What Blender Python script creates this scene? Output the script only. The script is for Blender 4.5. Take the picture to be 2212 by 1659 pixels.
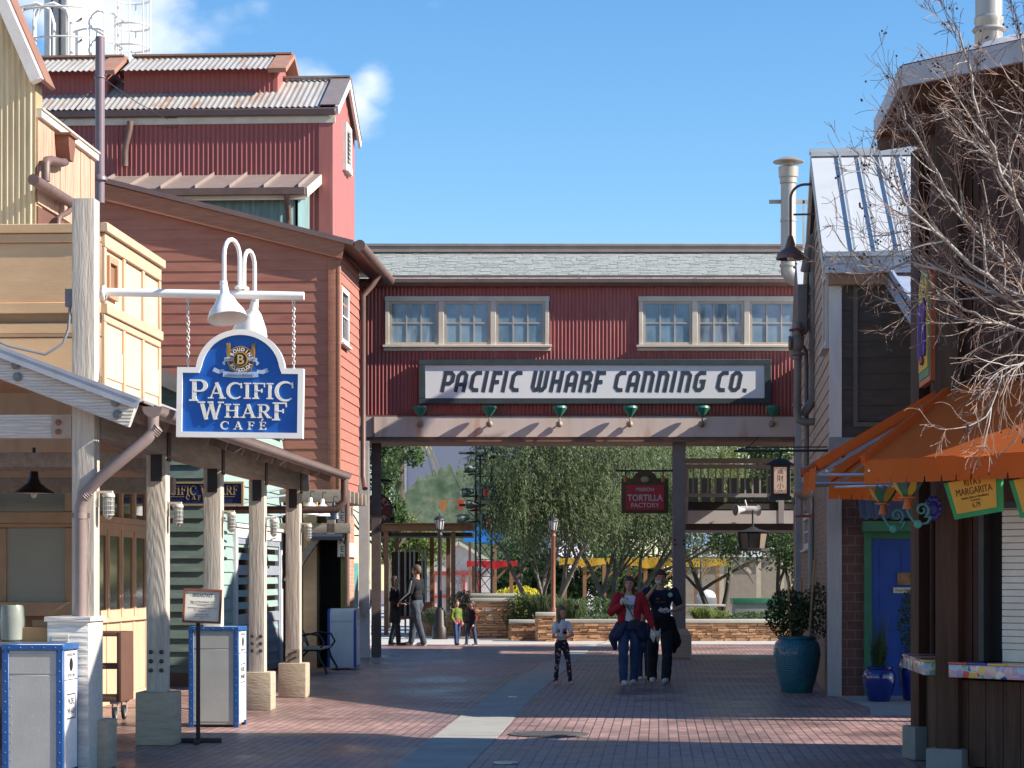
import bpy, bmesh, math, random
from mathutils import Vector, Matrix, noise as mnoise
random.seed(7)
R = math.radians
for o in list(bpy.data.objects): bpy.data.objects.remove(o)
SC = bpy.context.scene; COL = SC.collection
# ------------------------------------------------ camera
FPX, CX, HY, HC = 4800.0, 1106.0, 1245.0, 1.65     # focal length, centre, horizon in survey pixels (2212 wide), eye height
cam = bpy.data.cameras.new('camera'); cam.sensor_width = 36; cam.lens = FPX/2212*36
cam.shift_y = (HY-829.5)/2212; cam.clip_start = .2; cam.clip_end = 2000
camo = bpy.data.objects.new('camera', cam); COL.objects.link(camo)
camo.location = (0, 0, HC); camo.rotation_euler = (R(90), 0, 0); SC.camera = camo
# ------------------------------------------------ sun and sky
SUN_EL, SUN_BACK = 33.0, 11.5          # elevation; degrees behind the frontal plane, from the right
sd = Vector((math.cos(R(SUN_EL))*math.cos(R(SUN_BACK)), -math.cos(R(SUN_EL))*math.sin(R(SUN_BACK)), math.sin(R(SUN_EL))))
sl = bpy.data.lights.new('sun', 'SUN'); sl.energy = 5.0; sl.angle = R(.5); sl.color = (1, .93, .83)
so = bpy.data.objects.new('sun', sl); COL.objects.link(so); so.rotation_euler = sd.to_track_quat('Z', 'Y').to_euler(); so.location = (20, -5, 30)
w = bpy.data.worlds.new("World"); SC.world = w; w.use_nodes = True
nt = w.node_tree; nt.nodes.clear()
def N(t, **k):
    n = nt.nodes.new(t)
    for a, b in k.items(): setattr(n, a, b)
    return n
out = N('ShaderNodeOutputWorld'); bg = N('ShaderNodeBackground'); sky = N('ShaderNodeTexSky', sky_type='NISHITA')
sky.sun_disc = False; sky.sun_elevation = R(SUN_EL); sky.sun_rotation = math.atan2(sd.x, sd.y)
sky.air_density = 1.0; sky.dust_density = .05; sky.ozone_density = 3.2; sky.altitude = 0
bg.inputs[1].default_value = .096
hsv = N('ShaderNodeHueSaturation'); hsv.inputs['Saturation'].default_value = 1.24
nt.links.new(sky.outputs[0], hsv.inputs['Color'])
# clouds: puffs of noise kept to a few bearings of the sky
tc = N('ShaderNodeTexCoord'); mp = N('ShaderNodeMapping'); mp.inputs['Scale'].default_value = (1, 1, 1.5)
nz = N('ShaderNodeTexNoise'); nz.inputs['Scale'].default_value = 20; nz.inputs['Detail'].default_value = 12; nz.inputs['Roughness'].default_value = .5; nz.inputs['Distortion'].default_value = .1
nt.links.new(tc.outputs['Generated'], mp.inputs[0]); nt.links.new(mp.outputs[0], nz.inputs[0])
last = None
for (px, py, rad, amp) in ((330, -30, .060, 1.0), (130, 60, .040, .9), (470, 30, .036, .9), (690, 195, .024, 1.0), (800, 165, .019, 1.0), (620, 225, .022, .8), (770, 225, .018, .85), (960, 10, .03, .42), (1060, -15, .026, .38)):
    c = Vector(((px-CX)/FPX, 1, (HY-py)/FPX)).normalized()
    vd = N('ShaderNodeVectorMath', operation='DISTANCE'); vd.inputs[1].default_value = c
    nt.links.new(tc.outputs['Generated'], vd.inputs[0])
    mr = N('ShaderNodeMapRange'); mr.inputs['From Min'].default_value = rad*1.7; mr.inputs['From Max'].default_value = 0
    mr.inputs['To Max'].default_value = amp
    nt.links.new(vd.outputs['Value'], mr.inputs['Value'])
    if last is None: last = mr.outputs[0]
    else:
        mx = N('ShaderNodeMath', operation='MAXIMUM'); nt.links.new(last, mx.inputs[0]); nt.links.new(mr.outputs[0], mx.inputs[1]); last = mx.outputs[0]
am = N('ShaderNodeMath', operation='MULTIPLY'); am.inputs[1].default_value = 1.0; nt.links.new(last, am.inputs[0]); n2 = N('ShaderNodeMath', operation='MULTIPLY'); n2.inputs[1].default_value = 1.9; nt.links.new(nz.outputs[0], n2.inputs[0]); ad = N('ShaderNodeMath', operation='ADD'); nt.links.new(n2.outputs[0], ad.inputs[0]); nt.links.new(am.outputs[0], ad.inputs[1])
rp = N('ShaderNodeMapRange', interpolation_type='SMOOTHSTEP'); rp.inputs['From Min'].default_value = 1.42; rp.inputs['From Max'].default_value = 2.05; rp.inputs['To Max'].default_value = .8
nt.links.new(ad.outputs[0], rp.inputs['Value'])
mc = N('ShaderNodeMixRGB'); mc.inputs[2].default_value = (6.2, 6.5, 7.2, 1)
nt.links.new(rp.outputs[0], mc.inputs[0]); nt.links.new(hsv.outputs[0], mc.inputs[1]); nt.links.new(mc.outputs[0], bg.inputs[0]); nt.links.new(bg.outputs[0], out.inputs[0])
SC.view_settings.view_transform = 'Standard'; SC.view_settings.look = 'None'; SC.view_settings.exposure = 1.0; SC.view_settings.gamma = 1
SC.render.engine = 'CYCLES'; SC.render.resolution_x = 1024; SC.render.resolution_y = 768
SC.cycles.max_bounces = 6; SC.cycles.transparent_max_bounces = 8
# ------------------------------------------------ materials
MATS = {}
def mat(name, c1, c2=None, rough=.75, sc=4, amt=.5, bump=.15, bsc=60, metal=0, stretch=(1,1,1), grain=0, gsc=6, streak=None, spec=.4, coat=0, emit=None, alpha=None, trans=0, blotch=None):
    """general procedural surface: two-tone noise, optional grain, fine bump, optional rust/dirt blotches"""
    if name in MATS: return MATS[name]
    m = bpy.data.materials.new(name); m.use_nodes = True; t = m.node_tree; b = t.nodes['Principled BSDF']; MATS[name] = m
    L = t.links.new
    def n(ty, **k):
        q = t.nodes.new(ty)
        for a, v in k.items(): setattr(q, a, v)
        return q
    if c2 is None: c2 = tuple(x*.78 for x in c1)
    tc = n('ShaderNodeTexCoord'); mp = n('ShaderNodeMapping'); mp.inputs['Scale'].default_value = stretch; L(tc.outputs['Object'], mp.inputs[0])
    nz = n('ShaderNodeTexNoise'); nz.inputs['Scale'].default_value = sc; nz.inputs['Detail'].default_value = 6; nz.inputs['Roughness'].default_value = .6; L(mp.outputs[0], nz.inputs[0])
    cr = n('ShaderNodeMapRange'); cr.inputs['From Min'].default_value = .5-.25*amt-.08; cr.inputs['From Max'].default_value = .5+.25*amt+.08; L(nz.outputs[0], cr.inputs[0])
    mx = n('ShaderNodeMixRGB'); mx.inputs[1].default_value = (*c1, 1); mx.inputs[2].default_value = (*c2, 1); L(cr.outputs[0], mx.inputs[0])
    col = mx.outputs[0]; hs = None
    if blotch:
        bc, bs, lo = blotch
        z2 = n('ShaderNodeTexNoise'); z2.inputs['Scale'].default_value = bs; z2.inputs['Detail'].default_value = 5; L(mp.outputs[0], z2.inputs[0])
        r2 = n('ShaderNodeMapRange'); r2.inputs['From Min'].default_value = lo; r2.inputs['From Max'].default_value = lo+.14; r2.inputs['To Max'].default_value = .85; L(z2.outputs[0], r2.inputs[0])
        m2 = n('ShaderNodeMixRGB'); m2.inputs[2].default_value = (*bc, 1); L(r2.outputs[0], m2.inputs[0]); L(col, m2.inputs[1]); col = m2.outputs[0]
    if grain:
        wv = n('ShaderNodeTexWave', wave_type='RINGS', rings_direction='SPHERICAL'); wv.inputs['Scale'].default_value = gsc; wv.inputs['Distortion'].default_value = 5; wv.inputs['Detail'].default_value = 3; wv.inputs['Detail Scale'].default_value = 1.4
        mp2 = n('ShaderNodeMapping'); mp2.inputs['Scale'].default_value = stretch; mp2.inputs['Location'].default_value = (.3, .2, .4); L(tc.outputs['Object'], mp2.inputs[0]); L(mp2.outputs[0], wv.inputs[0])
        m3 = n('ShaderNodeMixRGB', blend_type='MULTIPLY'); m3.inputs[0].default_value = grain*.5
        L(col, m3.inputs[1]); L(wv.outputs[0], m3.inputs[2]); col = m3.outputs[0]; hs = wv.outputs[0]
    L(col, b.inputs['Base Color'])
    b.inputs['Roughness'].default_value = rough; b.inputs['Metallic'].default_value = metal; b.inputs['Specular IOR Level'].default_value = spec
    if coat: b.inputs['Coat Weight'].default_value = coat; b.inputs['Coat Roughness'].default_value = .08
    if emit: b.inputs['Emission Color'].default_value = (*emit[0], 1); b.inputs['Emission Strength'].default_value = emit[1]
    if alpha is not None: b.inputs['Alpha'].default_value = alpha
    if trans: b.inputs['Transmission Weight'].default_value = trans
    if bump:
        nb = n('ShaderNodeTexNoise'); nb.inputs['Scale'].default_value = bsc; nb.inputs['Detail'].default_value = 4; L(mp.outputs[0], nb.inputs[0])
        bp = n('ShaderNodeBump'); bp.inputs['Strength'].default_value = bump; bp.inputs['Distance'].default_value = .01; L(nb.outputs[0], bp.inputs['Height'])
        if hs is not None:
            b2 = n('ShaderNodeBump'); b2.inputs['Strength'].default_value = min(1, grain); b2.inputs['Distance'].default_value = .012; L(hs, b2.inputs['Height']); L(bp.outputs[0], b2.inputs['Normal']); L(b2.outputs[0], b.inputs['Normal'])
        else: L(bp.outputs[0], b.inputs['Normal'])
        ra = n('ShaderNodeMapRange'); ra.inputs['To Min'].default_value = max(0, rough-.12); ra.inputs['To Max'].default_value = min(1, rough+.12); L(nz.outputs[0], ra.inputs[0]); L(ra.outputs[0], b.inputs['Roughness'])
    return m
def brickmat(name, c1, c2, mortar, bw, bh, ms, rot=0, rough=.8, wall=None, var=.6, wet=0):
    if name in MATS: return MATS[name]
    m = bpy.data.materials.new(name); m.use_nodes = True; t = m.node_tree; b = t.nodes['Principled BSDF']; MATS[name] = m; L = t.links.new
    tc = t.nodes.new('ShaderNodeTexCoord'); src = tc.outputs['Object']
    if wall:
        s = t.nodes.new('ShaderNodeSeparateXYZ'); c = t.nodes.new('ShaderNodeCombineXYZ'); L(src, s.inputs[0])
        ad = t.nodes.new('ShaderNodeMath'); ad.operation = 'ADD'; L(s.outputs['X'], ad.inputs[0]); L(s.outputs['Y'], ad.inputs[1])
        L(ad.outputs[0], c.inputs['X']); L(s.outputs['Z'], c.inputs['Y']); src = c.outputs[0]
    mp = t.nodes.new('ShaderNodeMapping'); mp.inputs['Rotation'].default_value = (0, 0, rot); L(src, mp.inputs[0])
    br = t.nodes.new('ShaderNodeTexBrick'); L(mp.outputs[0], br.inputs[0])
    br.inputs['Color1'].default_value = (*c1, 1); br.inputs['Color2'].default_value = (*c2, 1); br.inputs['Mortar'].default_value = (*mortar, 1)
    br.inputs['Scale'].default_value = 1; br.inputs['Brick Width'].default_value = bw; br.inputs['Row Height'].default_value = bh; br.inputs['Mortar Size'].default_value = ms; br.inputs['Mortar Smooth'].default_value = .25
    nz = t.nodes.new('ShaderNodeTexNoise'); nz.inputs['Scale'].default_value = .55; nz.inputs['Detail'].default_value = 8; nz.inputs['Roughness'].default_value = .62; L(tc.outputs['Object'], nz.inputs[0])
    mr = t.nodes.new('ShaderNodeMapRange'); mr.inputs['From Min'].default_value = .3; mr.inputs['From Max'].default_value = .7; mr.inputs['To Min'].default_value = 1-var*.5; mr.inputs['To Max'].default_value = 1+var*.4; L(nz.outputs[0], mr.inputs[0])
    n2 = t.nodes.new('ShaderNodeTexNoise'); n2.inputs['Scale'].default_value = 7; n2.inputs['Detail'].default_value = 6; L(tc.outputs['Object'], n2.inputs[0])
    m2 = t.nodes.new('ShaderNodeMapRange'); m2.inputs['From Min'].default_value = .3; m2.inputs['From Max'].default_value = .7; m2.inputs['To Min'].default_value = .8; m2.inputs['To Max'].default_value = 1.15; L(n2.outputs[0], m2.inputs[0])
    mu = t.nodes.new('ShaderNodeMath'); mu.operation = 'MULTIPLY'; L(mr.outputs[0], mu.inputs[0]); L(m2.outputs[0], mu.inputs[1])
    vm = t.nodes.new('ShaderNodeVectorMath'); vm.operation = 'SCALE'; L(br.outputs['Color'], vm.inputs[0]); L(mu.outputs[0], vm.inputs['Scale']); L(vm.outputs[0], b.inputs['Base Color'])
    bp = t.nodes.new('ShaderNodeBump'); bp.invert = True; bp.inputs['Strength'].default_value = .5; bp.inputs['Distance'].default_value = .006; L(br.outputs['Fac'], bp.inputs['Height'])
    bq = t.nodes.new('ShaderNodeBump'); bq.inputs['Strength'].default_value = .25; bq.inputs['Distance'].default_value = .01; L(n2.outputs[0], bq.inputs['Height']); L(bp.outputs[0], bq.inputs['Normal']); L(bq.outputs[0], b.inputs['Normal'])
    rr = t.nodes.new('ShaderNodeMapRange'); rr.inputs['From Min'].default_value = .35; rr.inputs['From Max'].default_value = .65; rr.inputs['To Min'].default_value = rough-.12-wet; rr.inputs['To Max'].default_value = rough+.1; L(nz.outputs[0], rr.inputs[0]); L(rr.outputs[0], b.inputs['Roughness'])
    return m
def glassy(name, c, rough=.06, spec=.9):
    if name in MATS: return MATS[name]
    m = mat(name, c, tuple(x*.7 for x in c), rough=rough, sc=2.2, amt=.8, bump=0, spec=spec, coat=.6); return m
# ------------------------------------------------ geometry
I4 = Matrix.Identity(4)
def T(x, y, z=0): return Matrix.Translation((x, y, z))
def RZ(a): return Matrix.Rotation(a, 4, 'Z')
def RX(a): return Matrix.Rotation(a, 4, 'X')
def RY(a): return Matrix.Rotation(a, 4, 'Y')
def W(px, py, d): return Vector(((px-CX)*d/FPX, d, HC+(HY-py)*d/FPX))
def G(px, py):
    d = FPX*HC/(py-HY); return Vector(((px-CX)*d/FPX, d, 0))
class MB:
    def __init__(s, M=None): s.v = []; s.f = []; s.M = M.copy() if M else I4.copy()
    def add(s, vs, fs):
        o = len(s.v); s.v += [s.M @ Vector(v) for v in vs] if s.M is not None else vs; s.f += [tuple(o+i for i in f) for f in fs]; return s
    def box(s, x0, x1, y0, y1, z0, z1):
        return s.add([(x0,y0,z0),(x1,y0,z0),(x1,y1,z0),(x0,y1,z0),(x0,y0,z1),(x1,y0,z1),(x1,y1,z1),(x0,y1,z1)],
                     [(0,3,2,1),(4,5,6,7),(0,1,5,4),(1,2,6,5),(2,3,7,6),(3,0,4,7)])
    def bb(s, x0, x1, y0, y1, z0, z1, r=.01):
        """box with chamfered edges"""
        r = min(r, (x1-x0)*.45, (y1-y0)*.45, (z1-z0)*.45); bm = bmesh.new(); bmesh.ops.create_cube(bm, size=1)
        for v in bm.verts: v.co = Vector(((x0+x1)/2+v.co.x*(x1-x0), (y0+y1)/2+v.co.y*(y1-y0), (z0+z1)/2+v.co.z*(z1-z0)))
        bmesh.ops.bevel(bm, geom=bm.edges[:], offset=r, segments=2, affect='EDGES', profile=.6)
        bm.verts.index_update(); s.add([v.co[:] for v in bm.verts], [[v.index for v in f.verts] for f in bm.faces]); bm.free(); return s
    def prism(s, poly, a, b, ax='y'):
        """polygon of (u,v) pushed from a to b along ax"""
        n = len(poly)
        mk = {'y': lambda u, v, t: (u, t, v), 'x': lambda u, v, t: (t, u, v), 'z': lambda u, v, t: (u, v, t)}[ax]
        vs = [mk(u, v, a) for u, v in poly]+[mk(u, v, b) for u, v in poly]
        return s.add(vs, [tuple(range(n)), tuple(range(2*n-1, n-1, -1))]+[(i, i+n, (i+1) % n+n, (i+1) % n) for i in range(n)])
    def beam(s, p0, p1, w, h, up=(0,0,1)):
        p0, p1 = Vector(p0), Vector(p1); d = (p1-p0).normalized(); u = Vector(up)
        if abs(d.dot(u)) > .98: u = Vector((0,1,0))
        r = d.cross(u).normalized()*w/2; q = r.cross(d).normalized()*h/2
        return s.add([p0-r-q, p0+r-q, p0+r+q, p0-r+q, p1-r-q, p1+r-q, p1+r+q, p1-r+q],
                     [(0,3,2,1),(4,5,6,7),(0,1,5,4),(1,2,6,5),(2,3,7,6),(3,0,4,7)])
    def tube(s, pts, r, n=8, caps=True):
        pts = [Vector(p) for p in pts]; rs = r if isinstance(r, (list, tuple)) else [r]*len(pts)
        rings = []; d0 = (pts[1]-pts[0]).normalized(); u = d0.orthogonal().normalized()
        for i, p in enumerate(pts):
            d = ((pts[min(i+1, len(pts)-1)]-p).normalized()+(p-pts[max(i-1, 0)]).normalized())
            d = d.normalized() if d.length > 1e-6 else d0
            u = (u-d*u.dot(d)); u = u.normalized() if u.length > 1e-6 else d.orthogonal().normalized(); v = d.cross(u)
            rings.append([p+(u*math.cos(2*math.pi*k/n)+v*math.sin(2*math.pi*k/n))*rs[i] for k in range(n)])
        vs = [q for rg in rings for q in rg]; fs = []
        for i in range(len(pts)-1):
            for k in range(n): a = i*n+k; b = i*n+(k+1) % n; fs.append((a, b, b+n, a+n))
        if caps: fs += [tuple(range(n-1, -1, -1)), tuple(range(len(vs)-n, len(vs)))]
        return s.add(vs, fs)
    def lathe(s, prof, n=24, M=I4, cap=True):
        vs = []; fs = []
        for r, z in prof: vs += [M @ Vector((r*math.cos(2*math.pi*k/n), r*math.sin(2*math.pi*k/n), z)) for k in range(n)]
        for i in range(len(prof)-1):
            for k in range(n): a = i*n+k; b = i*n+(k+1) % n; fs.append((a, b, b+n, a+n))
        if cap:
            if prof[0][0] > 1e-4: fs.append(tuple(range(n-1, -1, -1)))
            if prof[-1][0] > 1e-4: fs.append(tuple(range(len(vs)-n, len(vs))))
        return s.add(vs, fs)
    def cyl(s, c, r, h, n=16, M=I4): return s.lathe([(r, 0), (r, h)], n, T(*c) @ M)
    def ell(s, c, r, n=12, m=8, M=I4):
        return s.lathe([(max(1e-5, math.sin(math.pi*i/m)), -math.cos(math.pi*i/m)) for i in range(m+1)], n, T(*c) @ M @ Matrix.Diagonal((*r, 1)), cap=False)
    def quad(s, *p): return s.add(p, [tuple(range(len(p)))])
    def xr(s, poly, z):
        xs = []
        for i in range(len(poly)):
            (x0, z0), (x1, z1) = poly[i], poly[(i+1) % len(poly)]
            if (z0-z)*(z1-z) <= 0 and abs(z0-z1) > 1e-9: xs.append(x0+(x1-x0)*(z-z0)/(z1-z0))
        return (min(xs), max(xs)) if len(xs) > 1 else None
    def clap(s, poly, pitch=.17, lip=.022, y=0):
        """lapped boards filling a convex outline, facing -y"""
        z0 = min(p[1] for p in poly); z1 = max(p[1] for p in poly); k = 0; z = z0
        while z < z1-1e-4:
            zt = min(z+pitch, z1); a = s.xr(poly, z+1e-5); b = s.xr(poly, zt-1e-5)
            if a and b:
                j = random.uniform(-.003, .003); L_ = lip+j
                # split boards in lengths with small steps
                s.add([(a[0], y-L_, z), (a[1], y-L_, z), (b[1], y-.004, zt), (b[0], y-.004, zt), (a[0], y, z), (a[1], y, z)], [(0,1,2,3), (4,5,1,0)])
            z = zt
        return s
    def corr(s, poly, pitch=.076, amp=.01, y=0, seg=6):
        """corrugated sheet filling a convex outline, ribs upright, facing -y"""
        pz = [(b, a) for a, b in poly]; x0 = min(p[0] for p in poly); x1 = max(p[0] for p in poly)
        n = max(2, int((x1-x0)/pitch*seg)); vs = []
        for i in range(n+1):
            x = x0+(x1-x0)*i/n; rg = s.xr(pz, min(max(x, x0+1e-5), x1-1e-5)); yy = y-amp*math.sin(2*math.pi*x/pitch)-amp
            vs += [(x, yy, rg[0]), (x, yy, rg[1])]
        return s.add(vs, [(2*i, 2*i+2, 2*i+3, 2*i+1) for i in range(n)])
    def planks(s, poly, pitch=.14, gap=.012, y=0, th=.02, jit=.006):
        """upright boards with gaps, facing -y"""
        pz = [(b, a) for a, b in poly]; x0 = min(p[0] for p in poly); x1 = max(p[0] for p in poly); x = x0
        while x < x1-.01:
            xe = min(x+pitch, x1); a = s.xr(pz, x+1e-4); b = s.xr(pz, xe-gap-1e-4) or a
            if a:
                yy = y-th-random.uniform(0, jit)
                s.add([(x, yy, a[0]), (xe-gap, yy, b[0]), (xe-gap, yy, b[1]), (x, yy, a[1]), (x, y, a[0]), (xe-gap, y, b[0]), (xe-gap, y, b[1]), (x, y, a[1])], [(0,1,2,3), (0,3,7,4), (1,5,6,2), (3,2,6,7), (0,4,5,1)])
            x = xe
        return s
    def ribbon(s, pts, w, y=0, t=.01, closed=False):
        """flat stroke in the xz plane, raised t towards -y"""
        pts = [Vector((p[0], p[1])) for p in pts]; n = len(pts); ws = w if isinstance(w, (list, tuple)) else [w]*n; A = []; B = []
        for i in range(n):
            pa = pts[(i-1) % n] if (closed or i > 0) else None; pb = pts[(i+1) % n] if (closed or i < n-1) else None
            d1 = (pts[i]-pa).normalized() if pa is not None else None; d2 = (pb-pts[i]).normalized() if pb is not None else None
            d = (d1+d2).normalized() if (d1 is not None and d2 is not None and (d1+d2).length > 1e-3) else (d1 if d1 is not None else d2)
            nn = Vector((-d.y, d.x)); ref = d1 if d1 is not None else d2; m = min(1.6, 1/max(.3, abs(nn.dot(Vector((-ref.y, ref.x))))))
            A.append(pts[i]+nn*ws[i]/2*m); B.append(pts[i]-nn*ws[i]/2*m)
        vs = [(p.x, y-t, p.y) for p in A]+[(p.x, y-t, p.y) for p in B]+[(p.x, y, p.y) for p in A]+[(p.x, y, p.y) for p in B]; fs = []
        for i in range(n if closed else n-1):
            j = (i+1) % n; fs += [(i, i+n, j+n, j), (i, j, j+2*n, i+2*n), (i+n, i+3*n, j+3*n, j+n)]
        if not closed: fs += [(0, 2*n, 3*n, n), (n-1, 2*n-1, 4*n-1, 3*n-1)]
        return s.add(vs, fs)
def build(name, mb, m, parent=None, bevel=0, smooth=40, recalc=False):
    me = bpy.data.meshes.new(name); me.from_pydata([tuple(v) for v in mb.v], [], mb.f); me.update()
    if recalc:
        bm = bmesh.new(); bm.from_mesh(me); bmesh.ops.recalc_face_normals(bm, faces=bm.faces); bm.to_mesh(me); bm.free()
    if isinstance(m, list):
        for q in m: me.materials.append(q)
    else: me.materials.append(m)
    if smooth: me.shade_smooth(); me.set_sharp_from_angle(angle=R(smooth))
    o = bpy.data.objects.new(name, me); COL.objects.link(o)
    if parent is not None: o.parent = parent
    if bevel:
        b = o.modifiers.new('bevel', 'BEVEL'); b.width = bevel; b.segments = 1; b.limit_method = 'ANGLE'; b.angle_limit = R(50)
    return o
def tag(o, label=None, cat=None, group=None, kind=None):
    if label: o['label'] = label
    if cat: o['category'] = cat
    if group: o['group'] = group
    if kind: o['kind'] = kind
    return o
class Thing:
    def __init__(s, name, label, cat, loc=(0,0,0), yaw=0, group=None):
        s.o = bpy.data.objects.new(name, None); COL.objects.link(s.o); s.o.empty_display_size = .2
        s.o.location = loc; s.o.rotation_euler = (0, 0, yaw); tag(s.o, label, cat, group)
        s.M = T(*loc) @ RZ(yaw); s.inv = s.M.inverted()
    def part(s, name, mb, m, parent=None, label=None, **k):
        o = build(name, mb, m, parent or s.o, **k)
        if label: o['label'] = label
        return o
    def ray(s, px, py):
        o = s.inv @ Vector((0, 0, HC)); q = s.inv @ (Vector((0, 0, HC))+Vector(((px-CX)/FPX, 1, (HY-py)/FPX))); return o, q-o
    def ry(s, px, py, y=0):          # survey pixel -> local (x, z) on the plane y
        o, d = s.ray(px, py); t = (y-o.y)/d.y; p = o+d*t; return p.x, p.z
    def rx(s, px, py, x=0):          # survey pixel -> local (y, z) on the plane x
        o, d = s.ray(px, py); t = (x-o.x)/d.x; p = o+d*t; return p.y, p.z
def solo(name, label, cat, mb, m, loc=(0,0,0), yaw=0, group=None, kind=None, **k):
    o = build(name, mb, m, None, **k); o.location = loc; o.rotation_euler = (0, 0, yaw); return tag(o, label, cat, group, kind)
def struct(name, mb, m, **k): return tag(build(name, mb, m, None, **k), kind='structure')
def copy_tree(o, parent=None):
    c = o.copy(); COL.objects.link(c); c.parent = parent
    for ch in [x for x in bpy.data.objects if x.parent == o]: copy_tree(ch, c)
    return c
def dup(o, loc, yaw=None, label=None, group=None, scale=None):
    if isinstance(o, Thing): o = o.o
    c = copy_tree(o); c.location = loc
    if yaw is not None: c.rotation_euler = (0, 0, yaw)
    if label: c['label'] = label
    if group: c['group'] = group
    if scale: c.scale = (scale,)*3
    return c
def text(mb, s, size, x, z, y=0, t=.004, sx=1, shear=0, bold=0, align='CENTER', space=1, M=I4):
    cu = bpy.data.curves.new('t', 'FONT'); cu.body = s; cu.size = size; cu.align_x = align; cu.offset = bold; cu.shear = shear; cu.space_character = space; cu.extrude = t/2; cu.resolution_u = 3
    o = bpy.data.objects.new('t', cu); COL.objects.link(o); dg = bpy.context.evaluated_depsgraph_get(); me = o.evaluated_get(dg).to_mesh()
    vs = [M @ Vector((x+v.co.x*sx, y-t/2-v.co.z, z+v.co.y)) for v in me.vertices]; fs = [tuple(p.vertices) for p in me.polygons]
    o.evaluated_get(dg).to_mesh_clear(); mb.add(vs, fs); bpy.data.objects.remove(o); bpy.data.curves.remove(cu); return mb
def arc(cx, cz, rx, rz, a0, a1, n=14): return [(cx+rx*math.cos(R(a0+(a1-a0)*i/n)), cz+rz*math.sin(R(a0+(a1-a0)*i/n))) for i in range(n+1)]
# serif capitals drawn as strokes; cap height 1
def serif_glyph(mb, ch, x0, z0, h, t=.012, ww=1.0):
    S, Tn, k = .17*ww, .075*ww, [0]
    def r(pts, w):
        k[0] += 1; mb.ribbon([(x0+p[0]*h, z0+p[1]*h) for p in pts], [q*h for q in w] if isinstance(w, list) else w*h, 0, t+k[0]*.0007)
    def stem(x, a=0, b=1): r([(x, a), (x, b)], S)
    def sf(x, z, l=.36): r([(x-l/2, z), (x+l/2, z)], Tn)
    if ch == 'I': stem(.2); sf(.2, .0375); sf(.2, .9625); return .42
    if ch == 'P' or ch == 'R':
        stem(.2); sf(.17, .0375, .34); sf(.14, .9625, .25)
        b = [(.2, .9625), (.42, .9625)]+arc(.42, .715, .22, .2475, 80, -80, 12)+[(.42, .4675), (.2, .4675)]
        n = len(b); r(b, [Tn]*2+[Tn+(S*.95-Tn)*math.sin(math.pi*i/(n-5)) for i in range(n-4)]+[Tn]*2)
        if ch == 'R': r([(.40, .48), (.70, .04)], [S*.8, S]); r([(.62, .0375), (.86, .0375)], Tn); return .84
        return .72
    if ch == 'F' or ch == 'E':
        stem(.2); sf(.18, .0375, .36); r([(.02, .9625), (.64, .9625)], Tn); r([(.625, .99), (.65, .74)], [Tn, Tn*.7]); r([(.2, .52), (.5, .52)], Tn); r([(.5, .64), (.5, .40)], Tn*.8)
        if ch == 'E': r([(.2, .0375), (.66, .0375)], Tn); r([(.65, .0), (.69, .26)], [Tn, Tn*.7]); return .74
        return .68
    if ch == 'H':
        stem(.2); stem(.72); sf(.2, .0375); sf(.2, .9625); sf(.72, .0375); sf(.72, .9625); r([(.2, .51), (.72, .51)], Tn); return .94
    if ch == 'A':
        r([(.12, 0), (.45, .99)], Tn); r([(.42, 1.0), (.76, 0)], S); r([(.22, .33), (.66, .33)], Tn); sf(.12, .0375, .28); sf(.75, .0375, .34); return .92
    if ch == 'W':
        r([(.14, 1), (.38, .0)], S); r([(.36, 0), (.60, .99)], Tn); r([(.56, 1), (.80, .0)], S); r([(.78, 0), (1.04, 1)], Tn); sf(.14, .9625, .34); sf(.56, .9625, .26); sf(1.04, .9625, .26); return 1.16
    if ch == 'C':
        p = arc(.47, .5, .40, .475, 48, 312, 22); n = len(p); r(p, [Tn+(S-Tn)*max(0, math.sin(math.pi*i/(n-1)))**1.3 for i in range(n)]); r([(.76, .98), (.78, .66)], [Tn*.8, Tn*1.1]); return .84
    if ch == "'": r([(.3, 1.08), (.42, 1.25)], [Tn, Tn*1.8]); return 0
    return .4
def serif_word(mb, word, xc, z, h, t=.012, first=1.0, gap=.05, ww=1.0, last=1.0):
    hs = [h*(first if i == 0 else last if i == len(word)-1 else 1) for i in range(len(word))]
    dm = MB(); tot = sum(serif_glyph(dm, c, 0, 0, q, ww=ww)+gap*h for c, q in zip(word, hs))-gap*h if False else 0
    ws = []
    for c, q in zip(word, hs): ws.append(serif_glyph(MB(), c, 0, 0, q, ww=ww)*q)
    tot = sum(ws)+gap*h*(len(word)-1); x = xc-tot/2
    for c, q, wd in zip(word, hs, ws): serif_glyph(mb, c, x, z-(q-h)*.5*(1 if q > h else 0), q, t, ww); x += wd+gap*h
    return tot
# ================================================ palette
YL, YR = -math.atan(.058), -math.atan(.094)
TRIM = mat('cream_trim', (.62, .56, .47), (.50, .44, .36), rough=.6, sc=3, bump=.1)
POSTW = mat('pale_painted_timber', (.60, .53, .44), (.42, .37, .31), rough=.7, sc=2.5, stretch=(9, 9, .8), bump=.35, bsc=14, grain=.2, gsc=2.2)
WHITEW = mat('white_painted_timber', (.70, .66, .60), (.56, .53, .48), rough=.6, sc=2.5, stretch=(1.2, 8, 8), bump=.35, bsc=12, grain=.45, gsc=2)
DARKPOST = mat('grey_brown_beam', (.34, .29, .24), (.22, .18, .15), rough=.8, sc=3, stretch=(6, .7, 6), bump=.4, bsc=16)
BROWNCLAP = mat('red_brown_boards', (.42, .17, .115), (.32, .125, .085), rough=.75, sc=1.6, stretch=(1, 1, 5), bump=.1, bsc=30, blotch=((.32, .09, .075), .9, .58))
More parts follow.
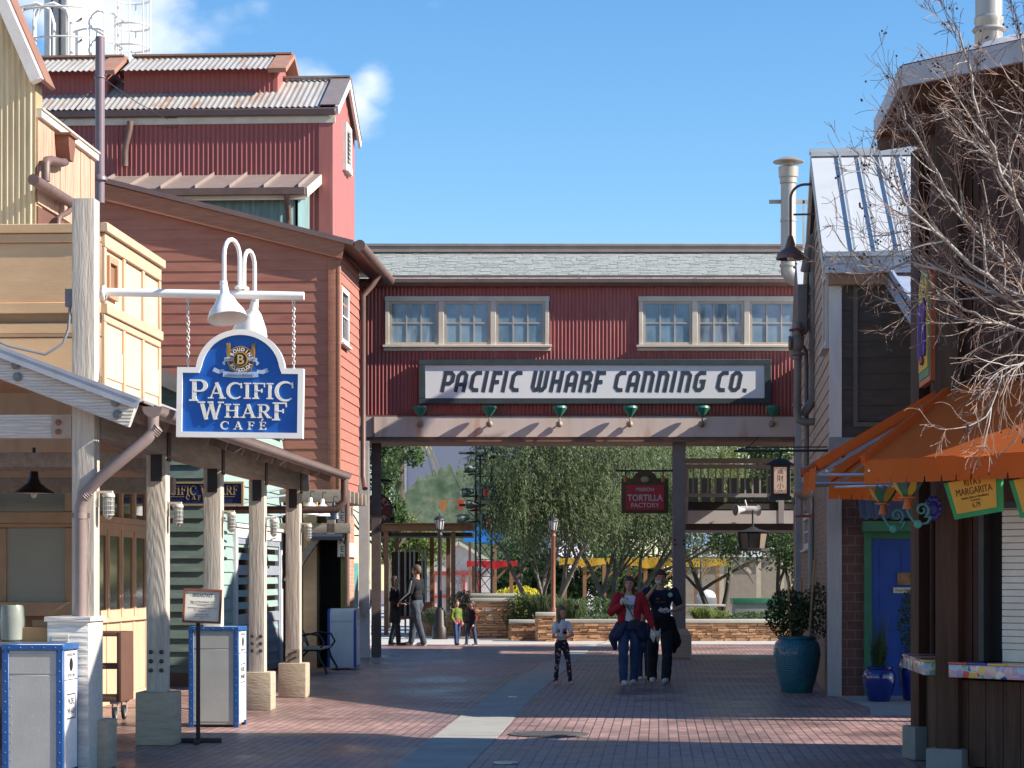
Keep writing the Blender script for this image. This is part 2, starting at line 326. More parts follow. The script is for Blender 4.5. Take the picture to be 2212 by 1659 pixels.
REDCLAP = mat('weathered_red_boards', (.42, .17, .13), (.32, .12, .09), rough=.7, sc=2, stretch=(2, 2, 5), bump=.25, bsc=30)
RAKE = mat('brown_stained_timber', (.46, .19, .11), (.32, .13, .075), rough=.6, sc=3, stretch=(1, 6, 7), bump=.2, bsc=16, grain=.3, gsc=2.5)
REDCORR = mat('red_corrugated_metal', (.37, .088, .075), (.25, .056, .052), rough=.5, sc=2.5, stretch=(5, 1, .5), bump=.06, bsc=20, spec=.5, amt=.9, blotch=((.44, .14, .12), .8, .6))
BARNRED = mat('faded_red_metal', (.37, .125, .11), (.30, .095, .085), rough=.55, sc=2, stretch=(6, 6, .4), bump=.06, bsc=15)
GALV = mat('weathered_galvanised_roof', (.47, .455, .43), (.34, .31, .285), rough=.45, sc=2, stretch=(3, .6, 1), bump=.06, metal=.15, blotch=((.36, .20, .13), 1.3, .57))
BRMETAL = mat('brown_metal', (.16, .095, .075), (.11, .065, .055), rough=.5, sc=4, bump=.08, spec=.5)
DKMETAL = mat('dark_metal', (.035, .035, .038), (.02, .02, .022), rough=.5, bump=.05)
BEAMM = mat('rust_streaked_beam', (.68, .56, .49), (.58, .46, .39), rough=.6, sc=1.5, stretch=(1.6, 1, .25), bump=.1, blotch=((.48, .24, .13), 1.6, .58))
TEALC = mat('teal_corrugated_metal', (.22, .36, .36), (.10, .16, .16), rough=.55, sc=3, stretch=(6, 6, .5), bump=.05, amt=.9)
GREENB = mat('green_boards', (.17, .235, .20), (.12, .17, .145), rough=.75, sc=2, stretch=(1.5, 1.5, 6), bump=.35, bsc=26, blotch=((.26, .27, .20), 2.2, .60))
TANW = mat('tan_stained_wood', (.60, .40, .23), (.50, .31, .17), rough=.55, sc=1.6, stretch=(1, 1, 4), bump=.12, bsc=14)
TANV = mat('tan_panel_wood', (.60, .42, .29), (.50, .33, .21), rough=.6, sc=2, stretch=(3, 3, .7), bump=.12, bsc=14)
YELC = mat('yellow_corrugated_metal', (.74, .60, .38), (.56, .43, .26), rough=.55, sc=3, stretch=(5, 1, .5), bump=.05)
WEATH = mat('weathered_pink_planks', (.62, .40, .29), (.32, .17, .11), rough=.8, sc=3, stretch=(6, 6, .5), bump=.3, bsc=20, amt=.9)
SHING = brickmat('grey_green_shingles', (.36, .40, .37), (.24, .28, .26), (.10, .11, .11), .32, .135, .012, rough=.85, var=.3)
CONC = mat('concrete', (.34, .33, .30), (.26, .25, .23), rough=.8, sc=1.5, bump=.25, bsc=40)
PIERM = mat('board_marked_concrete', (.46, .37, .27), (.35, .28, .20), rough=.85, sc=3, stretch=(1.5, 1.5, 7), bump=.6, bsc=9)
PAVE = brickmat('red_brick_pavers', (.36, .215, .185), (.245, .15, .135), (.06, .048, .046), .205, .1025, .007, rot=-(R(90)-math.atan(.066)), rough=.52, var=1.1, wet=.14)
GLASS = glassy('window_glass', (.03, .045, .05))
DGLASS = glassy('dark_glass', (.02, .018, .016))
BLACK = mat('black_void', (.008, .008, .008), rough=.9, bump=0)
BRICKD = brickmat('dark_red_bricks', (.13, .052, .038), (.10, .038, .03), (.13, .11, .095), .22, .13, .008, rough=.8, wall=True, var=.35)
BRICKL = brickmat('salmon_bricks', (.48, .25, .17), (.40, .20, .13), (.40, .30, .24), .22, .075, .008, rough=.85, wall=True, var=.3)
# ================================================ ground
g = MB(); g.box(-90, 90, -12, 260, -.5, 0); t_ = PAVE.node_tree; b_ = t_.nodes['Principled BSDF']; src_ = b_.inputs['Base Color'].links[0].from_socket; tcn = t_.nodes.new('ShaderNodeTexCoord')
def spots(scale, thr, col, prev):      # gum spots and pale chips trodden into the paving
    v = t_.nodes.new('ShaderNodeTexVoronoi'); v.inputs['Scale'].default_value = scale; t_.links.new(tcn.outputs['Object'], v.inputs[0]); l = t_.nodes.new('ShaderNodeMath'); l.operation = 'LESS_THAN'; l.inputs[1].default_value = thr; t_.links.new(v.outputs['Distance'], l.inputs[0])
    k = t_.nodes.new('ShaderNodeMath'); k.operation = 'MULTIPLY'; k.inputs[1].default_value = .65; t_.links.new(l.outputs[0], k.inputs[0]); x = t_.nodes.new('ShaderNodeMixRGB'); x.inputs[2].default_value = (*col, 1); t_.links.new(k.outputs[0], x.inputs[0]); t_.links.new(prev, x.inputs[1]); return x.outputs[0]
src_ = spots(2.1, .05, (.05, .04, .04), src_); src_ = spots(4.7, .045, (.50, .45, .42), src_); src_ = spots(.55, .06, (.09, .07, .065), src_); t_.links.new(src_, b_.inputs['Base Color'])
struct('ground', g, PAVE, smooth=0)
def gsheet(name, pts, m, z, th=.004):
    b = MB(); b.prism(pts, z-th, z, 'z'); return struct(name, b, m, smooth=0)
L_ = [(760, 1740), (850, 1659), (940, 1590), (1000, 1543), (1098, 1476), (1152, 1447), (1196, 1422), (1250, 1398)]
R_ = [(1345, 1380), (1284, 1395), (1210, 1458), (1152, 1506), (1120, 1540), (1078, 1590), (1010, 1659), (930, 1740)]
gp = [G(*p) for p in L_]; gr = [G(*p) for p in R_]
pb = MB()
for i in range(len(L_)-1):       # slabs with joints
    a, b_, c, d = gp[i], gp[i+1], gr[len(gr)-2-i], gr[len(gr)-1-i]
    pb.prism([(a.x, a.y+.012), (d.x, d.y+.012), (c.x, c.y-.012), (b_.x, b_.y-.012)], .001, .006, 'z')
struct('path', pb, CONC, smooth=0)
gsheet('pavement', [(-14, 53.2), (14, 54.2), (30, 54.5), (30, 120), (-30, 120), (-30, 52)], mat('pale_concrete', (.50, .47, .43), (.42, .39, .36), rough=.8, sc=1, bump=.1), .005)
gsheet('side_pavement', [(4.25, 26.3), (9, 26.0), (9, 30.6), (4.45, 30.6), (4.5, 28)], CONC, .005)
cv = MB(); c0 = G(1185, 1587); cv.cyl((c0.x, c0.y, .004), .42, .008, 32); cv.lathe([(.30, 0), (.34, .004), (.34, .012), (.30, .012)], 32, T(c0.x, c0.y, .004))
for k in range(-3, 4): cv.box(c0.x-.28+abs(k)*.03, c0.x+.28-abs(k)*.03, c0.y+k*.08-.015, c0.y+k*.08+.015, .012, .017)
solo('manhole_cover', 'round iron manhole cover in the sunlit red brick paving', 'manhole cover', cv, mat('cast_iron', (.12, .11, .10), rough=.6, metal=.3))
for i, (px, py) in enumerate(((1108, 1507), (1092, 1650))):
    c = G(px, py); m_ = MB(); m_.cyl((0, 0, 0), .07 if i == 0 else .11, .012, 20); m_.cyl((0, 0, .012), .04, .004, 12)
    solo('drain_cap', ('small bright metal drain cap in the shaded concrete strip', 'metal drain cap in the concrete strip at the bottom edge')[i], 'drain cap', m_, mat('bright_metal', (.6, .58, .52), rough=.35, metal=.7), loc=(c.x, c.y, .006))
# ================================================ window helper (front facing, plane y)
def pwindow(t, M, x0, x1, z0, z1, cols=1, rows=1, fw=.07, mw=.025, out=.05, glass=None, frame=None, sill=True, name='window', mull=None):
    f = MB(M); gd = .018
    f.box(x0, x1, -out, 0, z1-fw, z1); f.box(x0, x1, -out, 0, z0, z0+fw); f.box(x0, x0+fw, -out, 0, z0+fw, z1-fw); f.box(x1-fw, x1, -out, 0, z0+fw, z1-fw)
    fr = t.part(name, f, frame or TRIM, bevel=.003)
    a, b, c, d = x0+fw, x1-fw, z0+fw, z1-fw; m = MB(M)
    for i in range(1, cols): x = a+(b-a)*i/cols; m.box(x-mw/2, x+mw/2, -out*.7, -gd-.002, c, d)
    for j in range(1, rows): z = c+(d-c)*j/rows; m.box(a, b, -out*.7+.002, -gd-.003, z-mw/2, z+mw/2)
    if cols > 1 or rows > 1: t.part('muntin', m, frame or TRIM, parent=fr)
    g = MB(M); g.box(a, b, -gd, -.004, c, d); t.part('pane', g, glass or GLASS, parent=fr, smooth=0)
    if sill:
        s = MB(M); s.box(x0-.04, x1+.04, -out-.05, 0, z0-.04, z0-.001); t.part('sill', s, frame or TRIM, parent=fr, bevel=.003)
    return fr
# ================================================ bridge building
B = Thing('bridge_building', 'red corrugated bridge building spanning the walkway on a rust streaked steel beam', 'building', (1.45, 45.3, 0))
bx0 = B.ry(765, 900)[0]; bx1 = B.ry(1800, 900)[0]; zb = B.ry(1200, 896)[1]; zt = B.ry(1200, 610)[1]
m = MB(); m.corr([(bx0, zb), (bx1, zb), (bx1, zt), (bx0, zt)], .076, .012); B.part('cladding', m, REDCORR, smooth=60)
m = MB(); m.box(bx0, bx1, .02, 3.6, zb, zt); B.part('wall', m, BARNRED, smooth=0)
m = MB(); m.box(bx0, bx1, -.06, .02, zt-.02, zt+.14); B.part('fascia', m, BRMETAL)
EY = -.12; LY = 1.5-EY; ez = B.ry(1200, 603, EY)[1]; rz = B.ry(1200, 545, 1.5)[1]
ang = math.atan2(rz-ez, LY)
ro = B.part('roof', MB(T(0, 0, 0)).add([(bx0-.1, EY, ez), (bx1, EY, ez), (bx1, 1.5, rz), (bx0-.1, 1.5, rz), (bx0-.1, EY, ez-.05), (bx1, EY, ez-.05), (bx1, 3.9, ez-.05), (bx0-.1, 3.9, ez-.05), (bx0-.1, 3.9, ez), (bx1, 3.9, ez), (bx1, 2.0, rz), (bx0-.1, 2.0, rz)],
       [(3, 2, 10, 11), (11, 10, 9, 8), (4, 7, 6, 5), (0, 4, 5, 1), (1, 5, 6, 9, 10, 2), (0, 3, 11, 8, 7, 4), (8, 9, 6, 7)]), mat('roof_felt', (.2, .21, .2)), smooth=0)
# real shingles: courses of small tabs
sh = MB(); crs = 19; Ls = math.hypot(LY, rz-ez); uy, uz = LY/Ls, (rz-ez)/Ls
for c in range(crs):
    s0 = c*Ls/crs-.02; s1 = s0+Ls/crs+.05; x = bx0-.1-random.uniform(0, .2)
    while x < bx1:
        wd = random.choice((.12, .16, .2, .24, .3)); th = .007+random.choice((0, 0, .004, .008)); dr = random.choice((0, 0, .012))
        xa, xb = max(x, bx0-.1), min(x+wd-.006, bx1)
        if xb > xa:
            y0, z0 = EY+(s0-dr)*uy, ez+(s0-dr)*uz; y1, z1 = EY+s1*uy, ez+s1*uz
            sh.add([(xa, y0-uz*th, z0+uy*th+.004), (xb, y0-uz*th, z0+uy*th+.004), (xb, y1, z1+.006), (xa, y1, z1+.006), (xa, y0, z0), (xb, y0, z0)], [(0, 1, 2, 3), (4, 5, 1, 0)])
        x += wd
SHM = mat('grey_green_shingle', (.36, .375, .36), (.21, .23, .22), rough=.9, sc=5, amt=1, bump=.4, bsc=50)
B.part('shingles', sh, SHM, smooth=0, parent=ro)
m = MB(); m.box(bx0-.1, bx1, 1.35, 2.1, rz-.02, rz+.10); m.box(bx0-.1, bx1, 1.33, 2.12, rz+.1, rz+.16); B.part('ridge_cap', m, mat('brown_flashing', (.30, .23, .21), (.22, .17, .15), rough=.5), bevel=.01, parent=ro)
# gutter
m = MB(); m.prism([(-.25, ez-.005), (-.25, ez-.08), (-.19, ez-.15), (-.10, ez-.15), (-.10, ez-.005)], bx0-.05, bx1, 'x'); B.part('gutter', m, BRMETAL, smooth=30)
for px in (1030, 1250, 1500): x = B.ry(px, 600)[0]; m = MB(); m.box(x-.03, x+.03, -.24, -.08, ez-.003, ez+.02); B.part('gutter_strap', m, GALV)
CURT = mat('curtained_glass', (.22, .31, .40), (.06, .10, .14), rough=.1, sc=1.1, amt=.5, bump=0, spec=.9, stretch=(2.2, 1, 1.2)); CURT2 = mat('curtain_reflection_glass_b', (.30, .38, .45), (.05, .08, .11), rough=.08, sc=1.7, amt=.3, bump=0, spec=.9, stretch=(3, 1, .7)); CURT3 = mat('curtain_reflection_glass_c', (.14, .22, .30), (.26, .34, .40), rough=.12, sc=2.3, amt=.4, bump=0, spec=.9)  # noise tones stand in for curtains and for differing reflections in the panes
for (pa, pb_) in ((832, 1186), (1380, 1734)):
    x0, z1 = B.ry(pa, 641, -.06); x1, z0 = B.ry(pb_, 745, -.06); wd = (x1-x0-.18)/3
    f = MB(); f.box(x0-.01, x1+.01, -.075, 0, z1-.09, z1+.01); f.box(x0, x0+.08, -.072, 0, z0, z1-.09); f.box(x1-.08, x1, -.072, 0, z0, z1-.09)
    f.box(x0-.05, x1+.05, -.13, 0, z0-.05, z0); f.box(x0-.03, x1+.03, -.06, 0, z0-.12, z0-.052)
    for i in (1, 2): xm = x0+.08+(x1-x0-.16)*i/3; f.box(xm-.055, xm+.055, -.072, 0, z0, z1-.09)
    fr = B.part('window_band', f, TRIM, bevel=.006)
    for i in range(3):
        a = x0+.08+(x1-x0-.16)*i/3+(.055 if i else 0); b = x0+.08+(x1-x0-.16)*(i+1)/3-(.055 if i < 2 else 0)
        s = MB(); c, d = z0, z1-.09; q = .055
        s.box(a, b, -.055, 0, c, c+q); s.box(a, b, -.055, 0, d-q, d); s.box(a, a+q, -.055, 0, c+q, d-q); s.box(b-q, b, -.055, 0, c+q, d-q)
        for k in (1, 2): xm = a+q+(b-a-2*q)*k/3; s.box(xm-.012, xm+.012, -.05, -.035, c+q, d-q)
        zm = (c+d)/2; s.box(a+q, b-q, -.048, -.036, zm-.012, zm+.012)
        B.part('sash', s, mat('tan_sash', (.50, .42, .33), (.4, .33, .25), rough=.6), parent=fr)
        p = MB(); p.box(a+q, b-q, -.034, -.028, c+q, d-q); B.part('pane', p, (CURT, CURT2, CURT3)[(i+int(pa)) % 3], parent=fr, smooth=0)
# beam and columns
zb0 = B.ry(1200, 955)[1]; zb1 = zb-.01
m = MB(); m.box(bx0-.05, bx1, -.06, -.02, zb0+.1, zb1-.03); B.part('beam', m, BEAMM, bevel=.004)
m = MB(); m.box(bx0-.05, bx1, -.02, .04, zb0+.03, zb1); m.box(bx0-.05, bx1, -.059, .16, zb1-.03, zb1+.0); m.box(bx0-.05, bx1, -.14, .16, zb0+.0, zb0+.035)
m.box(bx0-.05, bx1, .1, 3.5, zb0+.12, zb1+.02)
for k in range(9): x = bx0+.4+k*(bx1-bx0-.8)/8; m.box(x, x+.02, -.13, -.06, zb0+.035, zb1-.03) if k in (0, 8) else None
B.part('beam_flange', m, mat('rusty_flange', (.26, .15, .10), (.16, .09, .06), rough=.7))
def column(x0, x1, d, name, mt, zt_):
    q = MB(); c = (x0+x1)/2; wd = x1-x0
    q.box(x0, x1, d-.02, d+.01, .0, zt_); q.box(x0, x1, d+.2, d+.23, 0, zt_); q.box(c-.015, c+.015, d+.01, d+.2, 0, zt_)
    return B.part(name, q, mt, bevel=.003)
x0 = B.ry(775, 1000, -.32)[0]; column(x0, x0+.21, -.32, 'column', mat('pale_steel', (.6, .54, .5), (.5, .44, .4), rough=.55, blotch=((.3, .16, .09), 1.2, .62)), zb0)
x0 = B.ry(802, 1000, .3)[0]; column(x0, x0+.19, .35, 'column', mat('brown_steel', (.13, .10, .09), (.10, .06, .045), rough=.6), zb0)
x0 = B.ry(1454, 1000, .1)[0]; x1 = B.ry(1481, 1000, .1)[0]
cc = column(x0, x1, .1, 'column', mat('grey_steel', (.24, .205, .19), (.18, .155, .145), rough=.55), zb0)
m = MB(); c = (x0+x1)/2; m.prism([(c-.23, .06-.2), (c+.23, .06-.2), (c+.23, .5), (c-.23, .5)], 0, .46, 'z'); m.add([(c-.23, -.14, .46), (c+.23, -.14, .46), (c+.23, .5, .46), (c-.23, .5, .46), (c-.15, -.02, .58), (c+.15, -.02, .58), (c+.15, .42, .58), (c-.15, .42, .58)], [(0,1,5,4), (1,2,6,5), (2,3,7,6), (3,0,4,7), (4,5,6,7)])
B.part('column_base', m, PIERM)
# bolts on the column and beam
for px in (1458, 1477):
    for py in (1167, 1176): x, z = B.ry(px, py, .08); m = MB(); m.box(x-.02, x+.02, .06, .082, z-.02, z+.02); B.part('bolt', m, DKMETAL, parent=cc)
# upper walkway balcony behind the bridge (right)
K = Thing('balcony', 'grey timber balcony with baluster railing behind the right bridge column', 'balcony', (3.7, 48.4, 0))
xa = K.ry(1480, 1000)[0]; xb = K.ry(1800, 1000)[0]; z = lambda py: K.ry(1600, py)[1]; GR = mat('grey_brown_paint', (.38, .34, .33), (.31, .28, .27), rough=.7)
m = MB(); m.box(xa, xb, -.03, .07, z(1001), z(990)); m.box(xa, xb, 0, .06, z(1012), z(1003)); m.box(xa, xb, -.01, .06, z(1074), z(1066))
for px in (1687, 1480): x = K.ry(px, 1000)[0]; m.box(x-.06, x+.06, -.06, .06, z(1130), z(1003))
K.part('railing', m, GR)
for px in range(1498, 1740, 16):
    if abs(px-1687) > 8: m = MB(); x = K.ry(px, 1000)[0]; m.box(x-.017, x+.017, .005, .05, z(1066), z(1012)); K.part('baluster', m, GR)
m = MB(); m.box(xa, xb, -.05, .1, z(1131), z(1103)); K.part('deck_beam', m, mat('grey_tan_beam', (.58, .53, .50), (.5, .45, .42), rough=.7))
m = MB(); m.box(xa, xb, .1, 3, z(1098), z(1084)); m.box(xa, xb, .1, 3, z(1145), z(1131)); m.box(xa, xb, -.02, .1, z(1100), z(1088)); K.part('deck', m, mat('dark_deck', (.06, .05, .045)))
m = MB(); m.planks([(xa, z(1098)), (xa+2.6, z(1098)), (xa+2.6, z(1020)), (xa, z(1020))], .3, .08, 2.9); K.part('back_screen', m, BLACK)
# ================================================ cafe porch
O = Thing('cafe_porch', 'pale timber porch with posts on concrete piers along the café', 'porch', (-3.48, 21.85, 0), YL)
PY = [-2.85, 0, 2.85, 5.7, 8.55]; ze = 3.08; xe = .52; rs = .375
BOLT = mat('dark_bolt', (.09, .07, .06), rough=.5, metal=.4)
for i, y in enumerate(PY):
    p = MB(); top = 4.87 if i == 0 else 2.84; hw = .097
    p.bb(-hw, hw, y-hw, y+hw, .3, top, .008); po = O.part('post', p, POSTW)
    if i == 0:
        # boxed white pedestal with louvre
        q = MB(); q.bb(-.255, .10, y-.30, y+.2, 0, 1.27, .01); q.box(-.275, .12, y-.32, y+.22, 1.27, 1.31)
        O.part('pedestal', q, WHITEW, parent=po)
        q = MB()
        for k in range(9): q.box(-.21, -.07, y-.312, y-.3, .86+k*.035, .88+k*.035)
        O.part('louvre', q, TRIM, parent=po)
        q = MB(); q.bb(.0, .19, y-.0, y+.35, 0, .42, .02); O.part('pier', q, PIERM, parent=po)
    else:
        q = MB(); q.bb(-.185, .195, y-.19, y+.19, 0, .52 if i < 3 else .47, .018)
        for zz in (.16, .3): pass
        O.part('pier', q, PIERM, parent=po)
        if i in (1, 3):
            for bxx in (-.05, .055):
                for bz in (.73, .82, .91): q = MB(); q.lathe([(.022, 0), (.022, .012), (.012, .018)], 10, T(bxx, y-hw-.001, bz) @ RX(R(90))); O.part('bolt', q, BOLT, parent=po)
        if i == 4:
            q = MB(); q.box(-.098, .098, y-hw-.006, y-hw, .47, .66); O.part('plate', q, DARKPOST, parent=po)
            
            for zz in (.50, .58): q = MB(); q.beam((-.06, y-.13, zz), (.06, y-.13, zz+.05), .03, .03); O.part('bolt', q, BOLT, parent=po)
    # steel knee plate under the beam and tarred block
    if i > 0:
        q = MB(); q.box(-.05, .06, y-hw-.012, y-hw-.001, 2.58, 2.84); O.part('bracket', q, DKMETAL, parent=po)
m = MB(); m.bb(-.1, .1, -2.7, 9.3, 2.841, 3.12, .012); O.part('beam', m, DARKPOST)
for y in PY[1:]:
    q = MB(); q.box(.101, .115, y-.07, y+.07, 2.78, 3.06); O.part('beam_strap', q, BOLT)
# rafters and roof: slope falls to the street
def rz_(x): return ze+(xe-x)*rs
XL = -5.2
rf = MB()
nseg = int(12.3/.076)
def yr(i): return -3.1+12.3*i/nseg
ys = [-3.1+i*.019 for i in range(int(12.35/.019))]
v = []; 
for i, y in enumerate(ys):
    a = .009*math.sin(2*math.pi*y/.076); v += [(xe+.04, y, rz_(xe+.04)+.05+a), (XL, y, rz_(XL)+.05+a)]
rf.add(v, [(2*i, 2*i+1, 2*i+3, 2*i+2) for i in range(len(ys)-1)])
roof = O.part('roof', rf, GALV, smooth=60)
m = MB(); m.add([(xe, -3.0, rz_(xe)+.02), (XL, -3.0, rz_(XL)+.02), (XL, 9.2, rz_(XL)+.02), (xe, 9.2, rz_(xe)+.02)], [(0, 1, 2, 3)]); O.part('roof_boards', m, DARKPOST, smooth=0)
for k in range(13):
    y = -2.6+k*.96; m = MB(); m.beam((xe-.06, y, rz_(xe-.06)-.07), (XL, y, rz_(XL)-.07), .06, .16); O.part('rafter', m, DARKPOST)
# end rake: white rafter with metal flashing
m = MB(); m.beam((xe-.04, -3.12, rz_(xe-.04)-.08), (XL, -3.12, rz_(XL)-.08), .09, .24); O.part('end_rafter', m, WHITEW, bevel=.006)
m = MB(); m.beam((xe+.02, -3.15, rz_(xe+.02)+.06), (XL, -3.15, rz_(XL)+.06), .16, .03); m.beam((xe+.02, -3.22, rz_(xe+.02)+.02), (XL, -3.22, rz_(XL)+.02), .012, .09); O.part('flashing', m, mat('grey_blue_flashing', (.42, .45, .50), (.32, .33, .36), rough=.45, metal=.2, blotch=((.25, .16, .12), 3, .62)))
for x in (.33, -.52):
    for dz in (-.04, -.14): q = MB(); q.lathe([(.04, 0), (.04, .014), (.024, .016), (.022, .03)], 12, T(x-dz*.15, -3.166, rz_(x)+dz-.0) @ RX(R(90))); O.part('bolt', q, mat('galv_bolt', (.20, .20, .20), rough=.4, metal=.5))
# tie beams facing the street end
m = MB(); m.bb(XL, -.1, -2.93, -2.77, 2.83, 3.03, .008); tb = O.part('tie_beam', m, WHITEW)
m = MB(); m.box(-.27, -.1, -2.945, -2.93, 2.83, 3.02); O.part('plate', m, mat('rusty_plate', (.42, .38, .34), (.32, .2, .13), rough=.6, amt=.9), parent=tb)
for zz in (2.88, 2.96): q = MB(); q.ell((-.21, -2.96, zz), (.025, .02, .025), 8, 6); O.part('bolt', q, mat('rust', (.28, .12, .05)), parent=tb)
for y, z0, z1 in ((-1.2, 2.66, 2.8), (.6, 2.72, 2.84), (2.2, 2.55, 2.72)):
    m = MB(); m.bb(XL, -.1 if y < 2 else -.3, y-.07, y+.07, z0, z1, .008); O.part('tie_beam', m, DARKPOST)
# gutter with end cap, downspout
def half(n=8): return [(math.cos(math.pi*(1+i/n)), math.sin(math.pi*(1+i/n))) for i in range(n+1)]
gu = MB(); gx = xe+.09; gz = ze+.0; r = .085
prof = [(gx+c*r, gz+s*r) for c, s in half()]+[(gx+r+.012, gz+.008), (gx-r, gz+.008)]
gu.prism(prof, -3.02, 9.35, 'y'); gut = O.part('gutter', gu, mat('taupe_metal', (.27, .20, .18), (.22, .165, .15), rough=.45, sc=2, spec=.5), smooth=50)
TAUPE = MATS['taupe_metal']
m = MB(); yy = -2.97
m.tube([(gx, yy, gz-.06), (gx, yy, gz-.20), (gx-.05, yy-.03, gz-.27), (.16, yy-.05, 2.48), (.02, yy-.02, 2.34), (-.015, yy+.0, 2.24), (-.015, yy+.0, 1.3)], .05, 14)
for c, d in (((gx, yy, gz-.2), 0), ((.02, yy-.02, 2.34), 0)):
    for k in range(4): m.lathe([(.05, 0), (.056, .006), (.05, .012)], 12, T(c[0]+k*.012, c[1], c[2]+k*.014-.01) @ RY(R(50)))
m.lathe([(.056, 0), (.056, .05)], 14, T(-.015, yy, 2.14))
O.part('downspout', m, TAUPE, parent=gut)
m = MB(); m.box(-.1, .06, yy+.02, yy+.04, 2.15, 2.19); O.part('strap', m, TAUPE, parent=gut)
m = MB(); yy = 9.2; m.tube([(gx, yy, gz-.06), (gx, yy, gz-.25), (gx, yy, gz-.38), (gx-.12, yy, gz-.5), (-1.2, yy, gz-.5)], .055, 12); O.part('downspout', m, BRMETAL, parent=gut)
# ---- timber parapet box above the porch
Pz0, Pz1 = 3.2, 4.82; px0 = -3.4
BX = -.11; m = MB(); m.box(px0, BX, -1.85, .5, 3.5, Pz1-.03); m.prism([(px0, 4.6), (px0, 3.8), (BX, 3.32), (BX, 4.6)], -1.85, .5, 'y'); PB = O.part('parapet_box', m, TANW, smooth=0)
PM = T(BX, -1.85) 
m = MB(PM); z = Pz1
for z0, z1, o_ in ((4.74, 4.82, .06), (4.66, 4.735, .035), (4.12, 4.65, .012), (4.02, 4.115, .05), (3.84, 3.93, .028), (3.45, 3.80, .016)):
    m.box(px0, -.0, -o_, 0, z0, z1)
m.box(px0, 0, -.02, 0, 3.81, 3.84)
O.part('board', m, TANW, parent=PB, bevel=.004)
RM = T(BX, 0) @ RZ(R(90))
m = MB(RM); a, b = -1.85, .5
m.box(a-.06, b+.04, -.07, 0, 4.75, 4.83); m.box(a, b, -.035, 0, 4.62, 4.745); m.box(a, b, -.055, 0, 4.02, 4.11); m.box(a, b, -.03, 0, 3.95, 4.015); m.box(a, b, -.03, 0, 3.1, 3.22)
for yy in (a, -1.1, -.3, b-.06): m.box(yy, yy+.07, -.032, 0, 4.115, 4.615); m.box(yy, yy+.07, -.031, 0, 3.22, 3.945)
O.part('panel_frame', m, TANV, parent=PB, bevel=.004)
m = MB(RM)
for yy in (-1.77, -1.02, -.22): m.box(yy, yy+.66, -.022, 0, 3.45, 3.72)
m.box(a, b, -.008, 0, 3.22, 4.6)
O.part('panel', m, mat('pale_panel', (.66, .50, .37), (.58, .41, .28), rough=.6, sc=2), parent=PB, bevel=.004)
m = MB(RM); m.box(-1.73, -1.68, -.045, 0, 4.18, 4.56); m.box(-1.42, -1.37, -.045, 0, 4.18, 4.56); m.box(-1.68, -1.42, -.045, 0, 4.18, 4.24); m.box(-1.68, -1.42, -.045, 0, 4.5, 4.56); O.part('hatch', m, mat('pink_brown_wood', (.5, .28, .17)), parent=PB)
m = MB(RM); m.box(-1.68, -1.42, -.015, 0, 4.24, 4.5); O.part('hatch_panel', m, mat('brown_hatch', (.30, .15, .08)), parent=PB)
# cable and small junction box on post one
m = MB(); m.tube([(-.11, -2.9, 4.1), (-.12, -2.93, 3.9), (-.12, -2.97, 3.75), (-.16, -3.0, 3.62), (-.3, -3.05, 3.53), (-.6, -3.08, 3.6), (-1.2, -3.1, 3.85)], .014, 6); m.box(-.16, -.1, -2.93, -2.86, 3.95, 4.1); O.part('cable', m, mat('grey_cable', (.2, .2, .21)))
# ================================================ café building behind the porch
Cf = Thing('cafe_building', 'café building with tan timber windows below and yellow corrugated gable above', 'building', tuple(O.M @ Vector((-2.1, 4.95, 0))), YL)
m = MB(); m.box(-6, -.02, 4.2, 4.55, 0, 4.4); m.box(-6, -.02, .02, 4.2, 2.9, 4.4); m.box(-6, -.02, 0.02, 4.2, 0, .85); m.box(-.3, -.02, 4.0, 4.54, 0, 2.9); m.box(-6, -1.9, 3.0, 3.4, 0, 3)
Cf.part('wall', m, TANV, smooth=0)
# front face (towards camera) : transom, mullions, big pane
def fz(py): return Cf.ry(80, py)[1]
def fx(px): return Cf.ry(px, 1200)[0]
m = MB(); m.box(fx(-60), 0, -.05, .05, fz(1040), fz(1015)); m.box(fx(-60), 0, -.06, .05, fz(1130), fz(1106)); m.box(fx(-60), 0, -.02, .06, fz(1140), fz(1130)); m.box(fx(142), 0, -.05, .05, fz(1300), fz(1141)); m.box(fx(142), 0, -.05, .05, fz(1105), fz(1041)); m.box(fx(-4), fx(15), -.04, .05, fz(1300), fz(1141)); m.box(fx(-60), 0, -.12, .05, fz(1330), fz(1300))
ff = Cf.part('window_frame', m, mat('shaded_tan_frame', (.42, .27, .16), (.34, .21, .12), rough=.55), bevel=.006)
m = MB(); m.box(fx(15), fx(142), -.01, .0, fz(1300), fz(1141)); Cf.part('pane', m, mat('warm_grey_glass', (.27, .26, .22), (.23, .22, .19), rough=.25, sc=1, bump=0), parent=ff, smooth=0)  # pane in a nearly even warm grey
m = MB(); m.box(fx(-60), fx(142), -.01, .0, fz(1105), fz(1041)); Cf.part('pane', m, mat('dusk_glass', (.16, .14, .11), (.10, .09, .07), rough=.15, sc=1.5, bump=0, spec=.8), parent=ff, smooth=0)
m = MB(); m.box(fx(-60), fx(-4), -.012, 0, fz(1300), fz(1141)); Cf.part('pane', m, mat('maroon_blind', (.12, .03, .03)), parent=ff, smooth=0)
m = MB(); m.box(-6, 0, -.02, .02, .0, fz(1331)); Cf.part('dado', m, mat('brown_dado', (.20, .11, .06)), smooth=0)
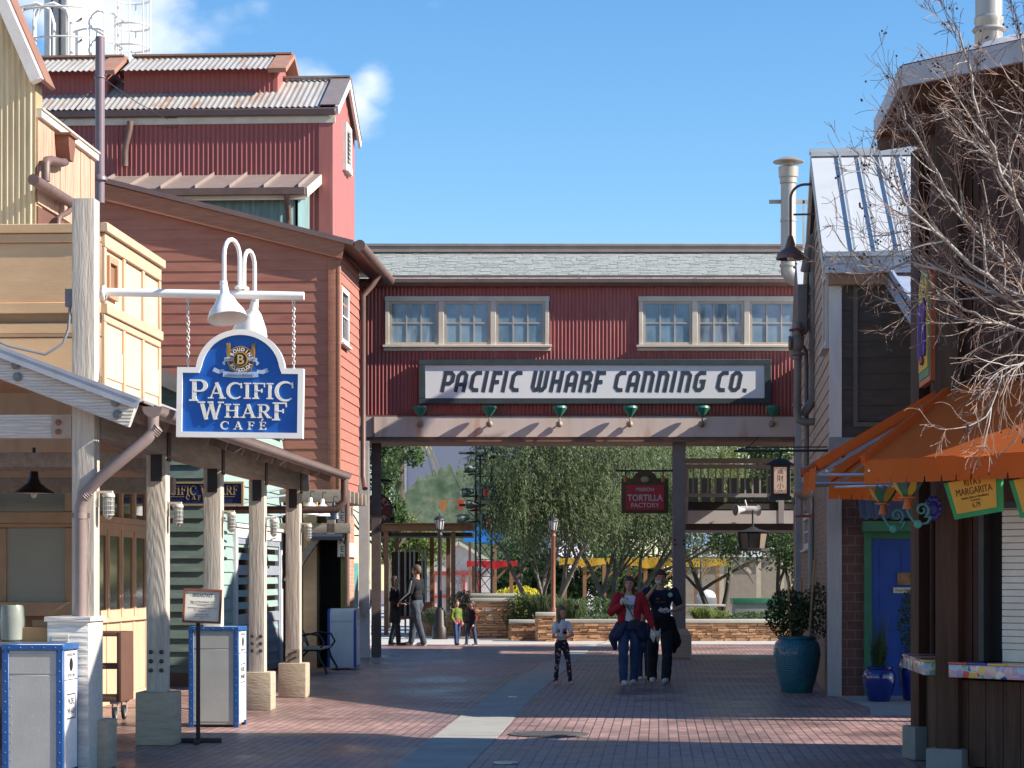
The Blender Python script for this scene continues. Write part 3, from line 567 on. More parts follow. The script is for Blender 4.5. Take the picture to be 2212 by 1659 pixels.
# street side face: tall narrow lights
RC = RZ(R(90))
Lc = 4.55
m = MB(RC); m.box(0, Lc, -.05, 0, 2.92, 3.05); m.box(0, Lc, -.06, 0, 2.34, 2.42); m.box(0, Lc, -.04, 0, 2.25, 2.339); m.box(0, Lc, -.06, 0, 1.06, 1.12); m.box(0, Lc, -.035, 0, .0, .12); m.box(0, Lc, -.015, 0, .12, 1.055)
n = 6
for i in range(n+1):
    y = i*(Lc-.08)/n; m.box(y, y+.1, -.045, 0, 1.12, 2.25); m.box(y, y+.1, -.045, 0, 2.42, 2.92); m.box(y, y+.07, -.03, 0, .12, 1.055)
sf_ = Cf.part('window_wall', m, TANV, bevel=.004)
for i in range(n):
    y = i*(Lc-.08)/n+.08; q = MB(RC); e = (Lc-.08)/n-.08
    q.box(y+.02, y+.07, -.03, 0, 1.12, 2.25); q.box(y+e-.05, y+e, -.03, 0, 1.12, 2.25); q.box(y+.07, y+e-.05, -.03, 0, 1.12, 1.22); q.box(y+.07, y+e-.05, -.03, 0, 2.17, 2.25)
    fr = Cf.part('window', q, TANV); q = MB(RC); q.box(y+.07, y+e-.05, -.012, 0, 1.22, 2.17); Cf.part('pane', q, DGLASS, parent=fr, smooth=0)
    q = MB(RC); q.box(y+.06, y+e-.04, -.012, 0, 2.48, 2.86); Cf.part('pane', q, DGLASS, parent=sf_, smooth=0)
# upper yellow gable
Yt = lambda px, py: Cf.ry(px, py, .3)
xr_, zr_ = Yt(76, 175); xr0, zr0 = Yt(8, 18); sl_ = (zr0-zr_)/(xr0-xr_); ap = xr_-2.6; 
poly = [(ap-2.6, 3.2), (xr_, 3.2), (xr_, zr_), (ap, zr_+sl_*(ap-xr_)), (ap-2.6, zr_)]
m = MB(T(0, .3)); m.corr(poly, .072, .018); Cf.part('yellow_cladding', m, YELC, smooth=60)
m = MB(); m.prism(poly, .31, .62, 'y'); Cf.part('upper_wall', m, mat('dull_yellow', (.4, .3, .16)), smooth=0)
m = MB(); m.beam((xr_+.06, .18, zr_-.03), (ap+.0, .18, zr_+sl_*(ap-xr_)+.1), .16, .15, up=(1, 0, 0)); Cf.part('rake_board', m, mat('white_board', (.7, .66, .62), (.6, .54, .5), rough=.6), bevel=.006)
m = MB(); m.beam((xr_+.13, .45, zr_-.03), (ap+.1, .45, zr_+sl_*(ap-xr_)+.14), .05, .45, up=(0, 1, 0)); Cf.part('roof', m, mat('rust_brown_roof', (.26, .13, .09)))
# weathered plank parapet wall going back, with coping, scupper and downspout
Wt = lambda px, py: Cf.rx(px, py, xr_+.0)
RW = T(xr_, 0) @ RZ(R(90))
ya, za = Wt(72, 210); yb, zb_ = Wt(201, 302); za = (za+zb_)/2-.25
ya = .35
m = MB(RW); m.planks([(ya, za-1.05), (yb, za-1.05), (yb, za), (ya, za)], .13, .006, 0, .02, .008); m.box(ya, yb, -.01, .1, za-1.05, za); Cf.part('plank_wall', m, WEATH)
m = MB(RW); m.box(ya, yb+.05, -.07, .16, za, za+.09); m.box(ya, yb+.05, -.09, .18, za+.09, za+.12); Cf.part('coping', m, TRIM, bevel=.004)
m = MB(RW); s0, s1 = Wt(122, 297); m.prism([(s0-.16, s1), (s0+.16, s1), (s0+.16, s1-.12), (s0+.08, s1-.30), (s0-.08, s1-.30), (s0-.16, s1-.12)], -.2, 0, 'y'); m.box(s0-.19, s0+.19, -.23, 0, s1, s1+.03); Cf.part('scupper', m, mat('red_brown_scupper', (.20, .085, .055)))
m = MB(RW); pp = [Wt(*q) for q in ((122, 340), (120, 350), (112, 352), (90, 346), (81, 347), (78, 356), (78, 392))]; m.tube([(a, -.12, b) for a, b in pp], .055, 12); Cf.part('downspout', m, BRMETAL)
# small eave gutter behind the yellow gable
m = MB(); gx = xr_+.14; gp3 = lambda px, py: (gx, *Cf.rx(px, py, gx))
m.tube([gp3(72, 388), gp3(158, 441)], .07, 12); m.tube([gp3(154, 441), gp3(152, 452), gp3(146, 459), gp3(132, 466), gp3(126, 474), gp3(125, 500)], .036, 10); Cf.part('eave_gutter', m, BRMETAL)
m = MB(RW); m.box(.35, 1.6, -.02, .02, 4.2, 6.2); Cf.part('side_wall', m, mat('dark_red_brown', (.16, .07, .05)))
m = MB(RW); m.box(.45, .85, -.06, 0, 5.0, 5.9); Cf.part('side_window', m, TRIM)
# ================================================ green building
Ge = Thing('green_shop', 'green clapboard shop with a blue signed porch side, white doors and metal verge', 'building', (-4.56, 33.3, 0), YL)
hz = lambda px, py: Ge.ry(px, py)[1]
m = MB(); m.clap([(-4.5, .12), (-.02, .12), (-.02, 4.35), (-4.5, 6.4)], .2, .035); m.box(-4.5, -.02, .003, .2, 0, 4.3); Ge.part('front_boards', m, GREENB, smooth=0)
LITG = mat('sunlit_green_boards', (.30, .40, .37), (.24, .33, .30), rough=.7, sc=2, stretch=(2, 2, 6), bump=.25, bsc=26)  # lighter copy of the green boards, the side wall's sunlight put into the colour
RG = RZ(R(90)); Lg = 6.9
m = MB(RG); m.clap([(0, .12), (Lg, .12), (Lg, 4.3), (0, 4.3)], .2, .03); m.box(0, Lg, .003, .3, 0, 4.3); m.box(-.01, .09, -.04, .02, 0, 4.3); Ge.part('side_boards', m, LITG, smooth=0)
m = MB(); m.box(-4.5, .02, -.06, 0, 0, .2); Ge.part('base_board', m, mat('brown_base', (.16, .09, .06)))
m = MB(); m.add([(.25, -.25, 4.28), (-4.6, -.25, 6.5), (-4.6, 6.6, 6.5), (.25, 6.6, 4.28), (.25, -.25, 4.22), (-4.6, -.25, 6.44), (-4.6, 6.6, 6.44), (.25, 6.6, 4.22)], [(0,3,2,1), (4,5,6,7), (0,1,5,4), (3,7,6,2), (0,4,7,3)]); m.beam((.25, -.27, 4.2), (-4.6, -.27, 6.42), .04, .22); Ge.part('roof', m, mat('grey_brown_roof', (.26, .22, .20), (.2, .16, .14), rough=.6), smooth=0)
m = MB(); m.box(-.02, .06, -.06, .0, .0, 4.2); m.box(.005, .065, -.06, .05, 0, 4.2)
# doors on the sunny side
ya, _ = Ge.rx(505, 1300); yb, _ = Ge.rx(600, 1300); dz = Ge.rx(550, 1165)[1]
m = MB(RG); m.box(ya-.16, ya, -.07, 0, 0, dz+.16); m.box(yb, yb+.16, -.07, 0, 0, dz+.16); m.box(ya, yb, -.07, 0, dz, dz+.16); m.box(ya-.2, yb+.2, -.1, 0, dz+.161, dz+.22)
df = Ge.part('door_frame', m, mat('white_trim', (.72, .68, .66), (.6, .56, .54), rough=.6), bevel=.004)
ym = (ya+yb)/2
for (a, b) in ((ya, ym-.01), (ym+.01, yb)):
    m = MB(RG); q = .14; zs = [.05, .95, 1.75, dz-.02]
    m.box(a, a+q, -.05, 0, .03, dz); m.box(b-q, b, -.05, 0, .03, dz)
    for zz in zs: m.box(a+q, b-q, -.05, 0, max(.03, zz-.08), min(dz, zz+.08))
    m.box(a+q, b-q, -.02, 0, .12, .9)
    d = Ge.part('door', m, mat('grey_blue_door', (.30, .33, .38), (.24, .26, .3), rough=.5), bevel=.003)
    m = MB(RG); m.box(a+q, b-q, -.015, 0, 1.0, dz-.08); Ge.part('pane', m, DGLASS, parent=d, smooth=0)
# PACIFIC WHARF CAFÉ board under the porch
Sb = Thing('porch_sign', 'dark blue board with gold café lettering hung under the porch roof', 'sign', tuple(Ge.M @ Vector((Ge.ry(430, 1100, -.5)[0], -.5, 0))), YL)
sx0, sz1 = Sb.ry(335, 1045); sx1, sz0 = Sb.ry(522, 1088)
m = MB(); m.box(sx0, sx1, 0, .05, sz0, sz1); Sb.part('board', m, mat('dark_blue_paint', (.015, .035, .12), (.012, .03, .1), rough=.4))
m = MB(); [m.box(*q) for q in ((sx0-.03, sx1+.03, -.02, .05, sz1, sz1+.03), (sx0-.03, sx1+.03, -.02, .05, sz0-.03, sz0), (sx0-.03, sx0, -.02, .05, sz0, sz1), (sx1, sx1+.03, -.02, .05, sz0, sz1))]; Sb.part('frame', m, mat('gold_paint', (.45, .32, .16), rough=.5))
m = MB(); xc = (sx0+sx1)/2+.0; h_ = (sz1-sz0)*.46; w1 = 0
SX = lambda p: Sb.ry(p, 1065)[0]
def fitw(word, pa, pb, z, h, *a):
    q = MB(); serif_word(q, word, 0, z, h, *a); xs = [v.x for v in q.v]; k = (SX(pb)-SX(pa))/(max(xs)-min(xs)); m.add([((v.x-min(xs))*k+SX(pa), v.y, v.z) for v in q.v], q.f)
fitw('PACIFIC', 337, 424, sz0+(sz1-sz0)*.44, h_, .006, 1.1); fitw('WHARF', 432, 514, sz0+(sz1-sz0)*.44, h_, .006, 1.15)
fitw('CAFE', 402, 444, sz0+.06, h_*.48, .006, 1, .5); m.box(sx0+.2, SX(398), -.006, 0, sz0+.1, sz0+.108); m.box(SX(448), sx1-.1, -.006, 0, sz0+.1, sz0+.108)
Sb.part('lettering', m, MATS['gold_paint'], smooth=0)
# ================================================ brown clapboard building
Bn = Thing('brown_clapboard_building', 'tall red brown clapboard building with a long sloping timber verge', 'building', tuple(W(729, 1245, 40.2)-Vector((0, 0, HC))), YL)
P_ = lambda px, py: Bn.ry(px, py)
x1, z1 = P_(729, 520); x0, z0 = P_(60, 352); s_ = (z0-z1)/(x0-x1); zlow = P_(700, 1058)[1]
m = MB(); m.clap([(x0, 3.2), (-.16, 3.2), (-.16, z1-.05-s_*.16), (x0, z0-.05)], .19, .016); m.box(x0, 0, .004, .3, 3.2, z1-.05); Bn.part('front_boards', m, BROWNCLAP, smooth=0)
m = MB(); m.prism([(x0, z0-.15), (x0, 3.2), (0, 3.2), (0, z1-.15)], .31, 2.98, 'y'); Bn.part('wall', m, REDCLAP, smooth=0)
m = MB(); m.bb(-.17, 0, -.045, .02, 3.05, z1-.2, .006); m.bb(.001, .05, -.05, .12, 3.05, z1-.2, .006); Bn.part('corner_board', m, RAKE)
m = MB(); m.beam((.12, -.075, z1-.20-s_*0), (x0, -.075, z0-.20), .06, .30); Bn.part('verge_board', m, RAKE, bevel=.006)
m = MB(); m.beam((.3, 2.4, z1+.02+s_*.3), (x0, 2.4, z0+.02), 5.04, .05); m.beam((.3, -.13, z1+.02+s_*.3), (x0, -.13, z0+.02), .04, .09); Bn.part('roof', m, mat('brown_flash', (.20, .13, .115), (.16, .1, .09), rough=.4, spec=.6))
RB = RZ(R(90)); Lb = 3.0
m = MB(RB); m.clap([(.12, zlow), (Lb, zlow), (Lb, z1-.1), (.12, z1-.1)], .19, .02); m.box(0, Lb, .005, .2, zlow, z1-.1); Bn.part('side_boards', m, REDCLAP, smooth=0)
m = MB(); m.tube([(.42, -.12, z1-.1), (.42, 4.7, z1-.1)], .1, 12); m.box(0, .42, -.1, 4.7, z1-.06, z1-.03); gt = Bn.part('gutter', m, BRMETAL)
m = MB(); m.tube([(.40, 3.2, z1-.15), (.25, 3.15, z1-.4), (.08, 3.1, z1-.6), (.08, 3.1, 3.6), (.14, 2.9, 3.35)], .055, 10); Bn.part('downspout', m, BRMETAL, parent=gt)
ya, zt_ = Bn.rx(732, 617); yb, _ = Bn.rx(748, 617); zb_ = Bn.rx(740, 745)[1]
pwindow(Bn, RB, ya, yb, zb_, zt_-.0, 1, 2, fw=.09, out=.06, frame=mat('white_trim2', (.75, .7, .68), rough=.6), glass=DGLASS)
# vent pipe standing on the brown roof
m = MB(); b0 = W(216, 378, 39.5); t0 = W(216, 80, 39.5); h = t0.z-b0.z+.5
m.tube([(0, 0, -.5+.0), (0, 0, h-.5)], .085, 16); m.lathe([(.13, 0), (.13, .05), (.09, .1)], 16, T(0, 0, -.1)); m.tube([(-.12, 0, h*.6), (.12, 0, h*.6)], .02, 6); m.lathe([(.092, 0), (.1, .01), (.1, .03), (.092, .04)], 16, T(0, 0, h*.58))
solo('vent_pipe', 'tall purple brown vent pipe standing on the brown clapboard roof', 'pipe', m, mat('purple_brown_metal', (.19, .14, .16), (.15, .10, .11), rough=.4, spec=.6), loc=tuple(b0))
gw = W(216, 165, 39.5)
for (px, py, d) in ((130, 270, 43), (362, 258, 47.6)):
    m = MB(); q = W(px, py, d); m.tube([gw, (gw+q)/2-Vector((0, 0, .05)), q], .008, 4); solo('guy_wire', 'thin wire bracing the vent pipe, running %s' % ('to the left' if px < 200 else 'right to the red barn wall'), 'wire', m, DKMETAL)
# lower floor of that side: tan pier, black opening, brick pier, teal shutter
Lo = Thing('passage_shopfront', 'shaded shopfront with tan pier, black doorway and salmon brick pier under the brown building', 'shopfront', tuple(Bn.M @ Vector((-.05, -.2, 0))), YL)
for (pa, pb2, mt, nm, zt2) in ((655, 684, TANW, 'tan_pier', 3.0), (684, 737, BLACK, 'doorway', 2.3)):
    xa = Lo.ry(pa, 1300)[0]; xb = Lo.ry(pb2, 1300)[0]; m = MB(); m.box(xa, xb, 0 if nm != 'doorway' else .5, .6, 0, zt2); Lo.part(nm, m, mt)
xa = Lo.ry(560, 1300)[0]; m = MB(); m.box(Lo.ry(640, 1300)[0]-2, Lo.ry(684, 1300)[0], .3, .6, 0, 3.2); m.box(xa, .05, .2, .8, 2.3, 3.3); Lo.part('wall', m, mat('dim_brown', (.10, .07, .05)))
x_ = Lo.ry(737, 1300)[0]
m = MB(); m.box(x_, x_+.07, -.05, .2, 0, 3); Lo.part('door_jamb', m, mat('olive_jamb', (.2, .19, .06)))
m = MB(); m.box(x_+.07, .2, -.02, 1.3, 0, 2.75); Lo.part('brick_pier', m, BRICKL, smooth=0)
m = MB(); m.box(x_+.07, .26, -.07, 1.36, 2.0, 2.2); m.box(x_+.07, .23, -.04, 1.33, 2.2, 2.26); Lo.part('pier_band', m, mat('white_stone', (.7, .62, .56), rough=.8))
m = MB(); m.tube([(x_+.12, -.1, 0), (x_+.12, -.1, 3.2)], .045, 10); Lo.part('drain_pipe', m, BRMETAL)
m = MB(); m.box(.12, .16, 1.5, 2.3, .1, 1.9); Lo.part('shutter', m, mat('teal_paint', (.08, .30, .29), rough=.6))
m = MB(); m.box(-.5, -.25, 1.31, 3.5, 0, 3.2); Lo.part('back_wall', m, BRICKL, smooth=0)
m = MB(); m.box(x_-.05, x_+.12, -.12, -.08, 2.0, 3.1); vs_ = Lo.part('vertical_sign', m, mat('cream_enamel', (.66, .6, .48), rough=.5))
m = MB(); [text(m, c, .15, x_+.035, 2.93-k*.14, -.12, .003) for k, c in enumerate('ELEVENER')]; Lo.part('sign_lettering', m, DKMETAL, parent=vs_)
# pergola timbers above the passage
Pg = Thing('passage_pergola', 'weathered timber brackets and stacked beam ends at the corner of the brown building', 'pergola', tuple(Bn.M @ Vector((0, -.4, 0))), YL)
TMB = mat('weathered_grey_timber', (.30, .25, .20), (.2, .165, .13), rough=.85, sc=3, stretch=(1, 5, 5), bump=.4, bsc=14)
for k in range(6):
    m = MB(); m.bb(-1.2, .22+k*.015, -.1+k*.45, .03+k*.45, 2.98-.0, 3.2, .008); Pg.part('joist', m, TMB)
m = MB(); m.bb(-.12, .02, -.3, 2.4, 2.74, 2.95, .01); Pg.part('beam', m, TMB)
m = MB(); m.bb(-1.7, .3, -.12, .02, 2.42, 2.6, .01); Pg.part('beam', m, TMB)
m = MB(); m.beam((-.2, -.05, 2.5), (-.85, -.05, 1.55), .13, .13); m.beam((-.05, -.05, 2.95), (-.05, -.05, 2.3), .14, .14); Pg.part('brace', m, TMB)
# ================================================ red barn
Ba = Thing('red_barn', 'tall faded red corrugated barn with ribbed roof and raised roof monitors', 'building', tuple(W(717, 1245, 48)-Vector((0, 0, HC))), YL)
Q = lambda px, py, y=0: Ba.ry(px, py, y)
xl = Q(40, 300)[0]; ze_ = Q(717, 236)[1]; W2 = 3.8
m = MB(); m.corr([(xl, 5), (-.02, 5), (-.02, ze_), (xl, ze_)], .105, .02); Ba.part('front_cladding', m, mat('dark_red_ribs', (.31, .088, .08), (.27, .065, .07), rough=.5, sc=2, stretch=(5, 1, .4), bump=.05), smooth=60)
zr = ze_+.98
m = MB(); m.prism([(0.02, 3), (W2, 3), (W2, ze_), (W2/2, zr), (.02, ze_)], xl, -.03, 'x'); Ba.part('wall', m, BARNRED, smooth=0)
m = MB(T(0, 0) @ RZ(R(90))); m.corr([(.13, 5), (W2, 5), (W2, ze_), (W2/2, zr), (.13, ze_+.05)], .3, .006); Ba.part('end_cladding', m, BARNRED, smooth=60)
m = MB(); m.box(-.28, .005, -.05, 0, 5, ze_); m.box(.006, .03, -.05, .14, 5, ze_); Ba.part('corner_trim', m, BARNRED, bevel=.005)
def corr_roof(mb, x0, x1, y0, z0, y1, z1, pitch=.125, amp=.018):
    n = int((x1-x0)/pitch*4); v = []
    for i in range(n+1):
        x = x0+(x1-x0)*i/n; a = amp*math.sin(2*math.pi*x/pitch); v += [(x, y0, z0+a), (x, y1, z1+a)]
    return mb.add(v, [(2*i, 2*i+2, 2*i+3, 2*i+1) for i in range(n)])
ov = .06; sl = .98/(W2/2)
m = MB(); corr_roof(m, xl, -.25, -ov, ze_-ov*sl+.08, W2/2, zr+.08); corr_roof(m, xl, -.25, W2+ov, ze_-ov*sl+.08, W2/2, zr+.08); rf_ = Ba.part('roof', m, GALV, smooth=60)
m = MB(); m.box(xl, .1, -ov-.1, -ov-.02, ze_-ov*sl-.12, ze_-ov*sl+.04); Ba.part('gutter', m, mat('dark_brown_gutter', (.09, .06, .06), rough=.5), bevel=.02)
m = MB(); m.box(xl, .08, -.07, -.01, ze_-.30, ze_-.17); m.box(xl, .06, -ov, 0, ze_-.17, ze_-.14); Ba.part('frieze', m, TRIM)
m = MB()
for (ya_, yb_) in ((-ov, W2/2), (W2+ov, W2/2)): m.beam((.12, ya_, ze_-ov*sl+.0), (.12, yb_, zr+.02), .06, .2); 
Ba.part('verge_board', m, mat('white_verge', (.72, .68, .66), rough=.55))
m = MB()
for (ya_, yb_) in ((-ov, W2/2), (W2+ov, W2/2)): m.beam((-.04, ya_, ze_-ov*sl+.12), (-.04, yb_, zr+.14), .42, .02); 
m.box(xl, .16, W2/2-.14, W2/2+.14, zr+.11, zr+.15); Ba.part('verge_flashing', m, mat('brown_grey_flash', (.33, .27, .25), rough=.4, metal=.3), parent=rf_)
# louvre in the end wall
ya, zt_ = Ba.rx(740, 262); yb, _ = Ba.rx(752, 262); zb_ = Ba.rx(744, 372)[1]
EM = RZ(R(90))
m = MB(EM); f = .12; m.box(ya, ya+f, -.09, 0, zb_, zt_); m.box(yb-f, yb, -.09, 0, zb_, zt_); m.box(ya+f, yb-f, -.09, 0, zt_-f, zt_); m.box(ya+f, yb-f, -.12, 0, zb_, zb_+f*1.3)
lv = Ba.part('louvre', m, MATS['white_verge']); m = MB(EM); m.box(ya+f, yb-f, -.02, 0, zb_+f, zt_-f); Ba.part('louvre_back', m, BLACK, parent=lv)
m = MB(EM); n = 8
for k in range(n): z = zb_+f*1.3+(zt_-zb_-2.3*f)*(k+.2)/n; m.add([(ya+f, -.08, z), (yb-f, -.08, z), (yb-f, -.02, z+.09), (ya+f, -.02, z+.09)], [(0, 1, 2, 3)])
Ba.part('slat', m, MATS['white_verge'], parent=lv)
# roof monitors
for (pa, pb2) in ((-30, 236), (272, 602)):
    xa = Q(pa, 150, 1.2)[0]; xb = Q(pb2, 150, 1.2)[0]; y0, y1 = 1.05, 2.75; zw = zr+.20; zrr = zw+.36
    m = MB(); m.prism([(y0, zr-.6), (y1, zr-.6), (y1, zw), ((y0+y1)/2, zrr), (y0, zw)], xa, xb, 'x'); mo = Ba.part('monitor', m, BARNRED, smooth=0)
    m = MB(T(0, y0)); m.corr([(xa, zr-.55), (xb-.1, zr-.55), (xb-.1, zw-.12), (xa, zw-.12)], .105, .015); m.box(xa, xb, -.03, 0, zw-.12, zw+.02); Ba.part('cladding', m, MATS['dark_red_ribs'], parent=mo, smooth=60)
    m = MB(); corr_roof(m, xa, xb-.12, y0-.4, zw-.4*.5+.07, (y0+y1)/2, zrr+.07); corr_roof(m, xa, xb-.12, y1+.35, zw-.35*.5+.07, (y0+y1)/2, zrr+.07); Ba.part('roof', m, GALV, parent=mo, smooth=60)
    m = MB(); m.beam((xb+.05, y0-.4, zw-.2+.03), (xb+.05, (y0+y1)/2, zrr+.06), .4, .1); m.beam((xb+.05, y1+.4, zw-.2+.03), (xb+.05, (y0+y1)/2, zrr+.06), .4, .1); m.box(xa, xb+.2, (y0+y1)/2-.12, (y0+y1)/2+.12, zrr+.09, zrr+.13); Ba.part('verge', m, mat('rust_verge', (.34, .2, .15), (.3, .14, .09)), parent=mo)
# downspout on barn
xa = Q(280, 300)[0]; m = MB(); m.tube([(xa+.06, -.2, ze_-.25), (xa+.05, -.2, ze_-.4), (xa-.05, -.16, ze_-.75), (xa-.07, -.13, ze_-.9), (xa-.07, -.13, Q(280, 362)[1])], .07, 10); Ba.part('downspout', m, BRMETAL)
x0_, z1_ = Q(357, 252); x1_, z0_ = Q(384, 275); m = MB(); m.box(x0_, x1_, -.06, 0, z0_, z1_); Ba.part('patch', m, mat('brown_patch', (.2, .09, .07)))
# lean-to with standing seams and teal cladding
Le = Thing('lean_to', 'teal corrugated lean-to with brown standing seam roof against the red barn', 'lean-to', tuple(W(640, 1245, 46.3)-Vector((0, 0, HC))), YL)
U = lambda px, py, y=0: Le.ry(px, py, y)
xl2 = U(180, 400)[0]; zl = U(640, 412)[1]; zu = U(640, 374, 1.6)[1]
m = MB(); m.corr([(xl2, 4.5), (-.02, 4.5), (-.02, zl), (xl2, zl)], .19, .02); Le.part('cladding', m, TEALC, smooth=60)
m = MB(RZ(R(90))); m.corr([(.02, 4.5), (1.75, 4.5), (1.75, zu-.2), (.02, zl-.02)], .19, .02); Le.part('end_cladding', m, TEALC, smooth=60)
m = MB(); m.prism([(.03, 4), (1.7, 4), (1.7, zu-.25), (.03, zl-.05)], xl2, -.03, 'x'); Le.part('wall', m, TEALC, smooth=0)
m = MB(); m.beam((0, 0, 0), (0, .001, 0), .001, .001); m = MB(); m.add([(xl2, -.4, zl), (.28, -.4, zl), (.28, 1.72, zu), (xl2, 1.72, zu), (xl2, -.4, zl-.05), (.28, -.4, zl-.05), (.28, 1.72, zu-.05), (xl2, 1.72, zu-.05)], [(0,1,2,3), (7,6,5,4), (0,4,5,1), (1,5,6,2)])
k = 0; x = .1
while x > xl2: m.beam((x, -.4, zl+.03), (x, 1.72, zu+.03), .02, .08); x -= .72
Le.part('roof', m, mat('brown_seam_roof', (.33, .27, .24), (.27, .2, .17), rough=.45, metal=.2))
m = MB(); m.box(xl2, .25, -.55, -.42, zl-.16, zl-.02); m.tube([(-.12, -.5, zl-.15), (-.12, -.4, zl-.35), (-.14, -.12, zl-.6), (-.14, -.12, 6)], .06, 10); Le.part('gutter', m, BRMETAL)
m = MB(); m.box(xl2, .25, -.36, -.3, zl-.24, zl-.14); m.beam((.27, -.38, zl-.1), (.27, 1.7, zu-.12), .04, .2); Le.part('fascia', m, TRIM)
# ================================================ right building with the metal roof
Rb = Thing('metal_roof_building', 'tan sided building with bright standing seam metal roof above dark brick ground floor', 'building', tuple(W(1795, 1245, 30.7)-Vector((0, 0, HC))), YR)
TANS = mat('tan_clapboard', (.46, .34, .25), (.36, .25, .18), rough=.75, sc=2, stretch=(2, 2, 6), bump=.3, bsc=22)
CB = mat('cream_grey_board', (.60, .57, .54), (.48, .46, .44), rough=.65, sc=2, stretch=(6, 6, .6), bump=.2)
zE = Rb.ry(1800, 540)[1]; yR_ = 3.9; zR = 8.17; LR = RZ(-R(90))
def LM(x=0): return T(x, 0) @ LR         # plane facing -x : (a, b, z) -> (x+b, -a, z)
zs = 3.25
gab = [(0, zs), (0, zE), (-yR_, zR), (-7.8, zE), (-7.8, zs)]
m = MB(LM()); m.clap(gab, .2, .018); m.clap([(-15.6, zs-.1), (-7.8, zs), (-7.8, 6.6), (-11.5, 6.9), (-15.6, 5.6)], .2, .018); Rb.part('side_boards', m, TANS, smooth=0)
m = MB(); m.prism([(0, 0), (15.2, 0), (15.2, 5.4), (11.5, 6.8), (7.8, 6.5), (7.8, zE), (yR_, zR-.1), (0.1, zE-.05)], .03, 7, 'x'); Rb.part('wall', m, mat('dim_tan', (.3, .22, .16)), smooth=0)
m = MB(LM()); m.box(-15.4, .0, -.02, .02, 0, zs-.02); Rb.part('side_brick', m, mat('x', (1,1,1)) if False else brickmat('brown_bricks', (.27, .15, .10), (.20, .11, .075), (.25, .2, .16), .22, .075, .008, wall=True, var=.4), smooth=0)
m = MB(LM()); m.box(-15.4, 0.02, -.05, 0, zs-.12, zs); Rb.part('belt_board', m, mat('dark_belt', (.07, .055, .045)))
# front: corner board, dark screened boards, beam, lower post, bricks
x1 = Rb.ry(1818, 900)[0]; zB1 = Rb.ry(1818, 945)[1]; zB0 = Rb.ry(1818, 985)[1]
m = MB(); m.box(0-.02, x1, -.045, .06, zB1, zE-.12); Rb.part('corner_board', m, CB, bevel=.004)
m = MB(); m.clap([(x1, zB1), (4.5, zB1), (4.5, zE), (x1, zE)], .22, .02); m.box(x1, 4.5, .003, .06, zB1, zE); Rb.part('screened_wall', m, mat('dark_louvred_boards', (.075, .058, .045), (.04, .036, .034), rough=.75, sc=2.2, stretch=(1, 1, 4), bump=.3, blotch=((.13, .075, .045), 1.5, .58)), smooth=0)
xa, _ = Rb.ry(1843, 900); za = Rb.ry(1843, 922)[1]; zt3 = Rb.ry(1843, 600)[1]
m = MB(); m.box(xa, xa+.06, -.045, -.02, za, zt3); m.box(xa+.06, 4, -.045, -.02, za, za+.06); Rb.part('screen_frame', m, mat('dull_brown_frame', (.12, .10, .085)))
m = MB(); m.box(-.03, 4.5, -.06, .05, zB0, zB1-.002); Rb.part('beam', m, mat('blue_grey_beam', (.24, .235, .24), (.19, .18, .185), rough=.6), bevel=.005)
m = MB(); m.box(-.05, x1, -.05, .05, 0, zB0); lp = Rb.part('corner_post', m, mat('blue_grey_post', (.36, .355, .37), (.30, .29, .30), rough=.6, stretch=(6, 6, .6)), bevel=.004)
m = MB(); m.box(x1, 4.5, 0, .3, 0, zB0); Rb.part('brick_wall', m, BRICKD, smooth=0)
# standing seam roof
sl_ = (zR-zE)/yR_; rm = mat('bright_zinc_roof', (.56, .57, .58), (.46, .47, .48), rough=.5, sc=1.5, metal=.1, bump=.05, amt=.9)
m = MB(); m.add([(-.12, -.25, zE-.25*sl_+.06), (6, -.25, zE-.25*sl_+.06), (6, yR_, zR+.06), (-.12, yR_, zR+.06), (6, 8.0, zE), (-.12, 8.0, zE), (-.12, -.25, zE-.25*sl_), (6, -.25, zE-.25*sl_), (6, yR_, zR), (-.12, yR_, zR)], [(0, 1, 2, 3), (3, 2, 4, 5), (0, 6, 7, 1), (0, 3, 9, 6), (3, 5, 9)])
rf2 = Rb.part('roof', m, rm, smooth=0)
SEAM = mat('seam_blue_grey', (.34, .38, .44), rough=.4, metal=.3)
x = .31
while x < 5: m = MB(); m.beam((x, -.25, zE-.25*sl_+.10), (x, yR_-.12, zR+.04), .028, .022); Rb.part('seam', m, SEAM, parent=rf2); x += .31
m = MB(); m.box(-.14, 6, yR_-.14, yR_+.14, zR+.06, zR+.11); m.box(-.13, 6, yR_-.22, yR_-.14, zR-.02, zR+.05); Rb.part('ridge_cap', m, rm, parent=rf2)
m = MB(); m.box(-.1, 6, -.30, -.24, zE-.36, zE-.10); m.box(-.1, 6, -.34, -.28, zE-.14, zE-.07); Rb.part('gutter', m, mat('zinc_gutter', (.40, .42, .46), (.32, .33, .36), rough=.4, metal=.2), bevel=.006)
m = MB(); m.box(-.04, 5, -.2, .02, zE-.5, zE-.36); Rb.part('rust_fascia', m, mat('rust_fascia', (.30, .17, .10), (.22, .12, .08)))
m = MB(); m.beam((-.1, -.27, zE-.3), (-.1, yR_, zR-.07), .05, .2); m.beam((-.1, yR_, zR-.07), (-.1, 8.0, zE-.1), .05, .2); Rb.part('verge_board', m, CB)
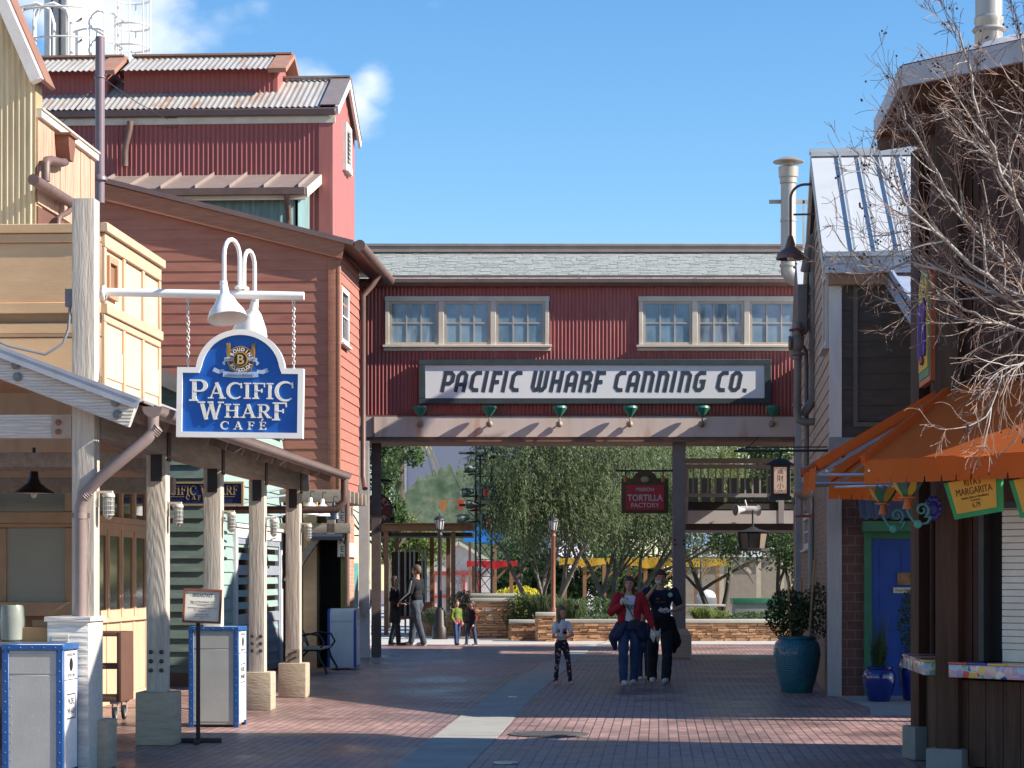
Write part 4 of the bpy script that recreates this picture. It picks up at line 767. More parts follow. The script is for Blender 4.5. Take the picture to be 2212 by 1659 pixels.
# second lower roof behind
m = MB(); m.add([(-.12, 8.2, 6.0), (5, 8.2, 6.0), (5, 11.0, 7.75), (-.12, 11.0, 7.75), (-.12, 14, 6.0), (5, 14, 6.0), (-.12, 8.2, 5.9), (-.12, 11.0, 7.6)], [(0, 1, 2, 3), (3, 2, 5, 4), (0, 3, 7, 6)]); m.prism([(8.3, 5), (13.8, 5), (13.8, 5.9), (11, 7.6), (8.3, 5.9)], 0, .3, 'x'); Rb.part('rear_roof', m, rm, smooth=0)
# narrow shuttered window high on the side and sash window low down
def lwin(pa, pb, pt, pbm, **k):
    a = Rb.rx(pb, 1245)[0]; b = Rb.rx(pa, 1245)[0]; zt_ = Rb.rx((pa+pb)/2, pt)[1]; z0 = Rb.rx((pa+pb)/2, pbm)[1]
    return pwindow(Rb, LM(), -b, -a, z0, zt_, **k)
lwin(1785, 1793, 592, 755, cols=1, rows=1, fw=.09, out=.06, frame=CB, glass=mat('pink_louvre', (.35, .17, .13), stretch=(1, 1, 20)), name='side_window')
lwin(1742, 1754, 1110, 1187, cols=1, rows=2, fw=.1, out=.06, frame=CB, name='side_window')
# thin light steel post by the bridge
a = Rb.rx(1732, 1245)[0]; m = MB(); m.box(-.12, .06, a-.1, a+.1, 0, 5.3); Rb.part('post', m, mat('light_steel', (.36, .36, .38), rough=.5))
a = Rb.rx(1766, 1245)[0]; m = MB(); m.tube([(-.1, a, 0), (-.1, a, 2.9)], .05, 10); Rb.part('downpipe', m, mat('grey_pipe', (.3, .28, .27), rough=.5))
# blue door with green frame and small awning
xd0, zd = Rb.ry(1882, 1164); xd1 = xd0+1.02; xf = Rb.ry(1866, 1164)[0]
GREEN = mat('green_frame', (.035, .16, .085), (.025, .12, .065), rough=.5); BLUE = mat('blue_door_paint', (.012, .06, .30), (.01, .045, .24), rough=.42, sc=3)
m = MB(); m.box(xf, xd0, -.06, .0, 0, zd+.0); m.box(xd1, xd1+.1, -.06, 0, 0, zd); m.box(xf, xd1+.1, -.06, 0, zd, zd+.18); dfr = Rb.part('door_frame', m, GREEN, bevel=.004)
m = MB(); q = .1; m.box(xd0, xd1, -.02, -.001, 0, zd); zz = [.05, 1.15, 1.62, 2.1]
for k, (z0, z1) in enumerate(((.12, .95), (1.12, 1.5), (1.62, 2.05))):
    for (u0, u1) in ((xd0+.12, xd0+.45), (xd0+.57, xd0+.9)):
        m.box(u0, u1, -.035, -.02, z0, z0+.03); m.box(u0, u1, -.035, -.02, z1-.03, z1); m.box(u0, u0+.03, -.035, -.02, z0+.03, z1-.03); m.box(u1-.03, u1, -.035, -.02, z0+.03, z1-.03)
dr = Rb.part('door', m, BLUE)
m = MB(); m.ell((xd1-.1, -.08, 1.0), (.03, .035, .03), 10, 8); m.box(xd1-.12, xd1-.08, -.06, -.02, .98, 1.02); Rb.part('handle', m, mat('brass', (.4, .28, .1), rough=.3, metal=.8), parent=dr)
x0, z1 = Rb.ry(1938, 1237); x2, z0 = Rb.ry(1968, 1263); m = MB(); m.box(x0, x2, -.045, -.021, z0, z1); Rb.part('door_window', m, mat('amber_glass', (.16, .07, .03), (.30, .19, .09), rough=.2, sc=8), parent=dr)
x0, z1 = Rb.ry(1929, 1269); x2, z0 = Rb.ry(1975, 1281); m = MB(); m.box(x0, x2, -.05, -.021, z0, z1); pl = Rb.part('name_plate', m, mat('cream_plate', (.55, .5, .38)), parent=dr)
m = MB(); text(m, 'Fortune Cookies', (z1-z0)*.62, (x0+x2)/2, z0+(z1-z0)*.3, -.05, .002, sx=.7); Rb.part('plate_lettering', m, DKMETAL, parent=dr)
x0, z1 = Rb.ry(1853, 1098); _, z0 = Rb.ry(1860, 1126); aw = MB(); n = 60; v = []
for i in range(n+1):
    x = x0+(2.3)*i/n; a_ = .018*math.sin(2*math.pi*x/.12); v += [(x, -.5, z0+.02+a_), (x-.0, -.03, z1+.15+a_)]
aw.add(v, [(2*i, 2*i+2, 2*i+3, 2*i+1) for i in range(n)]); ca = Rb.part('door_awning', aw, mat('blue_grey_corrugated', (.13, .15, .20), (.10, .11, .15), rough=.5), smooth=60)
_, z2 = Rb.ry(1860, 1149); m = MB(); m.box(x0+.05, x0+2.2, -.46, -.02, z2, z0-.01); Rb.part('awning_board', m, GREEN, parent=ca)
# lean roof beside it, behind the kiosk (its shade falls over the paving)
Lr = Thing('patio_roof', 'blue grey edged sloping patio roof between the kiosk and the brick building', 'roof', (5.2, 30.6, 0))
m = MB(); m.add([(0, 0, 5.75), (8, 0, 5.75), (8, -5.7, 3.5), (0, -5.7, 3.5), (0, 0, 5.6), (8, 0, 5.6), (8, -5.7, 3.35), (0, -5.7, 3.35)], [(0,3,2,1), (4,5,6,7), (0,4,7,3), (3,7,6,2), (1, 2, 6, 5)]); Lr.part('roof_deck', m, mat('tan_soffit', (.4, .26, .15)), smooth=0)
m = MB(); m.beam((-.03, .05, 5.82), (-.03, -5.7, 3.58), .04, .3); m.beam((.2, .05, 5.86), (.2, -5.7, 3.62), .5, .03); Lr.part('flashing', m, mat('blue_white_metal', (.40, .46, .58), (.3, .34, .46), rough=.4, metal=.2))
for x in (.15, 3.5, 7.5): m = MB(); m.box(x, x+.2, -5.6, -5.4, 0, 3.4); Lr.part('post', m, mat('dark_brown_timber', (.07, .035, .022), (.04, .022, .016), rough=.7, sc=3, stretch=(6, 6, .5), bump=.35, bsc=14))
# ---- chimney vent
VENT = mat('aged_vent_metal', (.46, .43, .39), (.36, .30, .25), rough=.4, metal=.35, sc=2.5, stretch=(1, 1, .5), blotch=((.3, .2, .13), 3, .6))
vp = W(1703, 1245, 43.6)-Vector((0, 0, HC)); vz = lambda py: HC+(1245-py)*43.6/FPX
m = MB(); r = .15
m.lathe([(r, vz(575)), (r, vz(480)), (r+.012, vz(479)), (r+.012, vz(474)), (r, vz(473)), (r, vz(398)), (r+.02, vz(396)), (r+.02, vz(385)), (r+.04, vz(383)), (r+.05, vz(362)), (r+.03, vz(360))], 24)
m.lathe([(.3, vz(351)), (.31, vz(349)), (.12, vz(340)), (0.001, vz(338))], 28); m.lathe([(.1, vz(365)), (.1, vz(348))], 12)
m.tube([(0, 0, vz(577)), (0, 0, vz(586)), (.06, 0, vz(596)), (.16, 0, vz(603)), (.5, .1, vz(603))], r+.004, 20)
m.lathe([(.155, 0), (.175, .01), (.175, .05), (.155, .06)], 20, T(0, 0, vz(577)))
solo('roof_vent', 'round galvanised exhaust flue with flat conical cap beside the metal roof', 'flue', m, VENT, loc=tuple(vp))
m = MB(); m.box(-.36, .5, .14, .18, vz(437), vz(429)); m.box(-.36, .36, .14, .16, vz(429), vz(429)+.002); m.beam((.3, .16, vz(430)), (.85, .3, vz(455)), .04, .04); m.box(.3, .34, .14, .17, vz(560), vz(430)); solo('flue_bracket', 'pale steel strap and strut holding the round exhaust flue', 'bracket', m, GALV, loc=tuple(vp))
# ---- gooseneck lamp on the gable
def gooseneck(name, label, pos, yaw, reach, rise, drop, sr, m_, group=None, bulb=True, cat='lamp'):
    t = Thing(name, label, cat, pos, yaw, group)
    q = MB(); pts = [(0, 0, 0)]+[(-reach+min(rise, reach)*(1-math.sin(a))*1.0, 0, 0-rise*(1-math.cos(a))*1.0) for a in [math.pi/2*i/6 for i in range(7)]][::1]
    pts = [(0, 0, 0), (-reach+rise, 0, 0)]+[(-reach+rise-rise*math.sin(a), 0, -rise+rise*math.cos(a)) for a in [math.pi/2*i/6 for i in range(1, 7)]]+[(-reach, 0, -drop)]
    q.tube(pts, .022, 10); t.part('arm', q, m_)
    q = MB(T(-reach, 0, -drop)); q.lathe([(.035, .0), (.05, -.05), (.07, -.12), (.09, -.19), (sr*.55, -.215), (sr*.9, -.27), (sr, -.34), (sr, -.365), (sr*.96, -.36), (sr*.85, -.28), (.05, -.22)], 28, cap=False); t.part('shade', q, m_)
    if bulb: q = MB(T(-reach, 0, -drop)); q.ell((0, 0, -.33), (.06, .06, .07), 12, 8); t.part('bulb', q, mat('frosted_glass', (.6, .62, .6), rough=.15))
    return t
gp_ = Rb.M @ Vector((0, 4.2, 0)); S_ = FPX/gp_.y
gl = gooseneck('gooseneck_lamp', 'rusty purple gooseneck lamp with wide dish shade on the gable wall', (gp_.x, gp_.y, HC+(1245-398)/S_), YR, gp_.x-(1708-CX)/S_, .22, (520-398)/S_-.08, .225, mat('rusty_purple_metal', (.17, .10, .10), (.12, .07, .065), rough=.5))
m = MB(); m.tube([(.02, 0, -.47), (-.38, 0, -.47)], .016, 8); m.box(.0, .03, -.04, .04, -.55, -.4); gl.part('stay', m, MATS['rusty_purple_metal'])
# ---- pipework on the corner
PIPE = mat('brown_grey_pipe', (.20, .165, .155), (.145, .115, .105), rough=.5, sc=3, bump=.15, bsc=18, spec=.5)
Pp = Thing('pipework', 'cluster of thick brown pipes with valve running down the corner by the bridge', 'pipes', tuple(W(1756, 1245, 36)-Vector((0, 0, HC))), YR)
S_ = FPX/36
def pz(px, py): return ((px-1756)/S_, 0, HC+(1245-py)/S_)
def ppipe(pts, r, y=0, flange=()):
    m = MB(); m.tube([Vector(pz(*p))+Vector((0, y, 0)) for p in pts], r, 14)
    for f in flange: c = Vector(pz(*f))+Vector((0, y, 0)); m.lathe([(r, 0), (r+.02, .0), (r+.02, .035), (r, .035)], 14, T(*c))
    return Pp.part('pipe', m, PIPE)
ppipe([(1738, 590), (1741, 575), (1747, 540), (1752, 520), (1757, 512), (1757, 525), (1757, 850), (1755, 868), (1745, 882), (1733, 900)], .075, -.15, ((1757, 640), (1757, 760), (1757, 845)))
ppipe([(1721, 700), (1722, 780), (1721, 895), (1724, 910), (1735, 914), (1778, 914)], .062, -.3, ((1721, 780), (1721, 880)))
ppipe([(1742, 905), (1742, 1090)], .045, 0)
ppipe([(1732, 720), (1732, 745), (1741, 760), (1742, 790), (1742, 905)], .038, 0)
ppipe([(1735, 722), (1748, 700), (1752, 690)], .05, -.1)
m = MB(); c = pz(1721, 745); m.ell((c[0], -.3, c[2]), (.11, .11, .16), 16, 12); m.lathe([(.1, 0), (.12, .01), (.12, .04), (.1, .05)], 16, T(c[0], -.3, c[2]-.2)); m.lathe([(.1, 0), (.12, .01), (.12, .04), (.1, .05)], 16, T(c[0]-.14, -.3, c[2]) @ RY(R(90))); m.tube([(c[0], -.3, c[2]+.1), (c[0], -.3, c[2]+.24)], .03, 8); Pp.part('valve', m, PIPE)
def wheel(c, r, mt, nm='hand_wheel'):
    q = MB(T(*c)); q.tube([(r*math.cos(a), r*math.sin(a), 0) for a in [2*math.pi*i/16 for i in range(17)]], .016, 6, caps=False); q.tube([(-r, 0, 0), (r, 0, 0)], .01, 6); q.tube([(0, -r, 0), (0, r, 0)], .01, 6); return q
RUSTR = mat('dull_red_wheel', (.22, .045, .04), rough=.5)
Pp.part('hand_wheel', wheel((c[0], -.3, HC+(1245-717)/S_), .12, RUSTR), RUSTR)
m = MB(); a = pz(1722, 617); b = pz(1743, 722); m.bb(a[0], b[0], -.22, .0, b[2], a[2], .02); Pp.part('junction_box', m, mat('grey_box', (.15, .14, .15), rough=.5))
m = MB(); a = pz(1782, 870); b = pz(1785, 945); m.box(a[0], b[0]+.03, -.34, -.2, b[2], a[2]); [m.tube([(a[0], -.27, pz(0, y)[2]), (pz(1760, 0)[0], -.2, pz(0, y)[2])], .012, 5) for y in (872, 895, 938)]; Pp.part('wall_bracket', m, DKMETAL)
# lower horizontals under the beam + valve
Pl = Thing('low_pipework', 'fat horizontal brown pipe with elbow and red hand wheel beneath the siding', 'pipes', tuple(W(1756, 1245, 30)-Vector((0, 0, HC))), YR)
S_ = FPX/30
def lz(px, py, y=0): return Vector(((px-1756)/S_, y, HC+(1245-py)/S_))
for pts, r, y in (([(1860, 1040), (1765, 1040), (1748, 1043), (1738, 1056), (1735, 1075)], .085, -.25), ([(1870, 1002), (1775, 1002), (1762, 1006), (1745, 1018), (1728, 1022)], .062, -.1), ([(1746, 1068), (1746, 1110)], .04, -.25), ([(1728, 1080), (1728, 1128)], .03, -.2), ([(1750, 1085), (1750, 1098), (1743, 1106), (1735, 1106)], .022, -.25)):
    m = MB(); m.tube([lz(px, py, y) for px, py in pts], r, 14); Pl.part('pipe', m, PIPE)
m = MB(); m.ell(lz(1736, 1062, -.25), (.14, .12, .12), 14, 10); m.lathe([(.1, 0), (.13, .01), (.13, .05), (.1, .06)], 14, T(*lz(1742, 1040, -.25)) @ RY(R(90))); Pl.part('valve', m, PIPE)
Pl.part('hand_wheel', wheel(lz(1737, 1116, -.25), .12, RUSTR), RUSTR)
# ---- lantern sign on a bar
Ln = Thing('lantern_sign', 'hanging boxed lantern sign with four dark characters on a cream panel', 'lantern', tuple(W(1685, 1080, 31.5)), YR)
S_ = FPX/31.5; hw = 21/S_; hh = 85/S_
m = MB(); m.box(-hw, hw, -.12, .12, .05, hh-.05); Ln.part('case', m, mat('dark_red_case', (.06, .02, .02), rough=.5))
m = MB(); m.add([(-hw-.06, -.17, hh-.06), (hw+.06, -.17, hh-.06), (hw+.06, .17, hh-.06), (-hw-.06, .17, hh-.06), (-hw*.5, -.06, hh+.02), (hw*.5, -.06, hh+.02), (hw*.5, .06, hh+.02), (-hw*.5, .06, hh+.02)], [(0,1,5,4), (1,2,6,5), (2,3,7,6), (3,0,4,7), (4,5,6,7), (3,2,1,0)]); m.tube([(0, 0, hh), (0, 0, hh+.14)], .02, 8); m.box(-hw-.02, hw+.02, -.14, .14, 0, .05); Ln.part('cap', m, DKMETAL)
m = MB(); m.box(-hw+.05, hw-.05, -.128, -.12, .09, hh-.1); Ln.part('panel', m, mat('cream_panel', (.85, .62, .42), (.75, .54, .36), rough=.5, emit=((1, .62, .4), .16)))
m = MB(); [text(m, c, .1, 0, hh-.19-k*.105, -.128, .002) for k, c in enumerate('運財小菜')]; 
for sx_ in (-1, 1):
    for zz, s2 in ((.10, 1), (hh-.11, -1)):
        x = sx_*(hw-.06); m.ribbon([(x, zz+s2*.05), (x, zz), (x-sx_*.045, zz)], .006, -.128, .003); m.ribbon([(x-sx_*.015, zz+s2*.035), (x-sx_*.015, zz+s2*.014), (x-sx_*.035, zz+s2*.014)], .005, -.128, .003)
Ln.part('lettering', m, DKMETAL, smooth=0)
m = MB(); m.tube([(-.65, 0, hh+.14), (.72, 0, hh+.14)], .018, 8); m.tube([(-.5, 0, hh+.19), (.72, 0, hh+.19)], .01, 6); m.tube([(-.65, .0, hh+.14), (-.45, 0, hh+.19), (-.3, 0, hh+.34)], .008, 5); Ln.part('bar', m, DKMETAL)
# ---- horn speakers on the balcony
hp = W(1615, 1102, 48.1); m = MB()
for sx_ in (-1, 1):
    M_ = RZ(R(25)) @ RY(R(90*sx_)); m.lathe([(.05, .02), (.07, .12), (.15, .3), (.17, .32), (.14, .31)], 18, T(sx_*.04-.02, -.05, 0) @ M_ @ Matrix.Scale(.75, 4), cap=False)
m.lathe([(.09, -.16), (.09, .16)], 14, RY(R(90))); m.tube([(0, 0, 0), (-.05, .1, .22)], .02, 8)
solo('horn_speaker', 'pair of pale horn speakers fixed below the balcony railing', 'speaker', m, mat('pale_grey_plastic', (.48, .47, .48), rough=.4), loc=tuple(hp))
hp = W(1626, 1190, 47); Hl = Thing('drum_lantern', 'squat brown drum lantern hanging in the shade under the balcony', 'lantern', tuple(hp))
m = MB(); m.lathe([(.2, .05), (.24, .32)], 8, RZ(R(22)), cap=True); Hl.o.scale = (1.35, 1.35, 1.15); Hl.part('glass', m, mat('parchment', (.22, .17, .12), rough=.5))
m = MB(); m.lathe([(.28, 0), (.28, .04), (.22, .05)], 8, RZ(R(22))); m.lathe([(.25, .32), (.28, .35), (.1, .4), (.02, .45)], 8, RZ(R(22))); m.tube([(0, 0, .4), (0, 0, .75)], .015, 6)
for k in range(8): a = R(22+45*k); m.beam((.205*math.cos(a), .205*math.sin(a), .04), (.245*math.cos(a), .245*math.sin(a), .33), .02, .02)
Hl.part('frame', m, DKMETAL)
# ================================================ octagonal kiosk
Kk = Thing('octagonal_kiosk', 'dark timber octagonal drinks kiosk with orange awnings and tiled counters', 'kiosk', (5.83, 19.05, 0), R(-3.7))
DKW = mat('dark_stained_boards', (.062, .020, .010), (.028, .010, .006), rough=.65, sc=2.5, stretch=(7, 7, .5), bump=.4, bsc=16)
GRW = mat('greyed_brown_planks', (.085, .042, .022), (.045, .02, .012), rough=.75, sc=2.5, stretch=(7, 7, .6), bump=.4, bsc=16, grain=.3)
def V8(ap, k): a = R(180-22.5+45*k); r_ = ap/math.cos(R(22.5)); return Vector((r_*math.cos(a), r_*math.sin(a), 0))
# facet k between V8(k) and V8(k+1): k=0 faces left, 1 faces camera-left, -1 faces back-left
AP = 2.13
def FM(k, ap=AP):    # facet frame: x along facet (seen left to right from outside), -y outwards
    return RZ(R(180+45*k+90)) @ T(0, -ap)
SD = 2*AP*math.tan(R(22.5)); EV = 5.78
for k in range(-2, 4):
    m = MB(FM(k)); m.planks([(-SD/2, .78), (SD/2, .78), (SD/2, 5.55), (-SD/2, 5.55)], .2, .01, .02, .02, .01) if k not in (0, 1) else None
    if k in (0, 1):
        w0 = -.62; w1 = .62
        m.planks([(-SD/2, .95), (w0, .95), (w0, 5.55), (-SD/2, 5.55)], .19, .01, .02, .02, .012); m.planks([(w1, .95), (SD/2, .95), (SD/2, 5.55), (w1, 5.55)], .19, .01, .02, .02, .012); m.planks([(w0, 2.25), (w1, 2.25), (w1, 5.55), (w0, 5.55)], .19, .01, .02, .02, .012)
    m.box(-SD/2, SD/2, .021, .06, .0, 5.55) if k not in (0, 1) else m.box(-SD/2, SD/2, .25, .3, 0, 5.55)
    wl = Kk.part('wall', m, DKW)
    m = MB(FM(k)); m.planks([(-SD/2, .1), (SD/2, .1), (SD/2, .80), (-SD/2, .80)], .17, .008, 0, .03, .006); Kk.part('plank_panel', m, GRW)
    if k == 1:
        f = MB(FM(k)); f.box(w0, w0+.05, -.03, .2, .96, 2.25); f.box(w1-.05, w1, -.03, .2, .96, 2.25); f.box(w0, w1, -.03, .2, 2.2, 2.25); Kk.part('shutter_frame', f, DKMETAL)
        f = MB(FM(k)); z = 1.06; f.box(w0+.17, w1-.05, .06, .07, .96, 1.055)
        v = []; n = 0
        while z < 2.2: f.add([(w0+.17, .055, z), (w1-.05, .055, z), (w1-.05, .055, z+.046), (w0+.17, .055, z+.046), (w0+.17, .07, z), (w1-.05, .07, z), (w1-.05, .07, z+.052), (w0+.17, .07, z+.052)], [(0,1,2,3), (4,5,1,0), (3,2,6,7)]); z += .054
        Kk.part('roller_shutter', f, mat('cream_roller_slats', (.66, .64, .56), (.56, .53, .46), rough=.45), smooth=0)
        f = MB(FM(k)); f.box(w0+.05, w1-.05, .072, .08, .96, 2.2); Kk.part('shutter_back', f, BLACK)
# posts on concrete feet
for k, (fw_, fh) in zip(range(-1, 4), ((.4, .32),)*5):
    p = V8(AP+.03, k); M_ = T(p.x, p.y) @ RZ(R(-30+45*(k-1)))
    m = MB(M_); m.bb(-.1, .1, -.1, .1, .2, 5.5, .008); po = Kk.part('post', m, GRW if k == 1 else DKW)
    m = MB(M_); m.bb(-.16, .16, -.16, .16, 0, .30 if k != 1 else .24, .02); Kk.part('footing', m, mat('grey_footing', (.22, .23, .22), (.17, .17, .165), rough=.8), parent=po)
# roof, fascia and soffit
AE = 2.58; m = MB(); e = [V8(AE, k) for k in range(8)]; ap_z = 6.72
m.add([tuple(p)[:2]+(EV+.05,) for p in e]+[(0, 0, ap_z)], [(i, (i+1) % 8, 8)[::1] for i in range(8)]); rk = Kk.part('roof', m, mat('grey_kiosk_roof', (.46, .46, .50), (.38, .37, .40), rough=.4, metal=.2), smooth=0)
m = MB()
for k in range(8): a = V8(AE, k)*1.0; b = V8(AE, k+1); m.beam(a+Vector((0, 0, EV-.05)), b+Vector((0, 0, EV-.05)), .045, .17)
Kk.part('fascia', m, mat('pale_grey_fascia', (.44, .45, .48), (.36, .36, .39), rough=.5))
m = MB(); m.add([(p.x, p.y, EV-.12) for p in e]+[(p.x*.8, p.y*.8, EV-.16) for p in e]+[(p.x*.8, p.y*.8, 5.4) for p in e], [(i, (i+1) % 8, (i+1) % 8+8, i+8) for i in range(8)]+[(i+8, (i+1) % 8+8, (i+1) % 8+16, i+16) for i in range(8)])
for k in range(8):
    a = V8(AE-.02, k)+Vector((0, 0, EV-.17)); m.beam(a, Vector((a.x*.72, a.y*.72, EV-.12)), .09, .14)
    for u in (.33, .67): q = V8(AE-.04, k).lerp(V8(AE-.04, k+1), u); m.beam(q+Vector((0, 0, EV-.17)), Vector((q.x*.75, q.y*.75, EV-.12)), .07, .12)
Kk.part('soffit', m, mat('brown_soffit', (.15, .085, .06), (.10, .06, .045), rough=.7))
pc = Kk.inv @ Vector((4.27, 19.9, 0)); m = MB(); m.lathe([(.125, 5.9), (.125, 6.6), (.13, 6.61), (.13, 6.65), (.12, 6.66), (.12, 8.5)], 24, T(pc.x, pc.y)); m.lathe([(.135, 0), (.15, .02), (.135, .04)], 24, T(pc.x, pc.y, 6.52)); Kk.part('flue', m, VENT)
# tiled counters
def mosaic():
    m = bpy.data.materials.new('mosaic_tile'); m.use_nodes = True; t = m.node_tree; b = t.nodes['Principled BSDF']; L = t.links.new
    tc = t.nodes.new('ShaderNodeTexCoord'); vo = t.nodes.new('ShaderNodeTexVoronoi'); vo.inputs['Scale'].default_value = 15; L(tc.outputs['Object'], vo.inputs[0])
    cr = t.nodes.new('ShaderNodeValToRGB'); cr.color_ramp.interpolation = 'CONSTANT'; e = cr.color_ramp.elements
    cols = [(.02, .04, .28), (.55, .38, .30), (.60, .40, .08), (.45, .08, .06), (.20, .38, .52), (.62, .58, .48), (.32, .26, .42), (.10, .32, .22), (.5, .3, .35)]
    for i, c in enumerate(cols):
        el = e[0] if i == 0 else (e[1] if i == 1 else e.new(i/len(cols))); el.position = i/len(cols); el.color = (*c, 1)
    s = t.nodes.new('ShaderNodeSeparateColor'); L(vo.outputs['Color'], s.inputs[0]); L(s.outputs[0], cr.inputs[0])
    v2 = t.nodes.new('ShaderNodeTexVoronoi'); v2.feature = 'DISTANCE_TO_EDGE'; v2.inputs['Scale'].default_value = 15; L(tc.outputs['Object'], v2.inputs[0])
    gt_ = t.nodes.new('ShaderNodeMath'); gt_.operation = 'GREATER_THAN'; gt_.inputs[1].default_value = .035; L(v2.outputs['Distance'], gt_.inputs[0])
    mx = t.nodes.new('ShaderNodeMixRGB'); mx.inputs[1].default_value = (.5, .48, .44, 1); L(gt_.outputs[0], mx.inputs[0]); L(cr.outputs[0], mx.inputs[2]); L(mx.outputs[0], b.inputs['Base Color']); b.inputs['Roughness'].default_value = .25
    return m
MOS = mosaic()
for k in (0, 1):
    m = MB(FM(k)); m.bb(-SD/2+.12, SD/2-.1, -.24, .12, .83, .935, .008); ct = Kk.part('counter', m, MOS)
    n = 8; 
    for i in range(n):
        m = MB(FM(k)); x0 = -SD/2+.12+(SD-.22)*i/n; m.bb(x0+.003, x0+(SD-.22)/n-.003, -.25, .1, .9355, .955, .006)
        Kk.part('edge_tile', m, [mat('tile_peach', (.6, .36, .25), rough=.25), mat('tile_red', (.5, .06, .05), rough=.25), mat('tile_blue', (.02, .04, .3), rough=.25), mat('tile_yellow', (.62, .42, .08), rough=.25)][(i*5+k) % 4], parent=ct)
# awnings
def fabric():
    m = mat('orange_canvas', (.70, .17, .025), (.58, .125, .02), rough=.8, sc=1.2, bump=.12, bsc=180, amt=.6); t = m.node_tree; b = t.nodes['Principled BSDF']
    tr = t.nodes.new('ShaderNodeBsdfTranslucent'); tr.inputs[0].default_value = (.75, .17, .02, 1); ms = t.nodes.new('ShaderNodeMixShader'); ms.inputs[0].default_value = .45
    t.links.new(b.outputs[0], ms.inputs[1]); t.links.new(tr.outputs[0], ms.inputs[2]); t.links.new(ms.outputs[0], t.nodes['Material Output'].inputs[0]); return m
FAB = fabric()
for k in (-1, 0, 1, 2):
    A = 1.08; zt_, zo, zv = 3.22, 2.57, 2.38; hw_ = SD/2-.02; fl = A*math.tan(R(22.5))*.0+.06
    m = MB(FM(k)); nx = 12; ny = 6; v = []
    for j in range(ny+1):
        for i in range(nx+1):
            u = i/nx; t_ = j/ny; sag = .018*math.sin(math.pi*t_)*(1+.5*math.cos(u*math.pi*6)); x = -hw_-fl*t_+u*(2*hw_+2*fl*t_); v.append((x, -.04-A*t_, zt_+(zo-zt_)*t_-sag))
    f = [(j*(nx+1)+i, (j+1)*(nx+1)+i, (j+1)*(nx+1)+i+1, j*(nx+1)+i+1) for j in range(ny) for i in range(nx)]; m.add(v, f)
    if k == 0: m = MB(FM(0)); m.add([(-hw_, -.05, zt_), (-hw_+.12, -.05, zt_), (-hw_+.12, -.05-A, zo), (-hw_-.06, -.05-A, zo)], [(0, 1, 2, 3)]); m.add([(hw_-.12, -.05, zt_), (hw_, -.05, zt_), (hw_+.06, -.05-A, zo), (hw_-.12, -.05-A, zo)], [(0, 1, 2, 3)])
    aw = Kk.part('awning', m, FAB, smooth=60)
    # valance with scallops: front and the two short ends
    m = MB(FM(k)); wd = 2*(hw_+fl); n = 12; v = []; top = []; bot = []
    xs = []; 
    for i in range(n):
        x0 = -hw_-fl+wd*i/n; s_ = wd/n
        for u in (0.06, .5, .94): xs.append((x0+s_*u, zv))
        if i < n-1: xs += [(x0+s_*.97, zv+.045), (x0+s_*1.03, zv+.045)]
    v = [(x, -.045-A-.012*math.sin(x*9), zo-.002) for x, z in xs]+[(x, -.055-A-.02*math.sin(x*9), z) for x, z in xs]; q = len(xs)
    m.add(v, [(i, i+q, i+q+1, i+1) for i in range(q-1)])
    Kk.part('valance', m, FAB, parent=aw, smooth=60)
    m = MB(FM(k) @ T(0, 0, -.05)); m.tube([(-hw_-fl, .03-A, zo+.0), (hw_+fl, .03-A, zo+.0)], .012, 6); 
    for x in (-hw_, hw_): m.tube([(x, -.03, zt_-.03), (x, -.04-A, zo-.03)], .014, 6); m.tube([(x, 0, zo-.03), (x, -.04-A, zo-.03)], .014, 6)
    
    for x in (-hw_, hw_): q = MB(FM(k)); q.beam((x*1.0, -.02, zt_+.0), (x*1.06, -.05-A, zo+.0), .05, .075); Kk.part('rake_hem', q, FAB, parent=aw)
    Kk.part('awning_frame', m, mat('silver_tube', (.5, .52, .55), rough=.35, metal=.6), parent=aw)
# painted sign panel on the left facet
Ks = Thing('painted_sign', 'tall orange and green bordered yellow sign with purple lettering high on the kiosk side', 'sign', tuple(Kk.M @ (FM(0) @ Vector((0, -.14, 0)))), R(-3.7)-R(90))
sw = .40; zt_, z0 = 4.22, 3.36
m = MB(); m.prism([(-sw, z0-.05), (sw, z0-.05), (sw, zt_), (sw*.5, zt_+.12), (-sw*.5, zt_+.12), (-sw, zt_)], 0, .05, 'y'); Ks.part('orange_border', m, mat('orange_paint', (.55, .14, .05), rough=.5))
m = MB(); m.prism([(-sw+.05, z0), (sw-.05, z0), (sw-.05, zt_-.03), (sw*.48, zt_+.07), (-sw*.48, zt_+.07), (-sw+.05, zt_-.03)], -.008, 0, 'y'); Ks.part('green_border', m, mat('green_paint', (.03, .25, .10), rough=.5))
m = MB(); m.prism([(-sw+.09, z0+.07), (sw-.09, z0+.07), (sw-.09, zt_-.08), (sw*.42, zt_), (-sw*.42, zt_), (-sw+.09, zt_-.08)], -.016, -.008, 'y'); Ks.part('panel', m, mat('yellow_paint', (.65, .42, .03), rough=.5))
m = MB(); text(m, "RITA'S", .62, 0, z0+.2, -.016, .02, sx=.30, bold=.02); Ks.part('lettering', m, mat('purple_paint', (.07, .03, .28), rough=.45), smooth=0)
m = MB(); m.ell((0, -.03, z0+.15), (.10, .015, .04), 10, 6); Ks.part('motif', m, mat('maroon_paint', (.25, .02, .04), rough=.5))
